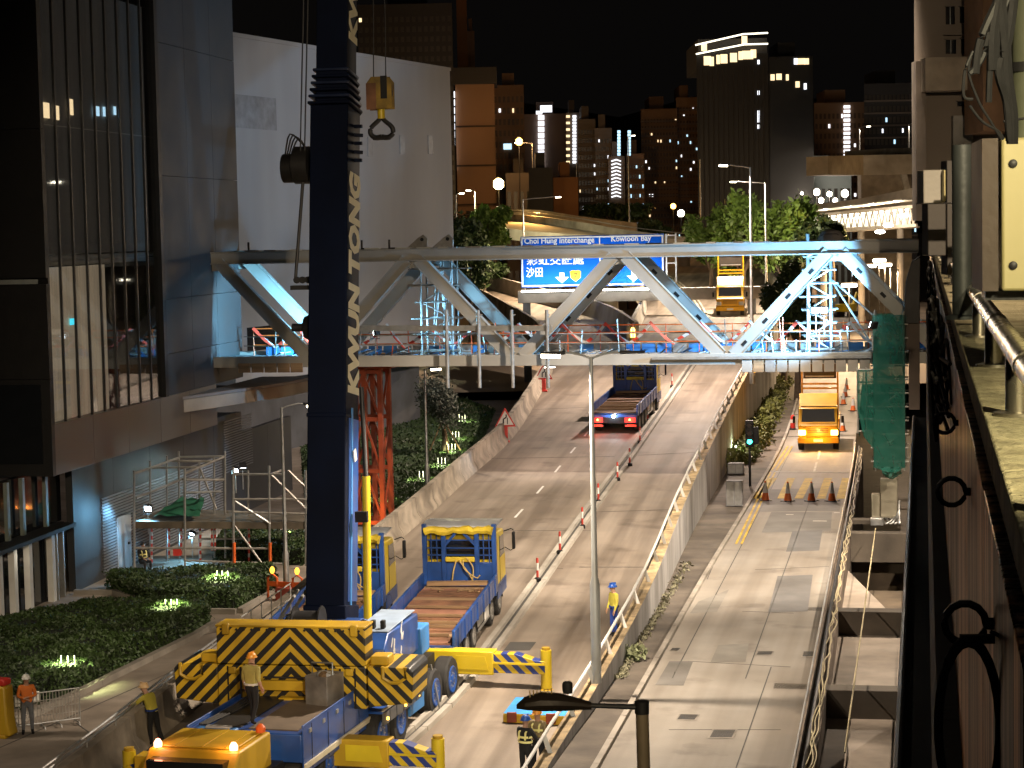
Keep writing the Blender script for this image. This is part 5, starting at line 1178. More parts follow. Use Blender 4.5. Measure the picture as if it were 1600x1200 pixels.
hio = mat('hi_vis_orange', (.75, .20, .03), .8, var=.1, scale=5, bump=.3); jean = mat('grey_jeans', (.14, .15, .17), .85, var=.2, scale=6, bump=.3); black = mat('black_cloth', (.014, .014, .016), .9, var=.2, scale=6, bump=.3)
bluec = mat('blue_cloth', (.02, .06, .32), .85, var=.15, scale=6, bump=.3); tan = mat('tan_shirt', (.27, .21, .11), .85, var=.15, scale=5, bump=.3); refl = mat('reflective_tape', (.85, .8, .35), .3, var=.05, dirt=.05)
hel_o = mat('orange_helmet', (.75, .30, .03), .35, var=.05, dirt=.1, coat=.3); hel_w = mat('white_helmet', (.75, .75, .72), .35, var=.04, dirt=.1, coat=.3); hel_b = mat('blue_helmet', (.02, .09, .42), .35, var=.05, dirt=.1, coat=.3); hel_t = mat('tan_helmet', (.62, .42, .22), .45, var=.1, dirt=.1)
grey_refl = mat('silver_tape', (.6, .6, .58), .3, var=.05, dirt=.05)
dz_ = FC @ Vector((-.25, -4.6, zd + .03)); person('worker in olive shirt and orange helmet standing on the crane deck, back to camera', pz(395, 1131, dz_.z), R_(24), olive, black, hel_o, pose='walk', sleeves=False, waist=grey_refl)
p = pm(241, 1164); person('worker with tan helmet and blue tool pouch leaning on the left barrier', p, R_(-62), hiv, black, hel_t, pose='lean', waist=bluec)
person('worker in orange vest and white helmet standing by the mesh barricade', pz(44, 1147, -.85), R_(165), hio, jean, hel_w, pose='fold', vest=None)
person('worker in yellow shirt and blue helmet standing at the flyover rail by the lamp column', pm(960, 994), R_(-115), hiv, bluec, hel_b, sleeves=True, waist=bluec)
person('worker in tan shirt and yellow vest straps wearing an orange helmet by the near rail', pm(842, 1212), R_(-150), tan, black, hel_o, pose='fold', vest=refl)
person('worker in black with yellow reflective bands and blue helmet near the rail, back turned', pm(822, 1224), R_(35), black, black, hel_b, pose='rail', vest=refl, gloves=bluec)
person('worker in yellow vest sitting in front of the blue lit louvred door', pz(224, 893, -.85), R_(140), black, black, None, black, pose='sit', vest=refl)

# ================================================================== CONES, SIGNS, SMALL STREET THINGS
conm = mat('cone_orange', (.80, .17, .025), .5, var=.1, dirt=.25)
def cone(label, c, first=[None], group='traffic cones', sc_=1.):
    if first[0] is None:
        t = thing('traffic_cone', label, 'traffic cone', c, 0, group); MB().lathe([(.20, .04), (.125, .42)], 14).build('cone_body', conm, t); MB().lathe([(.130, .40), (.058, .90)], 14).build('sleeve', whitep, t); MB().lathe([(.055, .90), (.04, .96), (.025, .98)], 14).build('tip', conm, t)
        MB().box(0, 0, .02, .56, .56, .05).build('base', blackp, t, .015); first[0] = t; return t
    return dup(first[0], c, rnd.uniform(0, 1), label)
for x, y, l in ((1196, 782, 'white sleeved cone at the left end of the row across the street'), (1231, 783, 'white sleeved cone second from the yellow lines in the row across the street'), (1268, 783, 'white sleeved cone in the row on the street centre line'), (1300, 783, 'white sleeved cone at the right end of the row, nearest the cables'),
                (1317, 674, 'orange cone beside the right mirror of the crash truck'), (1318, 632, 'cone behind the crash truck, nearest of the receding line'), (1321, 620, 'cone second in the line receding behind the crash truck'), (1323, 609, 'farthest cone in the line behind the crash truck'), (1333, 642, 'lone cone by the left edge of the green netting')):
    cone(l, pz(x, y, .0))
wb = pz(1239, 671); t = thing('water_barrel', 'tall red plastic warning post beside the left mirror of the crash truck', 'post', wb)
MB().lathe([(.27, 0), (.27, .06), (.17, .1)], 14).build('base', blackp, t); MB().lathe([(.17, .1), (.16, .8), (.1, .95), (.05, .98)], 14).build('drum', redp, t); MB().lathe([(.172, .45), (.168, .68)], 14).build('band', whitep, t)
def warn_sign(label, c, az, h=1.35, s=.62, kind='bend'):
    t = thing('warning_sign', label, 'road sign', c, az, 'triangular warning signs on the flyover')
    MB().b2(-.22, .22, -.16, .16, 0, .12).build('base', redp, t, .03); MB().b2(-.13, .13, -.1, .1, .12, h - .5).build('stand', redp, t, .03)
    z = h - .5; MB().prism([(-s, z), (s, z), (s * .92, z + .02), (0, z + s * 1.72), (-s * .92, z + .02)], -.03, .0).build('border', redp, t, .01); MB().prism([(-s * .74, z + .1), (s * .74, z + .1), (0, z + s * 1.42)], -.042, -.031).build('sign_face', whitep, t)
    P = [(-.1, z + .15), (-.1, z + .42), (.06, z + .52), (.06, z + .68)]
    for a, b in zip(P, P[1:]): MB().bar((a[0], -.05, a[1]), (b[0], -.05, b[1]), .01, .07, up=(1, 0, 0) if a[0] == b[0] else (0, 0, 1)).build('symbol', blackp, t)
    MB().bar((.12, -.05, z + .15), (.12, -.05, z + .5), .01, .05, up=(1, 0, 0)).build('symbol', blackp, t)
warn_sign('red bordered triangular sign on a red stand against the left barrier, nearer one', pm(790, 691), -.02)
warn_sign('triangular red sign on a red stand just beneath the bridge', pm(850, 612), -.02, 1.3, .62)
sgb = thing('amber_beacon', 'flashing amber beacon on the nose where the road divides', 'beacon', NoseL[0] + Vector((0, 0, .0)))
MB().lathe([(.3, -.1), (.3, .25), (.22, .3)], 12).build('base', byellow, sgb); MB().lathe([(.17, .3), (.19, .55), (.16, .95), (.08, 1.1)], 12).build('lens', emat('amber_lens', (1, .62, .15), 7), sgb)
# traffic light on the verge
b = pz(1172, 760); t = thing('traffic_light', 'black traffic light showing green beside the leafy verge', 'traffic light', b, .1); kk = FPX / b.y; H_ = (760 - 657) / kk
MB().lathe([(.07, 0), (.06, H_)], 10).build('pole', darkm, t); hd_ = MB().b2(-.22, .22, -.16, .1, H_ - 1.35, H_ + .05).build('signal_head', blackp, t, .03)
for i, m_ in enumerate((mat('dark_lens', (.02, .01, .01), .3), mat('dark_lens', (.02, .01, .01), .3), emat('green_signal', (.05, 1, .75), 9))):
    z = H_ - .2 - i * .43; MB().lathe([(.13, 0), (.13, -.02)], 14, (0, -.165, z), ax='y').build('lens', m_, hd_); MB().path([(-.15, -.17, z), (-.15, -.4, z + .04), (-.1, -.42, z + .14), (.1, -.42, z + .14), (.15, -.4, z + .04), (.15, -.17, z)], .02, 5).build('hood', blackp, hd_)
MB().box(.35, 0, H_ - .75, .28, .24, .9).build('side_head', blackp, t, .03)
# control cabinets on the verge
for (x, y, w_, h_, lab) in ((1148, 790, .8, 1.25, 'grey control cabinet on the verge beside the flyover wall'), (1150, 740, .9, .6, 'low grey box on the verge under the shrubs')):
    c = pz(x, y); t = thing('control_cabinet', lab, 'cabinet', c, .2); MB().b2(-w_ / 2, w_ / 2, -.25, .25, 0, h_).build('body', wallgrey, t, .02); MB().b2(-w_ / 2 + .04, -.02, -.265, -.25, .06, h_ - .06).build('door', galv, t, .005); MB().b2(.02, w_ / 2 - .04, -.265, -.25, .06, h_ - .06).build('door', galv, t, .005)
# pedestrian mesh barricade and water filled barrier on the pavement
c = pz(72, 1138, -.85); t = thing('mesh_barricade', 'steel mesh pedestrian barricade with papers clipped on, beside the white helmeted worker', 'barricade', c, R_(62)); Lw = 2.1
MB().path([(0, -Lw / 2, .1), (0, -Lw / 2, 1.1), (0, Lw / 2, 1.1), (0, Lw / 2, .1)], .022).build('frame', galv, t); MB().tube((0, -Lw / 2, .18), (0, Lw / 2, .18), .02).build('bottom_rail', galv, t)
m = MB()
for i in range(22): y = -Lw / 2 + Lw * (i + .5) / 22; m.tube((0, y, .18), (0, y, 1.1), .012, n=4)
for z in (.4, .63, .86): m.tube((0, -Lw / 2, z), (0, Lw / 2, z), .012, n=4)
m.build('mesh_panel', dullsteel, t)
for y in (-Lw / 2 + .1, -.1, .4, Lw / 2 - .1): MB().path([(-.3, y, .02), (-.26, y, .1), (.26, y, .1), (.3, y, .02)], .022).build('foot', galv, t)
for y, z in ((-.75, .98), (-.3, 1.05)): MB().b2(-.03, -.015, y - .14, y + .14, z - .22, z + .1).build('paper', whitep, t)
MB().ell((-.05, -.5, 1.02), (.04, .05, .05), 8, 5).build('green_lamp', emat('green_led', (.1, 1, .7), 4), t)
c = pz(-12, 1150, -.85); t = thing('plastic_barrier', 'yellow water filled plastic barrier with red top at the left edge', 'barrier', c, R_(18))
MB().prism([(-.75, .08), (.75, .08), (.66, .5), (.62, 1.55), (-.62, 1.55), (-.66, .5)], -.25, .25).build('barrier_body', yellow, t, .06); MB().b2(-.6, .6, -.2, .2, 1.55, 1.75).build('barrier_cap', redp, t, .05)
for x in (-.35, .0, .35): MB().b2(x - .1, x + .1, -.265, -.24, .6, 1.4).build('rib', yellow, t, .02)
for s in (-1, 1): MB().b2(s * .45 - .15, s * .45 + .15, -.26, .26, 0, .1).build('foot', yellow, t, .02)
# orange works barrier beside the crane
c = pz(446, 938, -.85)
t = thing('works_barrier', 'orange plastic works barrier with amber lamps by the lamp column base', 'barrier', c, R_(20))
for x in (-.55, .55): MB().path([(x - .22, 0, 0), (x - .2, 0, .9), (x, 0, 1.05), (x + .2, 0, .9), (x + .22, 0, 0)], .05, 8).build('hoop', orangep, t); MB().ell((x, 0, 1.2), (.1, .1, .15), 10, 6).build('lamp', emat('works_lamp', (1, .42, .04), 3.5), t)
MB().b2(-.3, .4, -.3, .3, 0, .55).build('box', mat('red_box', (.30, .05, .03), .6), t, .03); MB().b2(-.8, .8, -.03, .03, .55, .75).build('board', orangep, t, .01)
# ================================================================== CULTURAL BUILDING ON THE LEFT
O = pz(88, 743, 4.5); O.z = 0
dirv = hdir(AZ)
def fl(x, y, out=0.):
    d = ray(x, y); o = O + cpt * out; t = (o - CAM).dot(cpt) / d.dot(cpt); p = CAM + d * t
    return (p - O).dot(dirv), p.z
cb = thing('cultural_building', 'dark glass and black clad building along the left pavement', 'building', O, AZ)
clad = mat('black_cladding', (.026, .028, .031), .65, .0, var=.1, scale=.5, dirt=.2, bump=.03); clad2 = mat('bronze_fascia', (.115, .10, .088), .42, .15, var=.12, scale=.5, dirt=.2, stretch=(1, 1, .3), bump=.05)
glassm = bpy.data.materials.new('facade_glass'); glassm.use_nodes = True
gn = glassm.node_tree.nodes; gl__ = glassm.node_tree.links; gg = gn.new('ShaderNodeBsdfGlossy'); gg.inputs['Roughness'].default_value = .03; gg.inputs[0].default_value = (.85, .9, .95, 1)
gtr = gn.new('ShaderNodeBsdfTransparent'); gtr.inputs[0].default_value = (.9, .9, .9, 1); gmx = gn.new('ShaderNodeMixShader'); lw_ = gn.new('ShaderNodeLayerWeight'); lw_.inputs[0].default_value = .35
gmr = gn.new('ShaderNodeMapRange'); gmr.inputs[3].default_value = .08; gmr.inputs[4].default_value = .27; gl__.new(lw_.outputs['Fresnel'], gmr.inputs[0]); gl__.new(gmr.outputs[0], gmx.inputs[0]); gl__.new(gtr.outputs[0], gmx.inputs[1]); gl__.new(gg.outputs[0], gmx.inputs[2]); gl__.new(gmx.outputs[0], gn['Material Output'].inputs[0])
bnz = gn.new('ShaderNodeTexNoise'); bnz.inputs['Scale'].default_value = .35; bbp = gn.new('ShaderNodeBump'); bbp.inputs['Strength'].default_value = .05; bbp.inputs['Distance'].default_value = .1; gl__.new(bnz.outputs[0], bbp.inputs['Height']); gl__.new(bbp.outputs[0], gg.inputs['Normal'])
zf0, zf1 = 4.5, fl(88, 663)[1]; sE = fl(340, 655)[0]; sG = fl(257, 600)[0]; sW = fl(380, 570)[0]; ztop = 34.
s_ = 0
nf = 5
for i in range(nf): MB().b2(-.45, .0, sE * i / nf + .01, sE * (i + 1) / nf - .02, zf0, zf1).build('fascia_panel', clad2, cb, .01)
MB().b2(-12, -.46, 0, sW, zf0, zf0 + .2).build('soffit', clad, cb)
ng = 9; gw = sG / ng
zsl = fl(150, 405)[1]
for i in range(ng):
    y0, y1 = i * gw, (i + 1) * gw
    for z0, z1 in ((zf1 + .02, zsl - .02), (zsl + .02, zsl + 5.3), (zsl + 5.34, zsl + 11), (zsl + 11.04, ztop)):
        o = MB().b2(-.12, -.10, y0 + .05, y1 - .05, z0, z1).build('pane', glassm, cb)
    MB().b2(-.16, -.06, y0 - .045, y0 + .045, zf1, ztop).build('mullion', darkm, cb)
MB().b2(-.2, .08, sG - .06, sG + .35, zf1, ztop).build('corner_post', blackp, cb)
curt = bpy.data.materials.new('glow_curtain'); curt.use_nodes = True
cn = curt.node_tree.nodes; cl_ = curt.node_tree.links; cbd = cn['Principled BSDF']; ctc = cn.new('ShaderNodeTexCoord'); cmp_ = cn.new('ShaderNodeMapping'); cmp_.inputs['Scale'].default_value = (1, 1, .06); cnz = cn.new('ShaderNodeTexNoise'); cnz.inputs['Scale'].default_value = 3.5; ccr = cn.new('ShaderNodeValToRGB')
ccr.color_ramp.elements[0].color = (.20, .16, .11, 1); ccr.color_ramp.elements[1].color = (.5, .40, .27, 1); cl_.new(ctc.outputs['Object'], cmp_.inputs[0]); cl_.new(cmp_.outputs[0], cnz.inputs[0]); cl_.new(cnz.outputs[0], ccr.inputs[0]); cl_.new(ccr.outputs[0], cbd.inputs['Base Color']); cl_.new(ccr.outputs[0], cbd.inputs['Emission Color']); cbd.inputs['Emission Strength'].default_value = .6  # curtains emit, in place of room lamps behind them
nclit = 4
blindm = mat('grey_glow_blind', (.22, .215, .205), .8, var=.25, scale=1.1, dirt=.35, stretch=(1, 1, .07), bump=0)
blindm.node_tree.nodes['Principled BSDF'].inputs['Emission Color'].default_value = (.9, .85, .75, 1); blindm.node_tree.nodes['Principled BSDF'].inputs['Emission Strength'].default_value = .016  # blinds glow weakly, standing in for room light
for i in range(ng):
    for k in range(3):
        y0 = i * gw + k * gw / 3 + .04
        if i < nclit + 1: MB().b2(-.50 - .06 * (k % 2), -.45 - .06 * (k % 2), y0, y0 + gw / 3 - .06, zf1, zsl - .25).build('curtain', curt, cb)
        MB().b2(-.56 - .03 * (k % 2), -.5 - .03 * (k % 2), y0 - .04, y0 + gw / 3 - .035, zsl + .25, 24).build('blind', blindm, cb)
MB().b2(-9, -.62, .1, sG, zsl - .2, zsl + .2).build('floor_slab', mat('slab_grey', (.2, .19, .18), .8), cb)
for z in (zsl + 5.3, zsl + 11): MB().b2(-9, -.72, .1, sG, z - .15, z + .15).build('floor_slab', mat('slab_grey', (.2, .19, .18), .8), cb)
MB().b2(-9.2, -9, .1, sG, zf1, ztop).build('back_wall', mat('inner_wall', (.12, .11, .10), .8), cb)
for (X, Y_, w__, h_, m_) in ((70, 163, .42, .75, win_w), (90, 168, .14, .7, win_w), (112, 158, .14, .8, win_w), (152, 168, .22, .5, win_c), (165, 169, .2, .5, win_c), (180, 168, .1, .45, win_c)):
    a, z = fl(X, Y_, -.4); MB().b2(-.44, -.4, a - w__ * 1.1, a + w__ * 1.1, z - h_ * .7, z + h_ * .1).build('lit_panel', m_, cb)
a, z = fl(113, 503, -.35); MB().b2(-.38, -.35, a - .2, a + .2, z - .12, z + .14).build('exit_lamp', emat('cyan_lamp', (.05, .8, 1), 1.6), cb)
light('room_light', 'AREA', (-2.6, gw * 2, zsl - .5), 140, (1, .76, .46), cb, 1.2)
# black panels right of the glass
s0 = sG + .35; rowsz = [zf1, 8.4, 10.9, 16.5, 22.5, 28.5, 34]
for j in range(len(rowsz) - 1):
    for i in range(3):
        MB().b2(-.3, -.02, lerp(s0, sW, i / 3) + .012, lerp(s0, sW, (i + 1) / 3) - .012, rowsz[j] + .012, rowsz[j + 1] - .012).build('cladding_panel', clad, cb)
MB().b2(-12, -.31, s0, sW, zf1, 34).build('core_wall', blackp, cb)
# block facing the camera further left
for j, (z0, z1) in enumerate(((zf0, 8.3), (8.32, 12.0), (12.25, 18), (18.02, 26), (26.02, 34))):
    for i in range(4): MB().b2(-3.2 - i * 4.2, .02 - i * 4.2, -.35, -.05, z0, z1).build('cladding_panel', mat('near_black_panel', (.007, .007, .008), .6, var=.1), cb)
for i in range(4): MB().b2(-3.0 - i * 3.2, -.35 - i * 3.2, -.42, -.36, 5.0, 8.1).build('window', dglass, cb); MB().b2(-3.1 - i * 3.2, -3.0 - i * 3.2, -.5, -.36, zf0, 8.3).build('mullion', clad, cb)
MB().b2(-2.0, -.3, -.44, -.37, 12.02, 12.2).build('pale_band', mat('pale_strip', (.3, .33, .33), .5), cb); MB().b2(-18, -.02, -.05, .1, zf0, 34).build('core_wall', blackp, cb)  # paler band across the near end of the block
# ground floor: shop glazing with pale pilasters, then dark louvred wall
for i, X in enumerate((4, 27, 51, 87, 93, 103)):
    a, z0 = fl(X, 940, -1.); MB().b2(-1.25, -1.0, a - (.16 if i < 4 else .06), a + (.16 if i < 4 else .06), -.85, 2.05).build('pilaster', whitep if i < 4 else galv, cb, .01)
    if i < 4: MB().b2(-1.35, -1.2, a - .12, a + .12, 2.2, 4.45).build('upper_pilaster', mat('green_grey', (.20, .23, .20), .5), cb)
MB().b2(-1.6, -1.4, -14, 4.0, -.85, 2.1).build('shop_glass', dglass, cb); MB().b2(-1.75, -1.5, -14, 4, 2.15, 4.45).build('shop_glass', dglass, cb); MB().b2(-1.9, -.6, -14, 3.4, 2.0, 2.16).build('canopy', clad, cb)
light('shop_light', 'AREA', (-.5, -1.5, 1.9), 9, (1, .9, .7), cb, .4)
a0 = fl(118, 900, -1)[0]
for i in range(7):
    y0, y1 = lerp(a0, sW + 12, i / 7), lerp(a0, sW + 12, (i + 1) / 7); MB().b2(-1.3, -1.0, y0 + .01, y1 - .01, -.85, 4.5 if i < 5 else 3.4).build('wall_panel', mat('charcoal_wall', (.034, .035, .038), .6, var=.1, scale=.6, dirt=.25), cb)
sd0, sd1 = fl(160, 850, -.98)[0], fl(330, 840, -.98)[0]
m = MB(); z = -.7
while z < 2.6: m.b2(-1.0, -.93, sd0, sd1 + 2, z, z + .06); z += .13
m.build('louvres', mat('louvre_grey', (.22, .23, .25), .45, .3), cb, kind='stuff')
dr = MB().b2(-.99, -.92, fl(183, 850, -.95)[0], fl(205, 850, -.95)[0], -.85, 1.55).build('door', mat('pale_blue_door', (.40, .44, .48), .5), cb, .01); MB().b2(-.92, -.86, fl(199, 850, -.95)[0], fl(201, 850, -.95)[0], .2, .3).build('handle', blackp, dr)
m = MB(); z = 1.6
while z < 4.2: m.b2(-1.0, -.94, fl(352, 740, -.98)[0], fl(395, 740, -.98)[0], z, z + .05); z += .13
m.build('louvres', mat('louvre_grey', (.22, .23, .25), .45, .3), cb, kind='stuff')
# landing slab for the bridge
lsd = thing('bridge_landing', 'pale cantilevered landing slab where the footbridge meets the black building', 'landing', O, AZ)
p0_, p1_ = fl(300, 640, 1.5)[0], sW + 3
MB().prism([(.0, sE - 5), (2.4, sE + 3), (2.9, sW + 3), (.0, sW + 3)], 5.55, 6.15, ax='z').build('slab', concrete2, lsd, .02); MB().prism([(.0, sE - 5.1), (2.5, sE + 3), (3.0, sW + 3.1), (.0, sW + 3.1)], 6.17, 6.3, ax='z').build('kerb_board', wallgrey, lsd)
flood('floodlight low on the left scaffold, lighting the blue door', pY(231, 795, 89.2), pY(185, 880, 86), 480, (.22, .62, 1), r=.14, spot=120)
flood('upper right floodlight by the louvred wall', pY(379, 729, 98.5), pY(370, 800, 100), 420, (.85, .95, 1), r=.14, spot=150); flood('round bluish floodlight beside the upper right floodlight', pY(368, 735, 98), pY(300, 860, 95), 240, (.5, .9, 1), r=.13, spot=150)
flood('hidden work light under the left scaffold platform', pY(300, 835, 91), pY(270, 900, 90), 330, (.25, .65, 1), r=.1, spot=160)

# ---- white hall
Ha = pY(352, 55, 127.); Hb = pY(703, 118, 159.); Ha.z = Hb.z = 0; azh = two(Ha, Hb); Lh = (Hb - Ha).length
wh = thing('white_hall', 'plain white windowless hall rising behind the bridge at left', 'building', Ha, azh)
zh = pY(352, 55, 127.).z; whm = mat('white_hall_cladding', (.38, .38, .39), .75, var=.07, scale=.35, dirt=.22, bump=.05, stretch=(1, 1, .3))
zb0 = 4.4
MB().b2(-30, 0, 0, Lh, zb0, zh).build('wall', whm, wh); MB().b2(-30, .08, -.02, Lh + .02, zh, zh + .25).build('parapet', whm, wh)
for (X0, Y0, X1, Y1) in ((358, 146, 432, 204),):
    d = ray(X0, Y0); 
    def hl(x, y):
        d = ray(x, y); n3 = Vector((math.cos(azh), -math.sin(azh), 0)); t = (Ha - CAM).dot(n3) / d.dot(n3); p = CAM + d * t; return (p - Ha).dot(hdir(azh)), p.z
    a0_, z1_ = hl(X0, Y0); a1_, z0_ = hl(X1, Y1); MB().b2(0, .03, max(a0_, .1), a1_, z0_, z1_).build('grey_panel', mat('grey_panel', (.27, .27, .28), .7), wh)
for (X, Y_) in ((628, 222), (672, 222), (578, 225)): a_, z_ = hl(X, Y_); MB().b2(0, .04, a_ - .4, a_ + .4, z_ - .9, z_ + .5).build('vent_panel', mat('vent_grey', (.33, .34, .36), .6), wh)
MB().b2(-29, -2.5, 1, Lh - 1.5, -1, zb0).build('base_wall', mat('charcoal_base', (.10, .10, .105), .7, var=.1, dirt=.3), wh)
a_, z_ = hl(404, 520); MB().b2(0.0, .05, a_ - 1.5, a_ + 3.2, z_ - 1.1, z_ + .4).build('window', dglass, wh)

# ================================================================== PLANTING
lawn_m = mat('grass_green', (.035, .07, .018), .9, var=.4, scale=3)
def hedge(label, poly, h, dens, seed, m_=leafm, group='clipped hedges by the pavement', size=.085):
    P = [pz(x, y, -.85) for x, y in poly]; c = sum(P, Vector()) / len(P); t = thing('hedge', label, 'hedge', c, 0, group); Q = [p - c for p in P]; k = len(Q)
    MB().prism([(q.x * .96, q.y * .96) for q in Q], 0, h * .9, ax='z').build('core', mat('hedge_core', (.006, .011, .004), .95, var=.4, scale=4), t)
    g = np.random.default_rng(seed); pts = []
    def inside(x, y):
        r = False; j = k - 1
        for i in range(k):
            if (Q[i].y > y) != (Q[j].y > y) and x < (Q[j].x - Q[i].x) * (y - Q[i].y) / (Q[j].y - Q[i].y) + Q[i].x: r = not r
            j = i
        return r
    xs = [q.x for q in Q]; ys = [q.y for q in Q]; area = abs(sum(Q[i].x * Q[(i + 1) % k].y - Q[(i + 1) % k].x * Q[i].y for i in range(k))) / 2
    while len(pts) < area * dens:
        x, y = g.uniform(min(xs), max(xs)), g.uniform(min(ys), max(ys))
        if inside(x, y): pts.append((x, y, h * (.88 + .1 * math.sin(x * 2.1) * math.cos(y * 1.7) + .12 * g.random())))
    for i in range(k):
        a, b = Q[i], Q[(i + 1) % k]; L = (b - a).length
        for _ in range(int(L * h * dens)): p = a.lerp(b, g.random()); pts.append((p.x * (1 + .02 * g.normal()), p.y * (1 + .02 * g.normal()), g.random() * h))
    link('leaves', quads('leaves', np.array(pts), size, m_, g), t); return t
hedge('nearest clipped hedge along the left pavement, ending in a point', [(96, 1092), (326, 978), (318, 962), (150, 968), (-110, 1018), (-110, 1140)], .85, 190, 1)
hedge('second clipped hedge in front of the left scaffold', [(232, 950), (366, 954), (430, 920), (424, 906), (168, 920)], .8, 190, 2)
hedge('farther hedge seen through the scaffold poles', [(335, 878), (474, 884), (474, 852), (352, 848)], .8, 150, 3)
kt2 = thing('planter_kerb', 'low stone kerb bounding the left hedges along the pavement', 'kerb')
for P in ([(-60, 1165), (96, 1098), (330, 982), (322, 966)], [(228, 955), (368, 960), (436, 922)], [(118, 928), (170, 925), (216, 938), (232, 952)]):
    pts = resample([pz(x, y, -.85) for x, y in P], 2.)
    for a, b in zip(pts, pts[1:]): d = (b - a).normalized(); MB().sweep([a, b - d * .02], [(-.02, 0), (-.02, .2), (.22, .2), (.24, 0)]).build('kerb_stone', concrete, kt2)
# pavement joints
for P in (((318, 992), (400, 972)), ((385, 978), (455, 945)), ((120, 1130), (200, 1190)), ((0, 1168), (330, 1022))):
    a, b = [pz(x, y, -.843) for x, y in P]; MB().bar(a, b, .04, .004).build('joint', asphalt, bpy.data.objects['pavement'])
def garden_light(x, y, label, z=-.05, power=700, col=(.85, 1, .45)):
    c = pz(x, y, z); t = thing('garden_light', label, 'garden light', c - Vector((0, 0, .5)), 0, 'garden uplights in hedges and lawn')
    for dx in (-.22, 0, .22): MB().tube((dx, .1, 0), (dx, .1, .72), .016, n=6).build('spike', emat('spike_glow', (1, .97, .75), 2.5), t)
    MB().box(0, .1, .3, .6, .08, .08).build('base', darkm, t)
    light('up_glow', 'SPOT', (0, -.12, 1.1), power, col, t, .06, 122, .55, (0, -.12, 0))
for x, y, l in ((105, 1036, 'garden uplight glowing in the nearest hedge'), (267, 946, 'garden uplight glowing at the far end of the nearest hedge'), (347, 901, 'garden uplight glowing in the second hedge')): garden_light(x, y, l)
for x, y, l in ((450, 845, 'garden uplight in the hedge left of the crane boom'), (594, 775, 'garden uplight seen between the orange tower legs'), (661, 742, 'nearest garden uplight on the far lawn'), (690, 721, 'second nearest garden uplight on the far lawn'), (706, 699, 'third garden uplight on the far lawn'), (712, 680, 'fourth garden uplight on the far lawn'), (722, 652, 'farthest garden uplight on the lawn by the round tree')): garden_light(x, y, l, -.5, 420)
LP = [pz(x, y, -.83) for x, y in ((480, 830), (640, 812), (745, 712), (775, 640), (700, 612), (560, 640), (470, 700))]
MB().add(LP, [tuple(range(7))]).build('lawn', lawn_m, kind='structure')
g = np.random.default_rng(5); c0_, c1_ = pz(560, 830, -.8), pz(740, 640, -.8)
gp_ = []
while len(gp_) < 14000:
    i = g.integers(1, 6); a, b, c = np.array(LP[0]), np.array(LP[i]), np.array(LP[i + 1]); u, v = g.random(2)
    if u + v > 1: u, v = 1 - u, 1 - v
    gp_.append(a + (b - a) * u + (c - a) * v + np.array([0, 0, .12 * g.random()]))
link('grass', quads('grass', np.array(gp_), .13, leafm, g), None, kind='stuff')
def tree(label, base, trunk_h, blobs, n_, size, m_=leafm, seed=1, stakes=False, group='trees', name='tree', r=.16, shell=.45):
    t = thing(name, label, 'tree', base, rnd.uniform(0, .1), group); top = Vector((blobs[0][0], blobs[0][1], blobs[0][2]))
    m = MB(); m.path(smooth([Vector((0, 0, -.2)), Vector((.06, .05, trunk_h * .5)), Vector((0, 0, trunk_h)), top], 3), [lerp(r, r * .35, i / 9) for i in range(10)], 7)
    for b in blobs: m.path([Vector((0, 0, trunk_h * .8)), Vector((b[0] * .5, b[1] * .5, lerp(trunk_h, b[2], .5))), Vector((b[0], b[1], b[2]))], [r * .5, r * .3, r * .12], 5)
    m.build('trunk', barkm, t); link('crown', leaf_mesh('crown', n_, blobs, size, m_, seed, shell), t)
    if stakes:
        for a in range(5): MB().tube((math.cos(a * 1.26) * 1.2, math.sin(a * 1.26) * 1.2, -.05), (math.cos(a * 1.26) * .15, math.sin(a * 1.26) * .15, 1.9), .05, n=6).build('stake', wood, t)
    return t
def randblobs(n_, rx, ry, rz, z, s=(.3, .5), seed=0):
    q = random.Random(seed); out = []
    for i in range(n_):
        a = q.uniform(0, 6.28); d = math.sqrt(q.random()) * .75; k = q.uniform(*s); out.append((math.cos(a) * d * rx, math.sin(a) * d * ry, z + q.uniform(-.6, .6) * rz, rx * k, ry * k, rz * k * 1.05))
    return out
b = pz(693, 706, -.85); tree('round staked tree with grey twiggy crown on the lawn under the bridge', b, 1.9, randblobs(9, 1.9, 1.9, 1.9, 3.2, (.4, .6), 3), 3800, .12, mat('grey_leaves', (.07, .075, .05), .7, var=.4, bump=0), 3, True)
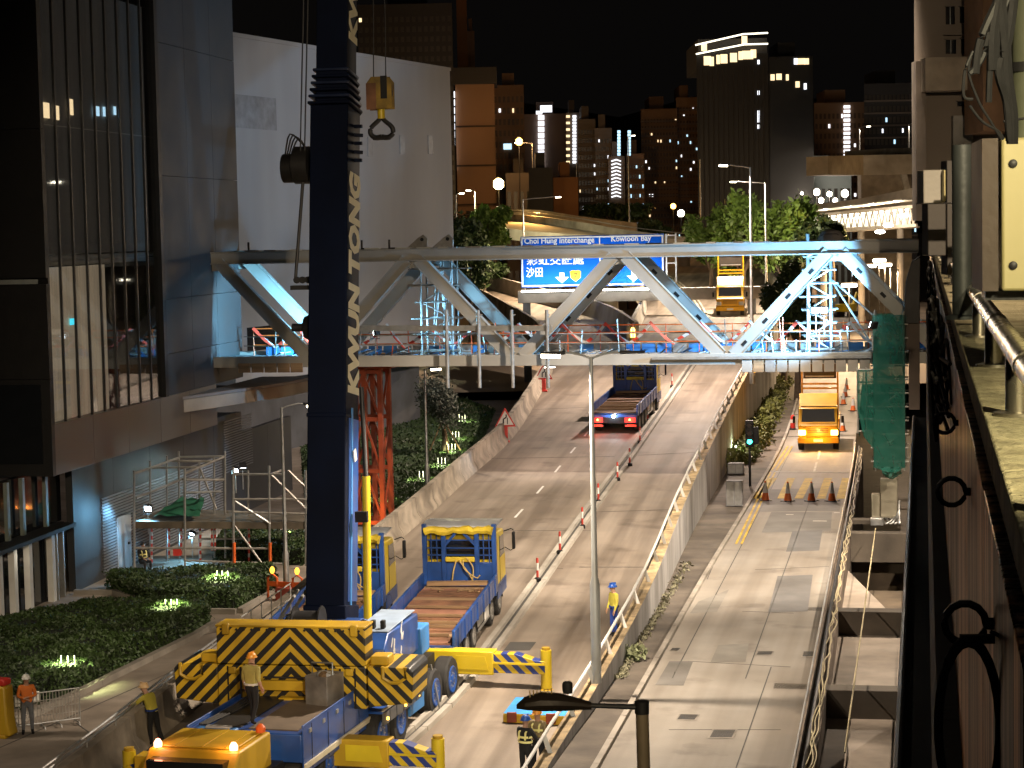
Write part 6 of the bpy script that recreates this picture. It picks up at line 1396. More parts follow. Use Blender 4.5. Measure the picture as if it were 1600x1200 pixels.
# big trees on the right beyond the bridge
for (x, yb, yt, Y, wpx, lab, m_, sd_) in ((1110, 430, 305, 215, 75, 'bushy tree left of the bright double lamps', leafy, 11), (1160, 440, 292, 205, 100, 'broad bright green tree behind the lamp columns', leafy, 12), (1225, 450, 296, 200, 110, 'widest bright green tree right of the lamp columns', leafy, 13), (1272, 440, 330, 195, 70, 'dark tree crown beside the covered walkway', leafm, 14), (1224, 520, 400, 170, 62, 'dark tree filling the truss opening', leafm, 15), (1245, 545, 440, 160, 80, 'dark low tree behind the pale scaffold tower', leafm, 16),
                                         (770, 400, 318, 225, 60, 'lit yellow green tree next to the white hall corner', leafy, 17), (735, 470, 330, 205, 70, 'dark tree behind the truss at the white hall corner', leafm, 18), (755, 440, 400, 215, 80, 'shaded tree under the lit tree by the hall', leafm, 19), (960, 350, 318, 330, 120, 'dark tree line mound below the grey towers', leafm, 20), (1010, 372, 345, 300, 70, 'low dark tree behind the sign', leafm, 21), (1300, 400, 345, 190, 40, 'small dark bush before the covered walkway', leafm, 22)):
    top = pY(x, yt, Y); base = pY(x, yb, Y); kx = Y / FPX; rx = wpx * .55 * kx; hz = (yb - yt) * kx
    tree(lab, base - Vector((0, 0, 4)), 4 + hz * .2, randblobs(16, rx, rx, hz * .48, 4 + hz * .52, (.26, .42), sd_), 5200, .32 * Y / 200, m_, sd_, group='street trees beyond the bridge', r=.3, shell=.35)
for (X, Y_, Z_, pw, cl) in (): pass
# shrubs on the verge
t0 = None
shm = mat('verge_leaves', (.13, .14, .03), .6, var=.45, scale=1.2, bump=0)
vp = []
for i in range(17):
    u = i / 16; a = Vector(pz(lerp(1128, 1172, u), lerp(735, 600, u), 0)); b = Vector(pz(lerp(1180, 1232, u), lerp(715, 605, u), 0))
    for k in range(3): vp.append(a.lerp(b, (k + rnd.uniform(.2, .8)) / 3))
gb = []
for p in vp: gb.append((p.x, p.y, .35 + rnd.uniform(-.1, .25), rnd.uniform(.7, 1.2), rnd.uniform(.7, 1.3), rnd.uniform(.35, .75)))
link('ground_cover', leaf_mesh('ground_cover', 26000, gb, .15, shm, 4, .3), None, kind='stuff')
VP = [pz(x, y, .0) for x, y in ((1126, 742), (1178, 722), (1236, 600), (1170, 592))]; MB().add(VP, [(0, 1, 2, 3)]).build('planting_bed', soil, kind='structure')
c = pz(1150, 722); light('glow', 'POINT', (0, 0, 1.0), 60, (.8, 1, .6), garden := thing('garden_light', 'low lamp lighting the verge shrubs near the cabinet', 'garden light', c, 0, 'garden uplights in hedges and lawn'), .05); MB().tube((0, 0, 0), (0, 0, .85), .04).build('post', darkm, garden); MB().ell((0, 0, .9), (.07, .07, .08), 8, 6).build('lens', emat('spike_glow', (1, .97, .75), 5), garden)
# leaf litter in the gutter
g = np.random.default_rng(9); lt = []
for i in range(700):
    u = g.random() ** 1.4; p = pz(lerp(968, 1075, u) + g.normal() * 4, lerp(1060, 880, u), .0); lt.append((p.x, p.y, .03 + .05 * g.random()))
link('leaf_litter', quads('leaf_litter', np.array(lt), .09, mat('dry_leaves', (.2, .19, .12), .8, var=.5, scale=3, bump=0), g), None, kind='stuff')
c = pz(992, 1030); t = thing('weed_clump', 'pale weed clump growing in the gutter at the wall foot', 'plant', c); link('foliage', leaf_mesh('foliage', 260, [(0, 0, .2, .45, .5, .3)], .11, mat('weed', (.18, .20, .10), .7, var=.4, bump=0), 4, .2), t); MB().tube((0, 0, -.05), (.05, 0, .4), .02).build('stem', barkm, t)

# ---- scaffold before the left building
ls = thing('access_scaffold', 'steel tube scaffold platform with green sheeting in front of the blue lit door', 'scaffold', pz(330, 893, -.85))
o_ = ls.location.copy()
def q_(x, y, Y): return pY(x, y, Y) - o_
YF, YB = 88.5, 90.8
for x, yt, yb in ((210, 735, 893), (289, 732, 888), (365, 730, 886), (421, 728, 884), (478, 735, 884)): MB().tube(q_(x, yb, YF), q_(x - .5, yt, YF), .055, n=6).build('standard', galv, ls)
for x, yt, yb in ((235, 720, 880), (261, 712, 878), (280, 705, 876), (312, 722, 874), (335, 712, 872), (352, 705, 872), (388, 735, 870)): MB().tube(q_(x, yb, YB), q_(x - .5, yt, YB), .05, n=6).build('standard', galv, ls)
for (a, b) in (((210, 740, YF), (280, 715, YB)), ((280, 714, YB), (352, 713, YB)), ((238, 731, YB), (313, 730, YB)), ((262, 720, YB), (332, 721, YB)), ((289, 740, YF), (352, 713, YB)), ((213, 778, YF), (282, 750, YB)), ((284, 749, YB), (350, 749, YB)), ((290, 750, YF), (350, 750, YB)), ((365, 741, YF), (440, 741, YF)), ((365, 780, YF), (480, 780, YF)), ((365, 800, YF), (480, 803, YF)), ((367, 783, YF), (422, 818, YF)), ((424, 742, YF), (478, 795, YF)), ((424, 741, YF), (442, 734, YB)), ((450, 735, YB), (476, 760, YB)), ((313, 733, YB), (338, 795, YB)), ((210, 856, YF), (422, 857, YF)), ((289, 876, YF), (445, 881, YF)), ((367, 822, YF), (415, 888, YF)), ((310, 842, YB), (390, 842, YB)), ((290, 770, YF), (345, 768, YB))):
    MB().tube(q_(*a), q_(*b), .052, n=6).build('tube', rnd.choice([dullsteel, galv, dullsteel]), ls)
P = [q_(210, 815, YF), q_(482, 816, YF), q_(470, 800, YB + 1), q_(255, 795, YB + 1)]
m = MB(); m.add(P + [p - Vector((0, 0, .3)) for p in P], [(0, 1, 2, 3), (7, 6, 5, 4), (0, 4, 5, 1), (1, 5, 6, 2), (2, 6, 7, 3), (3, 7, 4, 0)]); m.build('platform', mat('dark_platform', (.10, .08, .055), .85, var=.3, dirt=.4), ls)
P = [q_(240, 812, YF + .1), q_(312, 812, YF + .1), q_(320, 786, YB), q_(282, 782, YB)]; m = MB(); vs = []
for j in range(6):
    for i in range(8): a = P[0].lerp(P[1], i / 7); b = P[3].lerp(P[2], i / 7); vs.append(a.lerp(b, j / 5) + Vector((0, 0, .1 + rnd.uniform(0, .18))))
m.add(vs, [(j * 8 + i, j * 8 + i + 1, (j + 1) * 8 + i + 1, (j + 1) * 8 + i) for j in range(5) for i in range(7)]); m.build('green_sheet', mat('green_sheet', (.015, .11, .06), .6, var=.2), ls)
bandm = stripes('tape_wrapped_pole', (.75, .72, .7), (.62, .06, .04), .35, 'bands')
for x, yt, yb in ((236, 820, 880), (263, 820, 872), (282, 820, 868), (312, 820, 876), (330, 820, 860), (335, 820, 860), (388, 820, 880), (446, 830, 882)): MB().tube(q_(x + 1, yb, YF + 1.5), q_(x + 1, yt, YF + 1.5), .05, n=6).build('wrapped_pole', bandm, ls)
for x in (366, 422): MB().tube(q_(x, 886, YF - .05), q_(x, 848, YF - .05), .07, n=8).build('padded_pole', orangep, ls)
c = q_(277, 863, YF); MB().b2(c.x - .18, c.x + .18, c.y - .03, c.y, c.z - .15, c.z + .15).build('red_notice', redp, ls)
# ================================================================== RIGHT: DRAIN, LEDGE, NEAR PARAPET
AR = math.atan((1418 - 800) / FPX); rv = hdir(AR); rp = Vector((math.cos(AR), -math.sin(AR), 0))
# ledge with pipe and cables along the street edge
led = thing('cable_ledge', 'long brown ledge carrying pipes and slack cables along the street edge', 'ledge')
ks = [p for p in kr if p.y < 125]
lp = resample(ks, 4.)
for a, b in zip(lp, lp[1:]):
    d = (b - a).normalized(); MB().sweep([a, b - d * .03], [(0, -4.2), (0, .18), (.14, .20), (.14, -.02), (.55, -.02), (.55, -4.2)]).build('ledge_panel', mat('brown_concrete', (.15, .115, .085), .85, var=.3, scale=1.4, dirt=.5, bump=.4), led)
MB().path(offset(ks, .28, .08), .07, 8).build('pipe', darkm, led); MB().path(offset(ks, .07, .34), .035, 6).build('rail', galv, led)
for k in range(3):
    P = [p + rp * rnd.uniform(-.08, .08) + Vector((0, 0, rnd.uniform(-.02, .05))) for p in resample(offset(ks, .36 + .07 * k, .08), 1.1)]; MB().path(smooth(P, 3), .022, 5).build('cable', mat('cable_sheath', (.42, .36, .22), .6, dirt=.3), led)
# drain channel with cross beams
dr = thing('drain_channel', 'deep concrete drain with cross beams between street and dark building', 'drain', pz(1300, 955, 0), AR)
def dl_(x, y, z=0.):
    p = pz(x, y, z) - dr.location; return p.dot(rp), p.dot(rv)
wR = dl_(1425, 955)[0] + .5
bcon = mat('drain_concrete', (.10, .082, .062), .85, var=.3, scale=.8, dirt=.5, bump=.35)
for (y, nm) in ((833, 0), (955, 0), (1078, 0), (1230, 0)):
    a, s = dl_(1300, y); aL = dl_(1215 + (1190 - y) * .21, y)[0]
    MB().b2(aL - .6, wR, s, s + .75, -1.3, 0).build('cross_beam', bcon, dr, .02); MB().b2(aL - .6, wR, s + .76, s + 1.05, -1.9, -.5).build('beam_ledge', bcon, dr)
MB().b2(-6, wR + 2, -40, 45, -4.25, -4.1).build('channel_floor', bcon, dr)
for s in (-9.5, 1.8, 12.5, 26): MB().b2(-.4, wR + .3, s, s + 4.6, -4.1, -2.3).build('lower_step', mat('drain_step', (.12, .09, .06), .85, var=.3, scale=1, dirt=.4, bump=.3), dr)
MB().b2(wR, wR + .5, -40, 38, -4.2, -.1).build('side_wall', mat('drain_wall', (.07, .06, .05), .8, var=.2, dirt=.3), dr)
MB().tube((dl_(1368, 840)[0], dl_(1368, 840)[1], .4), (dl_(1320, 1200)[0], dl_(1320, 1200)[1], .4), .025, n=6).build('guide_rope', mat('rope', (.4, .34, .2), .8), dr)
# pale pump machine on the first beam
c = pz(1388, 815, .0); t = thing('pump_unit', 'cream steel pump unit with pipes standing by the drain under the netting', 'machine', c, AR); crm = mat('cream_paint', (.45, .41, .31), .55, var=.12, dirt=.35)
MB().b2(-.35, .42, -.3, .4, .2, 2.0).build('housing', crm, t, .05); MB().b2(-.75, -.38, -.25, .3, .1, 1.3).build('side_box', crm, t, .04); MB().b2(-.32, .38, -.33, -.3, .3, 1.85).build('door', crm, t, .01); MB().b2(.1, .6, -.1, .4, 2.1, 3.1).build('upper_box', crm, t, .03)
for k in range(4): MB().path(smooth([Vector((-.3 + .2 * k, -.5, .25)), Vector((-.1 + .2 * k, -.7, .0)), Vector((.2 + .1 * k, -.6, .2)), Vector((.5, -.2, .4 + .2 * k))], 4), .05, 6).build('pipe', galv, t)
MB().b2(-.8, -.2, -.7, -.3, -.1, .25).build('foot', galv, t, .03); MB().b2(-1.6, .5, -.2, .6, -.1, 0.08).build('base_slab', bcon, t)
# near building edge (the photographer's side): section carried along the road direction
ARN = math.atan((1446 - 800) / FPX); rv = hdir(ARN); rp = Vector((math.cos(ARN), -math.sin(ARN), 0))
nb_ = thing('near_parapet', 'near parapet with rough concrete coping, tube handrail and streaked metal cladding', 'parapet', CAM, ARN)
clm = mat('streaked_cladding', (.30, .21, .155), .36, .95, var=.85, scale=3.4, dirt=.75, bump=.5, stretch=(3, 3, .05), spec=.25, bscale=9)
for _n in clm.node_tree.nodes:
    if _n.type == 'VALTORGB': _n.color_ramp.elements[0].position, _n.color_ramp.elements[1].position = .42, .58
_b = clm.node_tree.nodes['Principled BSDF']; clm.node_tree.links.new(_b.inputs['Base Color'].links[0].from_socket, _b.inputs['Specular Tint'])
cop = mat('rough_coping', (.52, .46, .29), .9, var=.3, scale=9, dirt=.35, bump=1., bscale=34)
a_c, w_c, a_h, w_h = .67, .20, .45, .31
yE = 62
MB().b2(w_c, w_c + 2.2, 1.0, yE, -a_c - .12, -a_c).build('coping', cop, nb_, .01)
for i in range(24): MB().b2(w_c - .03, w_c + .02, 1.2 + i * 2.5, 1.2 + i * 2.5 + 2.47, -2.6, -a_c - .13).build('cladding_panel', clm, nb_, .004)
MB().prism([(w_c - .02, -2.62), (w_c + 1, -2.62), (w_c + 1, -6), (-.30, -6.0), (-.30, -5.86), (.06, -5.86), (.06, -2.62)], 1.0, yE, ax='y').build('lower_wall', mat('dark_wall', (.05, .042, .038), .7, var=.2, dirt=.3), nb_)
MB().tube((-.30, 1, -5.83), (-.30, yE, -5.83), .045, n=8).build('edge_pipe', mat('pale_pipe', (.38, .42, .50), .4, .4), nb_)
MB().prism([(-.28, -6.02), (1.5, -6.02), (1.5, -18), (-.28, -18)], 12, yE, ax='y').build('base_wall', mat('dark_wall', (.05, .042, .038), .7, var=.2, dirt=.3), nb_)
stainless = mat('stainless_tube', (.50, .46, .38), .28, .9, var=.1, scale=3, dirt=.15, bump=.03)
hrail = MB().tube((w_h, 1.2, -a_h), (w_h, yE, -a_h), .043, n=16).build('handrail', stainless, nb_)
for k in range(1, 24): MB().tube((w_h, 1.2 + k * 2.6, -a_h), (w_h, 1.28 + k * 2.6, -a_h), .047, n=16).build('sleeve', stainless, hrail)
for k in range(23):
    y = 4.75 + k * 2.4; MB().tube((w_h, y, -a_c), (w_h, y, -a_h), .040, n=14).build('post', stainless, nb_); MB().lathe([(.085, 0), (.085, .012), (.05, .016)], 16, (w_h + .005, y, -a_c)).build('base_flange', stainless, nb_)
for y in (5.3, 7.9, 10.6, 14.5):
    R2 = .052; P = [Vector((w_c - .10 + math.cos(a) * R2, y, -a_c - .36 + math.sin(a) * R2)) for a in [k * 2 * math.pi / 14 for k in range(15)]]; MB().path(P, .011, 6).build('ring_bolt', darkm, nb_); MB().tube((w_c - .05, y, -a_c - .36), (w_c + .03, y, -a_c - .36), .016, n=8).build('bolt_stem', darkm, nb_)
# cable coil hanging from a ring
co_ = CAM + rp * (w_c - .1) + rv * 4.9 + Vector((0, 0, -a_c - .30)); t = thing('cable_coil', 'long black cable coil hanging on the streaked cladding below the coping', 'cable', co_, ARN)
for k in range(3):
    P = [Vector((.0 + math.sin(a) * (.065 + .006 * k), -.02 + .008 * k, -.23 + math.cos(a) * (.20 + .008 * k))) for a in [j * 2 * math.pi / 26 for j in range(27)]]; MB().path(P, .0055, 6).build('loop', rubber, t)
MB().bar((-.02, .0, -.02), (.06, .01, -.02), .02, .02).build('tie', rubber, t); MB().path(smooth([Vector((.05, 0, 0)), Vector((.09, 0, -.03)), Vector((.10, 0, -.12)), Vector((.08, .02, -.3))], 5), .005, 5).build('loose_end', rubber, t)
# wiring bundle farther along
P0 = CAM + rp * (w_c - .03) + Vector((0, 0, -a_c)); t = thing('cable_bundle', 'tangle of black cables running along the parapet edge towards the bridge', 'cable', P0, ARN)
for k in range(9):
    P = [Vector((rnd.uniform(-.12, .0), 13 + j * 1.9, -.12 - rnd.uniform(0, .55))) for j in range(17)]; MB().path(smooth(P, 4), .014, 5).build('cable', rubber, t)
for k in range(14):
    y = rnd.uniform(13, 34); a = Vector((-.07, y, -.2 - rnd.random() * .4)); MB().path(smooth([a, a + Vector((-.05, .2, .2)), a + Vector((-.02, .5, -.3)), a + Vector((0, .7, .1))], 4), .012, 5).build('loose_end', rubber, t)
# cabinet, poles and cables at the upper right
cab_c = pY(1565, 455, 8.2); t = thing('wall_cabinet', 'cream steel control cabinet with round bolts close to the camera at right', 'cabinet', cab_c, AR)
sca = 8.2 / FPX; hcab = (455 - 217) * sca
crm2 = mat('cabinet_cream', (.40, .36, .18), .5, var=.05, scale=2, dirt=.12, bump=.04); MB().b2(0, .42, 0, .55, 0, hcab).build('cabinet_door', crm2, t, .012); MB().prism([(-.012, .012), (-.012, .56), (-.10, .56), (-.074, .02)], 0, hcab, ax='z').build('side_panel', mat('cabinet_side', (.07, .05, .038), .55), t)
for y in (257, 415): z = (455 - y) * sca; MB().lathe([(.017, 0), (.017, -.008), (.008, -.012)], 14, (.045, -.002, z), ax='y').build('bolt', darkm, t)
MB().b2(-.06, .6, .1, .5, -.04, -.003).build('base_plate', darkm, t)
big = pY(1504, 400, 13.); t = thing('steel_pole', 'galvanised round pole behind the cabinet', 'pole', big - Vector((0, 0, .40))); MB().tube((0, 0, 0), (0, 0, 1.1), .066, n=16).build('shaft', mat('dull_pole', (.05, .06, .058), .5, .3, dirt=.4), t); MB().lathe([(.11, 0), (.11, .02), (.075, .03)], 16).build('base_flange', mat('dull_pole', (.05, .06, .058), .5), t)
dk_ = pY(1607, 217, 8.7); t = thing('steel_pole', 'dark thick pole at the upper right edge above the cabinet', 'pole', dk_ + Vector((0, 0, -.02))); MB().tube((0, 0, 0), (0, 0, 1.6), .07, n=14).build('shaft', mat('pole_green', (.10, .11, .075), .5), t); MB().lathe([(.078, .3), (.078, .34)], 14).build('clamp', darkm, t)
t = thing('hanging_cables', 'loose black cables drooping in front of the beige building', 'cable', pY(1560, 0, 7.4)); o2 = t.location
def h_(x, y, Y=7.4): return pY(x, y, Y) - o2
for P, r in (([(1582, -20), (1560, 40), (1548, 100), (1545, 160)], .012), ([(1570, -20), (1545, 30), (1530, 70), (1524, 115)], .016), ([(1575, -20), (1550, 40), (1535, 90), (1515, 115)], .012), ([(1586, -20), (1575, 60), (1562, 110), (1575, 160), (1580, 220)], .02), ([(1560, -20), (1570, 60), (1574, 120), (1582, 180), (1582, 225)], .022), ([(1578, -20), (1560, 50), (1558, 110), (1570, 150), (1576, 210)], .012), ([(1520, 80), (1508, 110), (1506, 150), (1520, 155)], .006), ([(1518, 85), (1514, 115), (1530, 160), (1548, 190), (1565, 218)], .005), ([(1515, 165), (1535, 190), (1560, 205), (1568, 218)], .005), ([(1568, 190), (1582, 188), (1600, 185)], .005), ([(1560, 0), (1552, 50), (1550, 110)], .02)):
    MB().path(smooth([h_(x, y) for x, y in P], 5), r, 7).build('cable', blackp, t)
# dim wall and boxes behind the rail
t = thing('service_boxes', 'pale metal service boxes and dark wall beyond the near handrail', 'cabinet', pY(1440, 342, 20.), .0); o2 = t.location
def h2(x, y, Y=20.): return pY(x, y, Y) - o2
def pane_box(x0, y0, x1, y1, Y, d, m, nm): a, b = h2(x0, y1, Y), h2(x1, y0, Y); return MB().b2(a.x, b.x, a.y, a.y + d, a.z, b.z).build(nm, m, t, .01)
pane_box(1443, 265, 1475, 318, 19, .3, mat('mesh_grey', (.22, .21, .18), .6), 'grey_box'); pane_box(1475, 265, 1477.5, 315, 18.9, .3, crm2, 'edge_trim'); pane_box(1510, 316, 1545, 395, 16, .4, wallgrey, 'pale_box'); pane_box(1510, 262, 1545, 312, 18, .3, mat('olive_panel', (.25, .22, .13), .7), 'olive_panel'); pane_box(1450, 316, 1478, 400, 20.5, .3, mat('dark_panel', (.05, .045, .04), .7), 'dark_panel'); pane_box(1480, 250, 1510, 430, 21, .3, mat('dark_panel', (.05, .045, .04), .7), 'dark_panel'); pane_box(1440, 314, 1600, 319, 19.5, .3, blackp, 'rail_beam')

# ---- beige block at the upper right
bg0 = pY(1428, 300, 78); t = thing('concrete_block', 'beige concrete building with small windows at the upper right', 'building', Vector((bg0.x, 78, 0)), .0); bgm = mat('beige_render', (.24, .20, .165), .85, var=.12, scale=.35, dirt=.35, bump=.2); o3 = t.location
def h3(x, y, Y=78.): return pY(x, y, Y) - o3
def slab3(x0, y0, x1, y1, Y, d, m, nm, par=None): a, b = h3(x0, y1, Y), h3(x1, y0, Y); return MB().b2(a.x, b.x, a.y, a.y + d, a.z, b.z).build(nm, m, par or t, .01)
a_, b_ = h3(1430, 345), h3(1660, -30); MB().prism([(a_.x, 0), (b_.x, 0), (b_.x + 4, 14), (a_.x + 3.2, 14)], a_.z, b_.z, ax='z').build('wall', bgm, t); slab3(1446, 88, 1535, 142, 76.5, 1.4, mat('pale_beige', (.33, .285, .23), .85, dirt=.25), 'balcony'); slab3(1536, -30, 1660, 205, 74, 3, mat('red_brown_wall', (.22, .13, .075), .85, dirt=.3), 'wing_wall')
for x0, y0, x1, y1 in ((1478, 10, 1492, 38), (1500, 10, 1524, 36), (1478, 62, 1494, 84), (1502, 60, 1534, 84), (1496, 158, 1526, 166)):
    f = slab3(x0, y0, x1, y1, 77.95, .06, dglass, 'window'); slab3(x0 - 1, y0 - 2, x1 + 1, y0, 77.8, .2, bgm, 'lintel', f); slab3((x0 + x1) / 2 - .5, y0, (x0 + x1) / 2 + .5, y1, 77.9, .05, galv, 'glazing_bar', f)
slab3(1476, 52, 1536, 55, 77.7, .3, bgm, 'string_course'); slab3(1446, 143, 1535, 147, 77.5, .5, darkm, 'shadow_gap'); slab3(1432, 95, 1447, 345, 77.3, .8, mat('side_beige', (.17, .14, .115), .85, dirt=.3), 'pier'); slab3(1490, 180, 1520, 300, 77.6, .4, mat('grey_stain', (.24, .23, .21), .8, dirt=.4), 'pier')

# ================================================================== CITY BEYOND
FAC = {}
def tower(label, x0, x1, yt, Y, depth, m_, yb=None, rows_=0, cols_=0, lit=(), az=0., bandm_=None, bands=0, seed=0, name='tower_block', wm=None):
    a = pY(x0, yt, Y); b = pY(x1, yt, Y); z0 = -1; t = thing(name, label, 'building', Vector((a.x, Y, 0)), az); W2 = b.x - a.x; H2 = (a.z + b.z) / 2
    MB().prism([(0, 0), (W2, 0), (W2 + b.x / Y * depth, depth), (a.x / Y * depth, depth)], z0, H2, ax='z').build('wall', m_, t); MB().b2(W2 * .3, W2 * .7, depth * .2, depth * .6, H2, H2 + 2.5).build('roof_plant', m_, t)
    q = random.Random(seed)
    if bands:
        m = MB()
        for k in range(bands): z = lerp(H2 * .05 + 3, H2 - 1, k / bands); m.b2(-.05, W2 + .05, -.22, -.02, z, z + .28)
        m.build('floor_bands', bandm_ or m_, t, kind='stuff')
    if rows_:
        m = MB(); dxx = W2 / cols_; z_lo_ = max(2, HC - 12); dz = (H2 - 1.5 - z_lo_) / rows_; li = []
        for r in range(rows_):
            for c in range(cols_):
                X, Z = (c + .5) * dxx, z_lo_ + (r + .5) * dz
                if q.random() < lit[0] if lit else False: li.append((X, Z))
                else: m.b2(X - dxx * .28, X + dxx * .28, -.06, -.01, Z - dz * .26, Z + dz * .26)
        m.build('windows', wm or mat('far_window', (.02, .018, .016), .3, bump=0), t, kind='stuff')
        for X, Z in li: MB().b2(X - dxx * q.uniform(.12, .26), X + dxx * .2, -.09, -.02, Z - dz * q.uniform(.1, .22), Z + dz * .2).build('lit_window', q.choice(lit[1]), t)
    def pt(x, y): d = pY(x, y, Y); return d.x - a.x, d.z
    return t, pt
tw_br = mat('brown_tower', (.26, .15, .085), .85, var=.1, scale=.06, dirt=.2, bump=0); tw_dk = mat('dark_tower', (.035, .033, .034), .8, var=.15, scale=.06, bump=0); tw_gr = mat('grey_tower', (.16, .13, .11), .85, var=.12, scale=.06, bump=0); tw_pk = mat('pinkish_tower', (.24, .17, .135), .85, var=.08, scale=.06, bump=0); tw_or = mat('orange_tower', (.30, .13, .045), .85, var=.1, scale=.06, bump=0); tw_bl = mat('blueish_block', (.16, .19, .20), .85, var=.1, scale=.1, bump=0)
t, pt = tower('dark residential tower behind the white hall, barely lit windows', 558, 706, 6, 300, 25, tw_dk, rows_=30, cols_=16, lit=(.012, [win_w]), wm=mat('dim_window', (.055, .045, .035), .4, bump=0), seed=1)
tower('very tall brown slab at the top edge beside the white hall', 712, 728, -40, 380, 20, tw_or); tower('narrow brown slab next to the tallest one', 728, 741, 48, 385, 15, tw_br)
t, pt = tower('wide brown tower with horizontal joints right of the white hall', 711, 772, 128, 340, 30, tw_br, bands=5, bandm_=mat('joint_dark', (.05, .03, .02), .9), seed=2); a, z = pt(711, 118); MB().b2(-1, (pt(776, 118)[0]), -1, 10, z - 1.5, z + 1.2).build('roof_slab', tw_dk, t)
for k in range(10): X, Z = pt(708.5, 148 + k * 12.5); MB().b2(X - .25, X + .25, -.6, -.1, Z - .5, Z + .5).build('lit_window', win_n, t)
t, pt = tower('brown tower with a small blue lit window above the sodium lamp', 770, 818, 133, 360, 30, tw_br, rows_=18, cols_=7, lit=(.03, [win_w, win_n]), wm=mat('brown_window', (.10, .055, .03), .5, bump=0), seed=3); X, Z = pt(793, 229); MB().b2(X - .7, X + .7, -.2, -.05, Z - .5, Z + .5).build('lit_window', win_c, t)
t, pt = tower('pale pinkish block with a bright vertical stair strip', 818, 886, 178, 370, 30, tw_pk, seed=4)
for k in range(9): X, Z = pt(845.5, 184 + k * 9.2); MB().b2(X - .55, X + .55, -.4, -.02, Z - .38, Z + .42).build('lit_window', win_n, t)
X, Z = pt(852, 170); MB().b2(X - .9, X + 1.2, -.2, .3, Z - .6, Z + .6).build('roof_lamp', win_n, t); X, Z = pt(842, 176); MB().b2(X - .5, X + .6, -.2, .3, Z - .3, Z + .3).build('roof_lamp', win_n, t)
t, pt = tower('narrow tower with two strips of stair lights', 884, 905, 176, 365, 25, tw_gr, seed=5)
for k in range(15):
    for X_, m_ in ((887.5, win_w), (897.5, win_n)):
        if X_ < 890 and k % 2: continue
        X, Z = pt(X_, 182 + k * 5.1); MB().b2(X - .32, X + .32, -.3, -.02, Z - .2, Z + .2).build('lit_window', m_, t)
tower('grey brown towers with scattered dim windows, left one', 902, 930, 186, 350, 25, tw_gr, rows_=20, cols_=6, lit=(.12, [win_n, win_w]), seed=6); tower('grey brown tower with scattered dim windows, right one', 929, 956, 200, 345, 25, tw_gr, rows_=20, cols_=6, lit=(.10, [win_n, win_c]), seed=7)
t, pt = tower('stair tower with bright zigzag lit landings', 950, 976, 244, 340, 15, tw_gr, seed=8)
for k in range(11):
    X, Z = pt(957, 252 + k * 5.6); X2, Z2 = pt(963, 249.5 + k * 5.6); X3, Z3 = pt(970, 252 + k * 5.6); m = MB(); m.bar((X - .2, -.3, Z), (X2, -.3, Z2), .1, .22); m.bar((X2, -.3, Z2), (X3, -.3, Z3), .1, .18); m.build('stair_light', win_n, t)
for x in (967, 983):
    m = MB(); 
    for k in range(8): X, Z = pt(x, 206 + k * 5); m.b2(X - .25, X + .25, -.3, -.05, Z - .22, Z + .22)
    m.build('stair_light', win_c, t)
tower('brown lower tower left of the tall one, few lit windows', 978, 1006, 240, 345, 25, tw_br, rows_=14, cols_=6, lit=(.18, [win_n, win_c]), bands=12, seed=9)
t, pt = tower('tall orange brown tower with scattered blue and white windows', 1001, 1058, 170, 360, 30, tw_br, rows_=26, cols_=12, lit=(.09, [win_n, win_c, win_w]), bands=22, bandm_=tw_pk, wm=mat('brown_window', (.10, .055, .03), .5, bump=0), seed=10); tower('right wing of the tall orange brown tower', 1056, 1090, 152, 362, 30, tw_br, rows_=28, cols_=7, lit=(.09, [win_n, win_c]), bands=24, bandm_=tw_pk, wm=mat('brown_window', (.10, .055, .03), .5, bump=0), seed=11)
tower('low dark block in front of the pale stair strip block', 826, 863, 262, 320, 20, tw_dk, seed=12); tower('low orange lit block in front of the grey towers', 864, 903, 277, 325, 20, tw_or, seed=13); tower('low grey block behind the big yellow lamp', 790, 830, 270, 335, 20, tw_gr, rows_=3, cols_=4, lit=(0., [win_w]), seed=21)
# dark hotel tower with lit crown
t, pt = tower('dark hotel tower crowned with two glowing roof lines', 1088, 1200, 84, 300, 30, mat('hotel_dark', (.009, .009, .010), .5, var=.2, scale=.1, bump=0), rows_=0, seed=14)
roofline = emat('roof_line', (1, .9, .68), 3.2)
for pa, pb in (((1086, 71), (1160, 54)), ((1160, 54), (1199, 52)), ((1087, 85), (1162, 70)), ((1162, 70), (1199, 69))):
    A, B = pt(*pa), pt(*pb); MB().bar((A[0], -.6, A[1]), (B[0], -.6, B[1]), .25, .2).build('glow_line', roofline, t)
A, B = pt(1086, 85), pt(1199, 52); MB().b2(A[0] + .5, B[0], .5, 20, A[1] - 2, A[1] + 2.2).build('roof_storey', tw_dk, t)
for (x, y, w__, h__) in ((1100, 74, .4, .5), (1163, 63, .4, .6), (1105, 95, .5, .65), (1112, 96, .3, .65), (1122, 93, .25, .65), (1131, 92, .5, .65), (1146, 90, .5, .65), (1157, 87, .3, .6), (1168, 86, .8, .6), (1177, 84, .4, .6)): X, Z = pt(x, y); MB().b2(X - w__, X + w__, -.2, -.05, Z - h__, Z + h__).build('lit_window', win_w, t)
for y in (97, 145, 176, 182, 188, 198): X, Z = pt(1185, y); MB().b2(X - .15, X + .15, -.2, -.05, Z - .3, Z + .3).build('lit_window', win_n, t)
m = MB()
for c in range(14):
    X = pt(1092 + c * 7.8, 200)[0]; m.b2(X - .06, X + .06, -.25, -.01, 2, pt(1100, 105)[1])
m.build('facade_fins', tw_dk, t, kind='stuff')
t, pt = tower('dark hotel wing with a few amber windows near its top', 1201, 1270, 88, 310, 25, mat('hotel_dark', (.009, .009, .010), .5, var=.2, scale=.1, bump=0), seed=15)
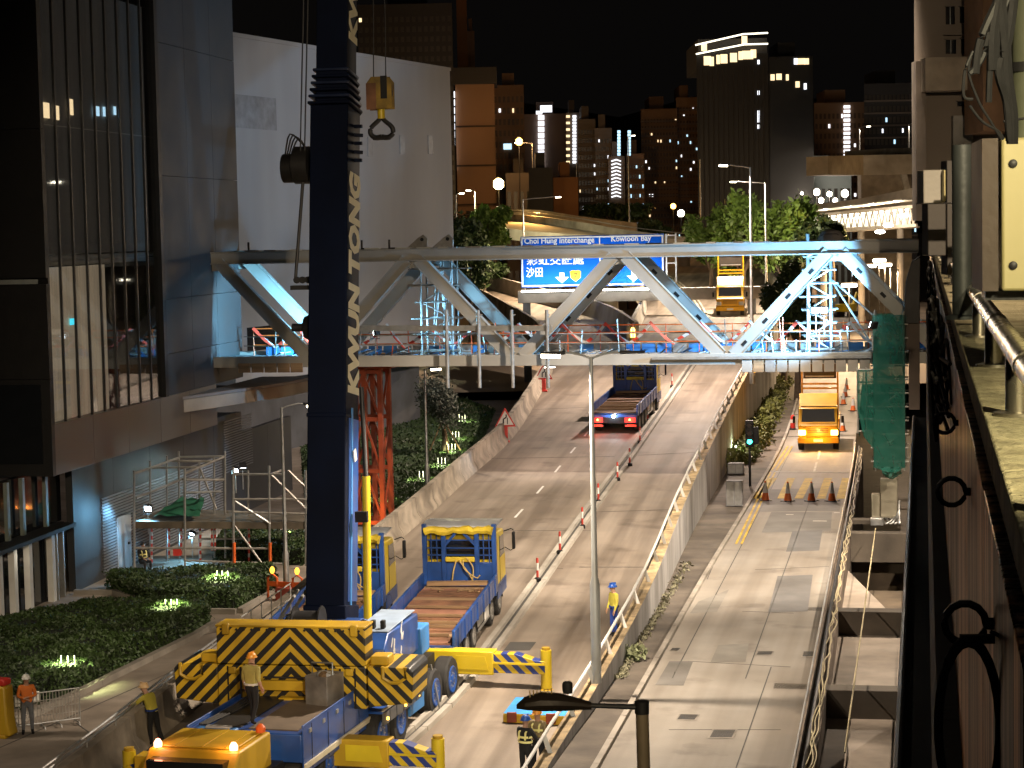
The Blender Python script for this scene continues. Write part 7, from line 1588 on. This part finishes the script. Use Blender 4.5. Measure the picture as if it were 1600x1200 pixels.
for (x, y, w__, m_) in ((1243, 96, .25, win_n), (1251, 96, .6, win_w), (1260, 96, .35, win_w), (1207, 121, .3, win_w), (1217, 120, .4, win_w), (1230, 121, .2, win_w), (1246, 132, .3, win_w), (1258, 135, .2, win_n)): X, Z = pt(x, y); MB().b2(X - w__, X + w__, -.2, -.05, Z - .45, Z + .45).build('lit_window', m_, t)
t, pt = tower('brown slab block with a bright dotted stair strip', 1272, 1352, 160, 360, 25, tw_br, rows_=18, cols_=12, lit=(.06, [win_n]), wm=mat('brown_window', (.10, .055, .03), .5, bump=0), seed=16)
for k in range(15): X, Z = pt(1323, 167 + k * 6.9); MB().b2(X - .55, X + .55, -.3, -.05, Z - .24, Z + .24).build('lit_window', win_n, t)
t, pt = tower('dark block with scattered blue windows beside the overpass', 1350, 1432, 130, 350, 25, tw_dk, rows_=18, cols_=13, lit=(.13, [win_c, win_n, win_c]), wm=mat('dim_window', (.055, .045, .035), .4, bump=0), bands=15, bandm_=tw_gr, seed=17)
t, pt = tower('low pale block above the lamp cluster', 1233, 1330, 266, 335, 20, tw_bl, rows_=3, cols_=10, lit=(.0, [win_w]), seed=18)
t, pt = tower('narrow pale stair block on the low building roof', 1233, 1242, 236, 332, 8, tw_bl, seed=19); X, Z = pt(1246, 240); MB().b2(X - .3, X + .3, -.2, 0, Z - .3, Z + .3).build('lit_window', win_w, t)
hb = MB(); prof = [(-400, 60), (-150, 95), (0, 150), (120, 130), (260, 165), (420, 120), (700, 60)]
hv = []
for x, z in prof: hv += [(x, 2200, -5), (x, 2200, z)]
hb.add(hv + [(x, 2700, -5) for x, z in prof], [(2 * i, 2 * i + 1, 2 * i + 3, 2 * i + 2) for i in range(len(prof) - 1)] + [(2 * i + 1, 14 + i, 14 + i + 1, 2 * i + 3) for i in range(len(prof) - 1)]); hb.build('hills', mat('hillside', (.02, .022, .018), .95), kind='structure')
# orange lit flyover in the distance
fo = thing('distant_flyover', 'orange lit curved flyover behind the blue sign', 'flyover'); P = smooth([pY(x, y, Y) for x, y, Y in ((705, 352, 300), (800, 346, 270), (900, 357, 250), (985, 372, 245), (1100, 385, 250))], 6)
MB().sweep(P, [(0, -1.2), (0, .0), (9, 0.1), (9, -1.2)]).build('deck', concrete2, fo); MB().sweep(P, [(0, 0.01), (0, .9), (.3, .9), (.3, 0.01)]).build('parapet', concrete, fo); MB().path(offset(P, .15, 1.3), .06, 6).build('rail', galv, fo)
P2 = smooth([pY(x, y, Y) for x, y, Y in ((705, 342, 320), (800, 341, 300), (870, 349, 290), (985, 362, 285))], 5); MB().sweep(P2, [(-3, -1.), (-3, 1.2), (-2.6, 1.2), (-2.6, -1.)]).build('far_parapet', concrete, fo)
for i in (4, 10, 16, 22): MB().tube(P[i] + Vector((0, 3, -14)), P[i] + Vector((0, 3, -1.2)), .9, n=12).build('pier', concrete, fo)
light('lamp', 'POINT', tuple(pY(842, 318, 262)), 9000, SODIUM, fo, .4)
# covered walkway with white truss
cw = thing('covered_walkway', 'lit covered footbridge with white triangular truss far right', 'footbridge'); A = pY(1270, 337, 215); B = pY(1432, 322, 205); wv = (B - A); A2, B2 = A - Vector((0, 0, 1.6)), B - Vector((0, 0, 1.9))
MB().bar(A, B, .3, .3).build('top_chord', whitep, cw); MB().bar(A2, B2, .3, .3).build('bottom_chord', whitep, cw); n9 = 17
for i in range(n9): a, b, c = A.lerp(B, i / n9), A2.lerp(B2, (i + .5) / n9), A.lerp(B, (i + 1) / n9); MB().bar(a, b, .12).build('diagonal', whitep, cw); MB().bar(b, c, .12).build('diagonal', whitep, cw)
off = Vector((0, 3, 0)); MB().bar(A2 + off + Vector((0, 0, -.2)), B2 + off + Vector((0, 0, -.2)), 3, .2).build('floor', concrete2, cw); MB().bar(A + off * .5 + Vector((0, 0, .5)), B + off * .5 + Vector((0, 0, .7)), 4, .12).build('roof', dullsteel, cw); MB().quad(A2 + off, B2 + off, B + off, A + off).build('back_panel', whitep, cw)
for i in range(4): p = A.lerp(B, .15 + .23 * i) + off * .5 + Vector((0, 0, .1)); light('tube_light', 'POINT', tuple(p), 420, (1, .95, .75), cw, .1)
for i in (2, 8, 14): MB().tube(A2.lerp(B2, i / 16) + Vector((0, 1.5, -10)), A2.lerp(B2, i / 16) + Vector((0, 1.5, -.3)), .35, n=10).build('column', concrete, cw)
for x, y in ((1375, 362), (1388, 352), (1412, 337)): p = pY(x, y, 200); MB().ell(tuple(p), (.5, .25, .2), 10, 6).build('lamp', lamp_w, cw); light('lamp_light', 'POINT', tuple(p - Vector((0, .5, .6))), 500, WARM, cw, .2)
# high overpass at right
ov = thing('high_overpass', 'beige elevated overpass with flared pier at the far right', 'overpass'); P = [pY(1322, 246, 290), pY(1375, 243, 285), pY(1440, 241, 270)]
MB().sweep(P, [(0, -2.6), (0, 0.), (8, 0), (8, -2.6)]).build('deck', concrete2, ov); MB().sweep(P, [(0, .01), (0, .9), (.3, .9), (.3, .01)]).build('parapet', concrete, ov)
a, b = pY(1403, 241, 281), pY(1416, 296, 281); MB().bar(a + Vector((0, -.5, 0)), b + Vector((0, -.5, 0)), 1.2, .8, w2=.9).build('drain_cover', galv, ov); c = pY(1385, 300, 287); MB().b2(c.x - 3.5, c.x + 3.5, c.y, c.y + 3, -1, pY(1385, 262, 287).z).build('pier', concrete, ov)
# road hump and ramps between walkway and bridge
rm = thing('ramp_wall', 'dark curved ramp parapet below the lit walkway', 'ramp'); P = smooth([pY(x, y, Y) for x, y, Y in ((1270, 328, 240), (1350, 318, 235), (1440, 300, 228))], 4); MB().sweep(P, [(0, -3), (0, .6), (.5, .6), (.5, -3)]).build('wall', concrete, rm)
for (x, y, pw) in ((1345, 480, 5000),): light('work_glow', 'POINT', tuple(pY(x, 395, 190)), pw, (1, .62, .28), rm, .3)
# work zone on the street behind the truss: machine, workers, cones, lamps
for x, y, l in ((1346, 470, 'far worker in hi vis standing in the work zone beyond the bridge'), (1348, 448, 'farther worker in the work zone beyond the bridge'), (1327, 466, 'far worker beside the yellow machine')):
    c = pz(x, y + 14, 0); person(l, c, rnd.uniform(0, 6), hio if 'machine' in l else hiv, black, hel_o, pose='stand', vest=refl)
c = pz(1322, 495, 0); t = thing('excavator', 'yellow digging machine in the work zone beyond the bridge', 'machine', c, .5)
MB().b2(-1.1, 1.1, -1.6, 1.6, .8, 1.9).build('body', byellow, t, .06); MB().b2(-1.0, .1, -.2, 1.2, 1.9, 3.0).build('cab', dglass, t, .06); MB().b2(-1.05, .15, -.25, 1.25, 3.0, 3.1).build('cab_roof', byellow, t, .03)
for s in (-1, 1): MB().prism([(-1.9, .35), (-1.6, 0), (1.6, 0), (1.9, .35), (1.6, .75), (-1.6, .75)], s * 1.0 - .25, s * 1.0 + .25, ax='x').build('track', rubber, t, .05)
MB().path([(.5, 1.4, 1.6), (.5, 3.2, 3.4), (.5, 4.8, 2.6), (.5, 5.0, 1.2)], .18, 6).build('digging_arm', byellow, t); MB().prism([(4.6, .4), (5.4, .4), (5.3, 1.2), (4.8, 1.3)], .1, .9, ax='x').build('bucket', darkm, t, .03)
for x, y, l in ((1305, 520, 'cone at the near left of the far work zone'), (1318, 512, 'cone by the far yellow machine'), (1340, 490, 'cone beside the far worker'), (1352, 505, 'cone near the netting top in the work zone'), (1335, 470, 'smallest cone behind the far worker')): cone(l, pz(x, y, 0), sc_=1)
for x, y, Y, l in ((1327, 446, 205, 'flat bright lamp over the yellow machine in the work zone'), (1358, 416, 235, 'pair of flat lamps, lower, over the work zone'), (1374, 407, 245, 'round bright lamp highest over the work zone'), (1383, 414, 240, 'wide flat lamp over the work zone')):
    c = pY(x, y, Y); t = thing('area_lamp', l, 'lamp', c - Vector((0, 0, 6)), 0, 'flat lamps over the work zone'); MB().tube((0, .2, 0), (0, .2, 6), .06).build('mast', darkm, t); MB().b2(-.75, .75, -.2, .3, 5.85, 6.15).build('lens', lamp_w, t, .05); MB().b2(-.8, .8, -.2, .4, 6.16, 6.3).build('housing', darkm, t); light('lamp_light', 'POINT', (0, -.3, 5.6), 6500, (1, .66, .34), t, .3)
# foreground lamp, unlit, seen from above
fb = pY(1012, 1210, 21.); top = pY(1003, 1100, 21.); t = thing('street_lamp', 'dark unlit lamp head on a bent post at the bottom edge, close to the camera', 'street lamp', fb - Vector((0, 0, 3)))
def f_(x, y): return pY(x, y, 21.) - t.location
k21 = 21 / FPX
MB().tube(Vector((0, 0, 0)), f_(1003, 1102), .068, n=14).build('post', mat('lamp_post_tan', (.30, .24, .16), .5, .2, dirt=.3), t)
MB().lathe([(.075, -.1), (.075, .03), (.05, .04)], 14, tuple(f_(1003, 1100))).build('post_cap', darkm, t); MB().tube(f_(1003, 1105), f_(918, 1102), .03, .024, 10).build('arm', darkm, t)
H_ = MB(); P = [f_(924, 1103), f_(905, 1100), f_(875, 1097), f_(845, 1096), f_(820, 1099), f_(807, 1104)]; sx_ = [.06, .10, .16, .19, .15, .04]; sz_ = [.04, .06, .09, .095, .06, .02]; vs = []
for c, a, b in zip(P, sx_, sz_):
    for q in range(12): th = 2 * math.pi * q / 12; vs.append(c + Vector((0, math.cos(th) * a, math.sin(th) * b)))
H_.add(vs, [(i * 12 + q, i * 12 + (q + 1) % 12, (i + 1) * 12 + (q + 1) % 12, (i + 1) * 12 + q) for i in range(5) for q in range(12)] + [tuple(range(11, -1, -1)), tuple(range(60, 72))]); hd = H_.build('lamp_head', mat('lamp_head_brown', (.028, .02, .015), .5, .3, dirt=.2), t)
for i in range(7): c = f_(828 + i * 5.6, 1086 - .5 * i); MB().bar(c + Vector((0, -.06, -.03)), c + Vector((0, .05, .035)), .013, .012).build('cooling_fin', mat('fin_tan', (.38, .27, .12), .5), hd)
m = MB(); m.lathe([(.05, 0), (.055, .03), (.055, .10), (.04, .12)], 12, tuple(f_(887, 1083))); m.build('photocell', darkm, hd)

# ================================================================== UNSEEN LAMPS, MOST ADDED TO BRIGHTEN THE SCENE
def unseen_lamp(label, loc, aim, power, col, spot=120, size=.35):
    t = thing('floodlight', label, 'floodlight', loc); d = (Vector(aim) - Vector(loc)).normalized(); q = d.to_track_quat('Y', 'Z').to_matrix().to_4x4()
    for nm, bx6, m_ in (('housing', (-.3, .3, -.25, -.02, -.22, .22), darkm), ('lens', (-.27, .27, -.019, 0, -.19, .19), lamp_w), ('bracket', (-.04, .04, -.3, -.25, -1.2, .1), darkm)):
        o = MB().b2(*bx6).build(nm, m_, t); o.matrix_local = q
    light('flood_beam', 'SPOT', d * .15, power, col, t, size, spot, .6, d * 5)
unseen_lamp('added unseen warm floodlight above the camera, aimed down the roads', (7, -8, 24), (1, 85, 4), 66000, (1, .78, .52), 35)  # added fill for the bridge front and the crane
unseen_lamp('added unseen floodlight behind the camera lighting the crane and left pavement', (1.5, -7, 21), (-5.5, 52, 1.5), 16000, (1, .80, .50), 26)  # added to brighten the counterweight
unseen_lamp('wall lamp behind the camera lighting the coping', (2.7, 1.6, 15.7), (1.6, 7.4, 13.0), 2300, (1, .87, .52), 42, .12)
unseen_lamp('cool work light on the crane jib side lighting the near deck', (-.3, 41, 2.0), (1.0, 54, .2), 600, (.86, 1, .92), 80)
unseen_lamp('added unseen floodlight at upper right, aimed across the roads under the bridge', (14.2, 76.6, 27.5), (4.0, 87, 0), 84000, WARM, 68)  # unseen source, added to brighten the road surfaces
unseen_lamp('added unseen floodlight out of frame at right, aimed at the flyover and street', (9.5, 30, 20), (1.0, 59, 0), 9500, (1, .86, .72), 56)  # put out of frame to lift the near roads
unseen_lamp('added unseen floodlight at upper right, aimed at the white hall', (14.2, 77.2, 28.5), (-11, 138, 14), 48000, (.9, .95, 1), 32)  # added so the hall wall comes out brighter
lamp_post('street_lamp', 'added street lamp column right of the street outside the picture', Vector((22, 75, 0)), 11, [Vector((-1.8, .2, 0))], .1, power=16000)  # extra column, fills the dim stretch of the right street
lamp_post('street_lamp', 'added street lamp column left of the flyover outside the picture', Vector((-22, 58, -.85)), 9, [Vector((1.8, .2, 0))], .1, power=900)  # extra unseen column, weak light from the left
for a_, b_ in ((pm(850, 640), 'unseen under-bridge lamp over the left lane'), (pm(1110, 640), 'unseen under-bridge lamp over the right lane')):  # unseen lamps, put in to light the road below the bridge
    c = Vector((a_.x, BO.y + 6, zb - .75)); t = thing('work_lamp', b_, 'lamp', c, 0, 'unseen lamps under the bridge'); MB().b2(-.3, .3, -.08, .08, -.02, .1).build('housing', darkm, t); MB().b2(-.27, .27, -.07, .07, -.05, -.022).build('lens', lamp_w, t); light('lamp_light', 'SPOT', (0, 0, -.1), 1300, (1, .78, .64), t, .2, 165, .5, (0, 2, -5))
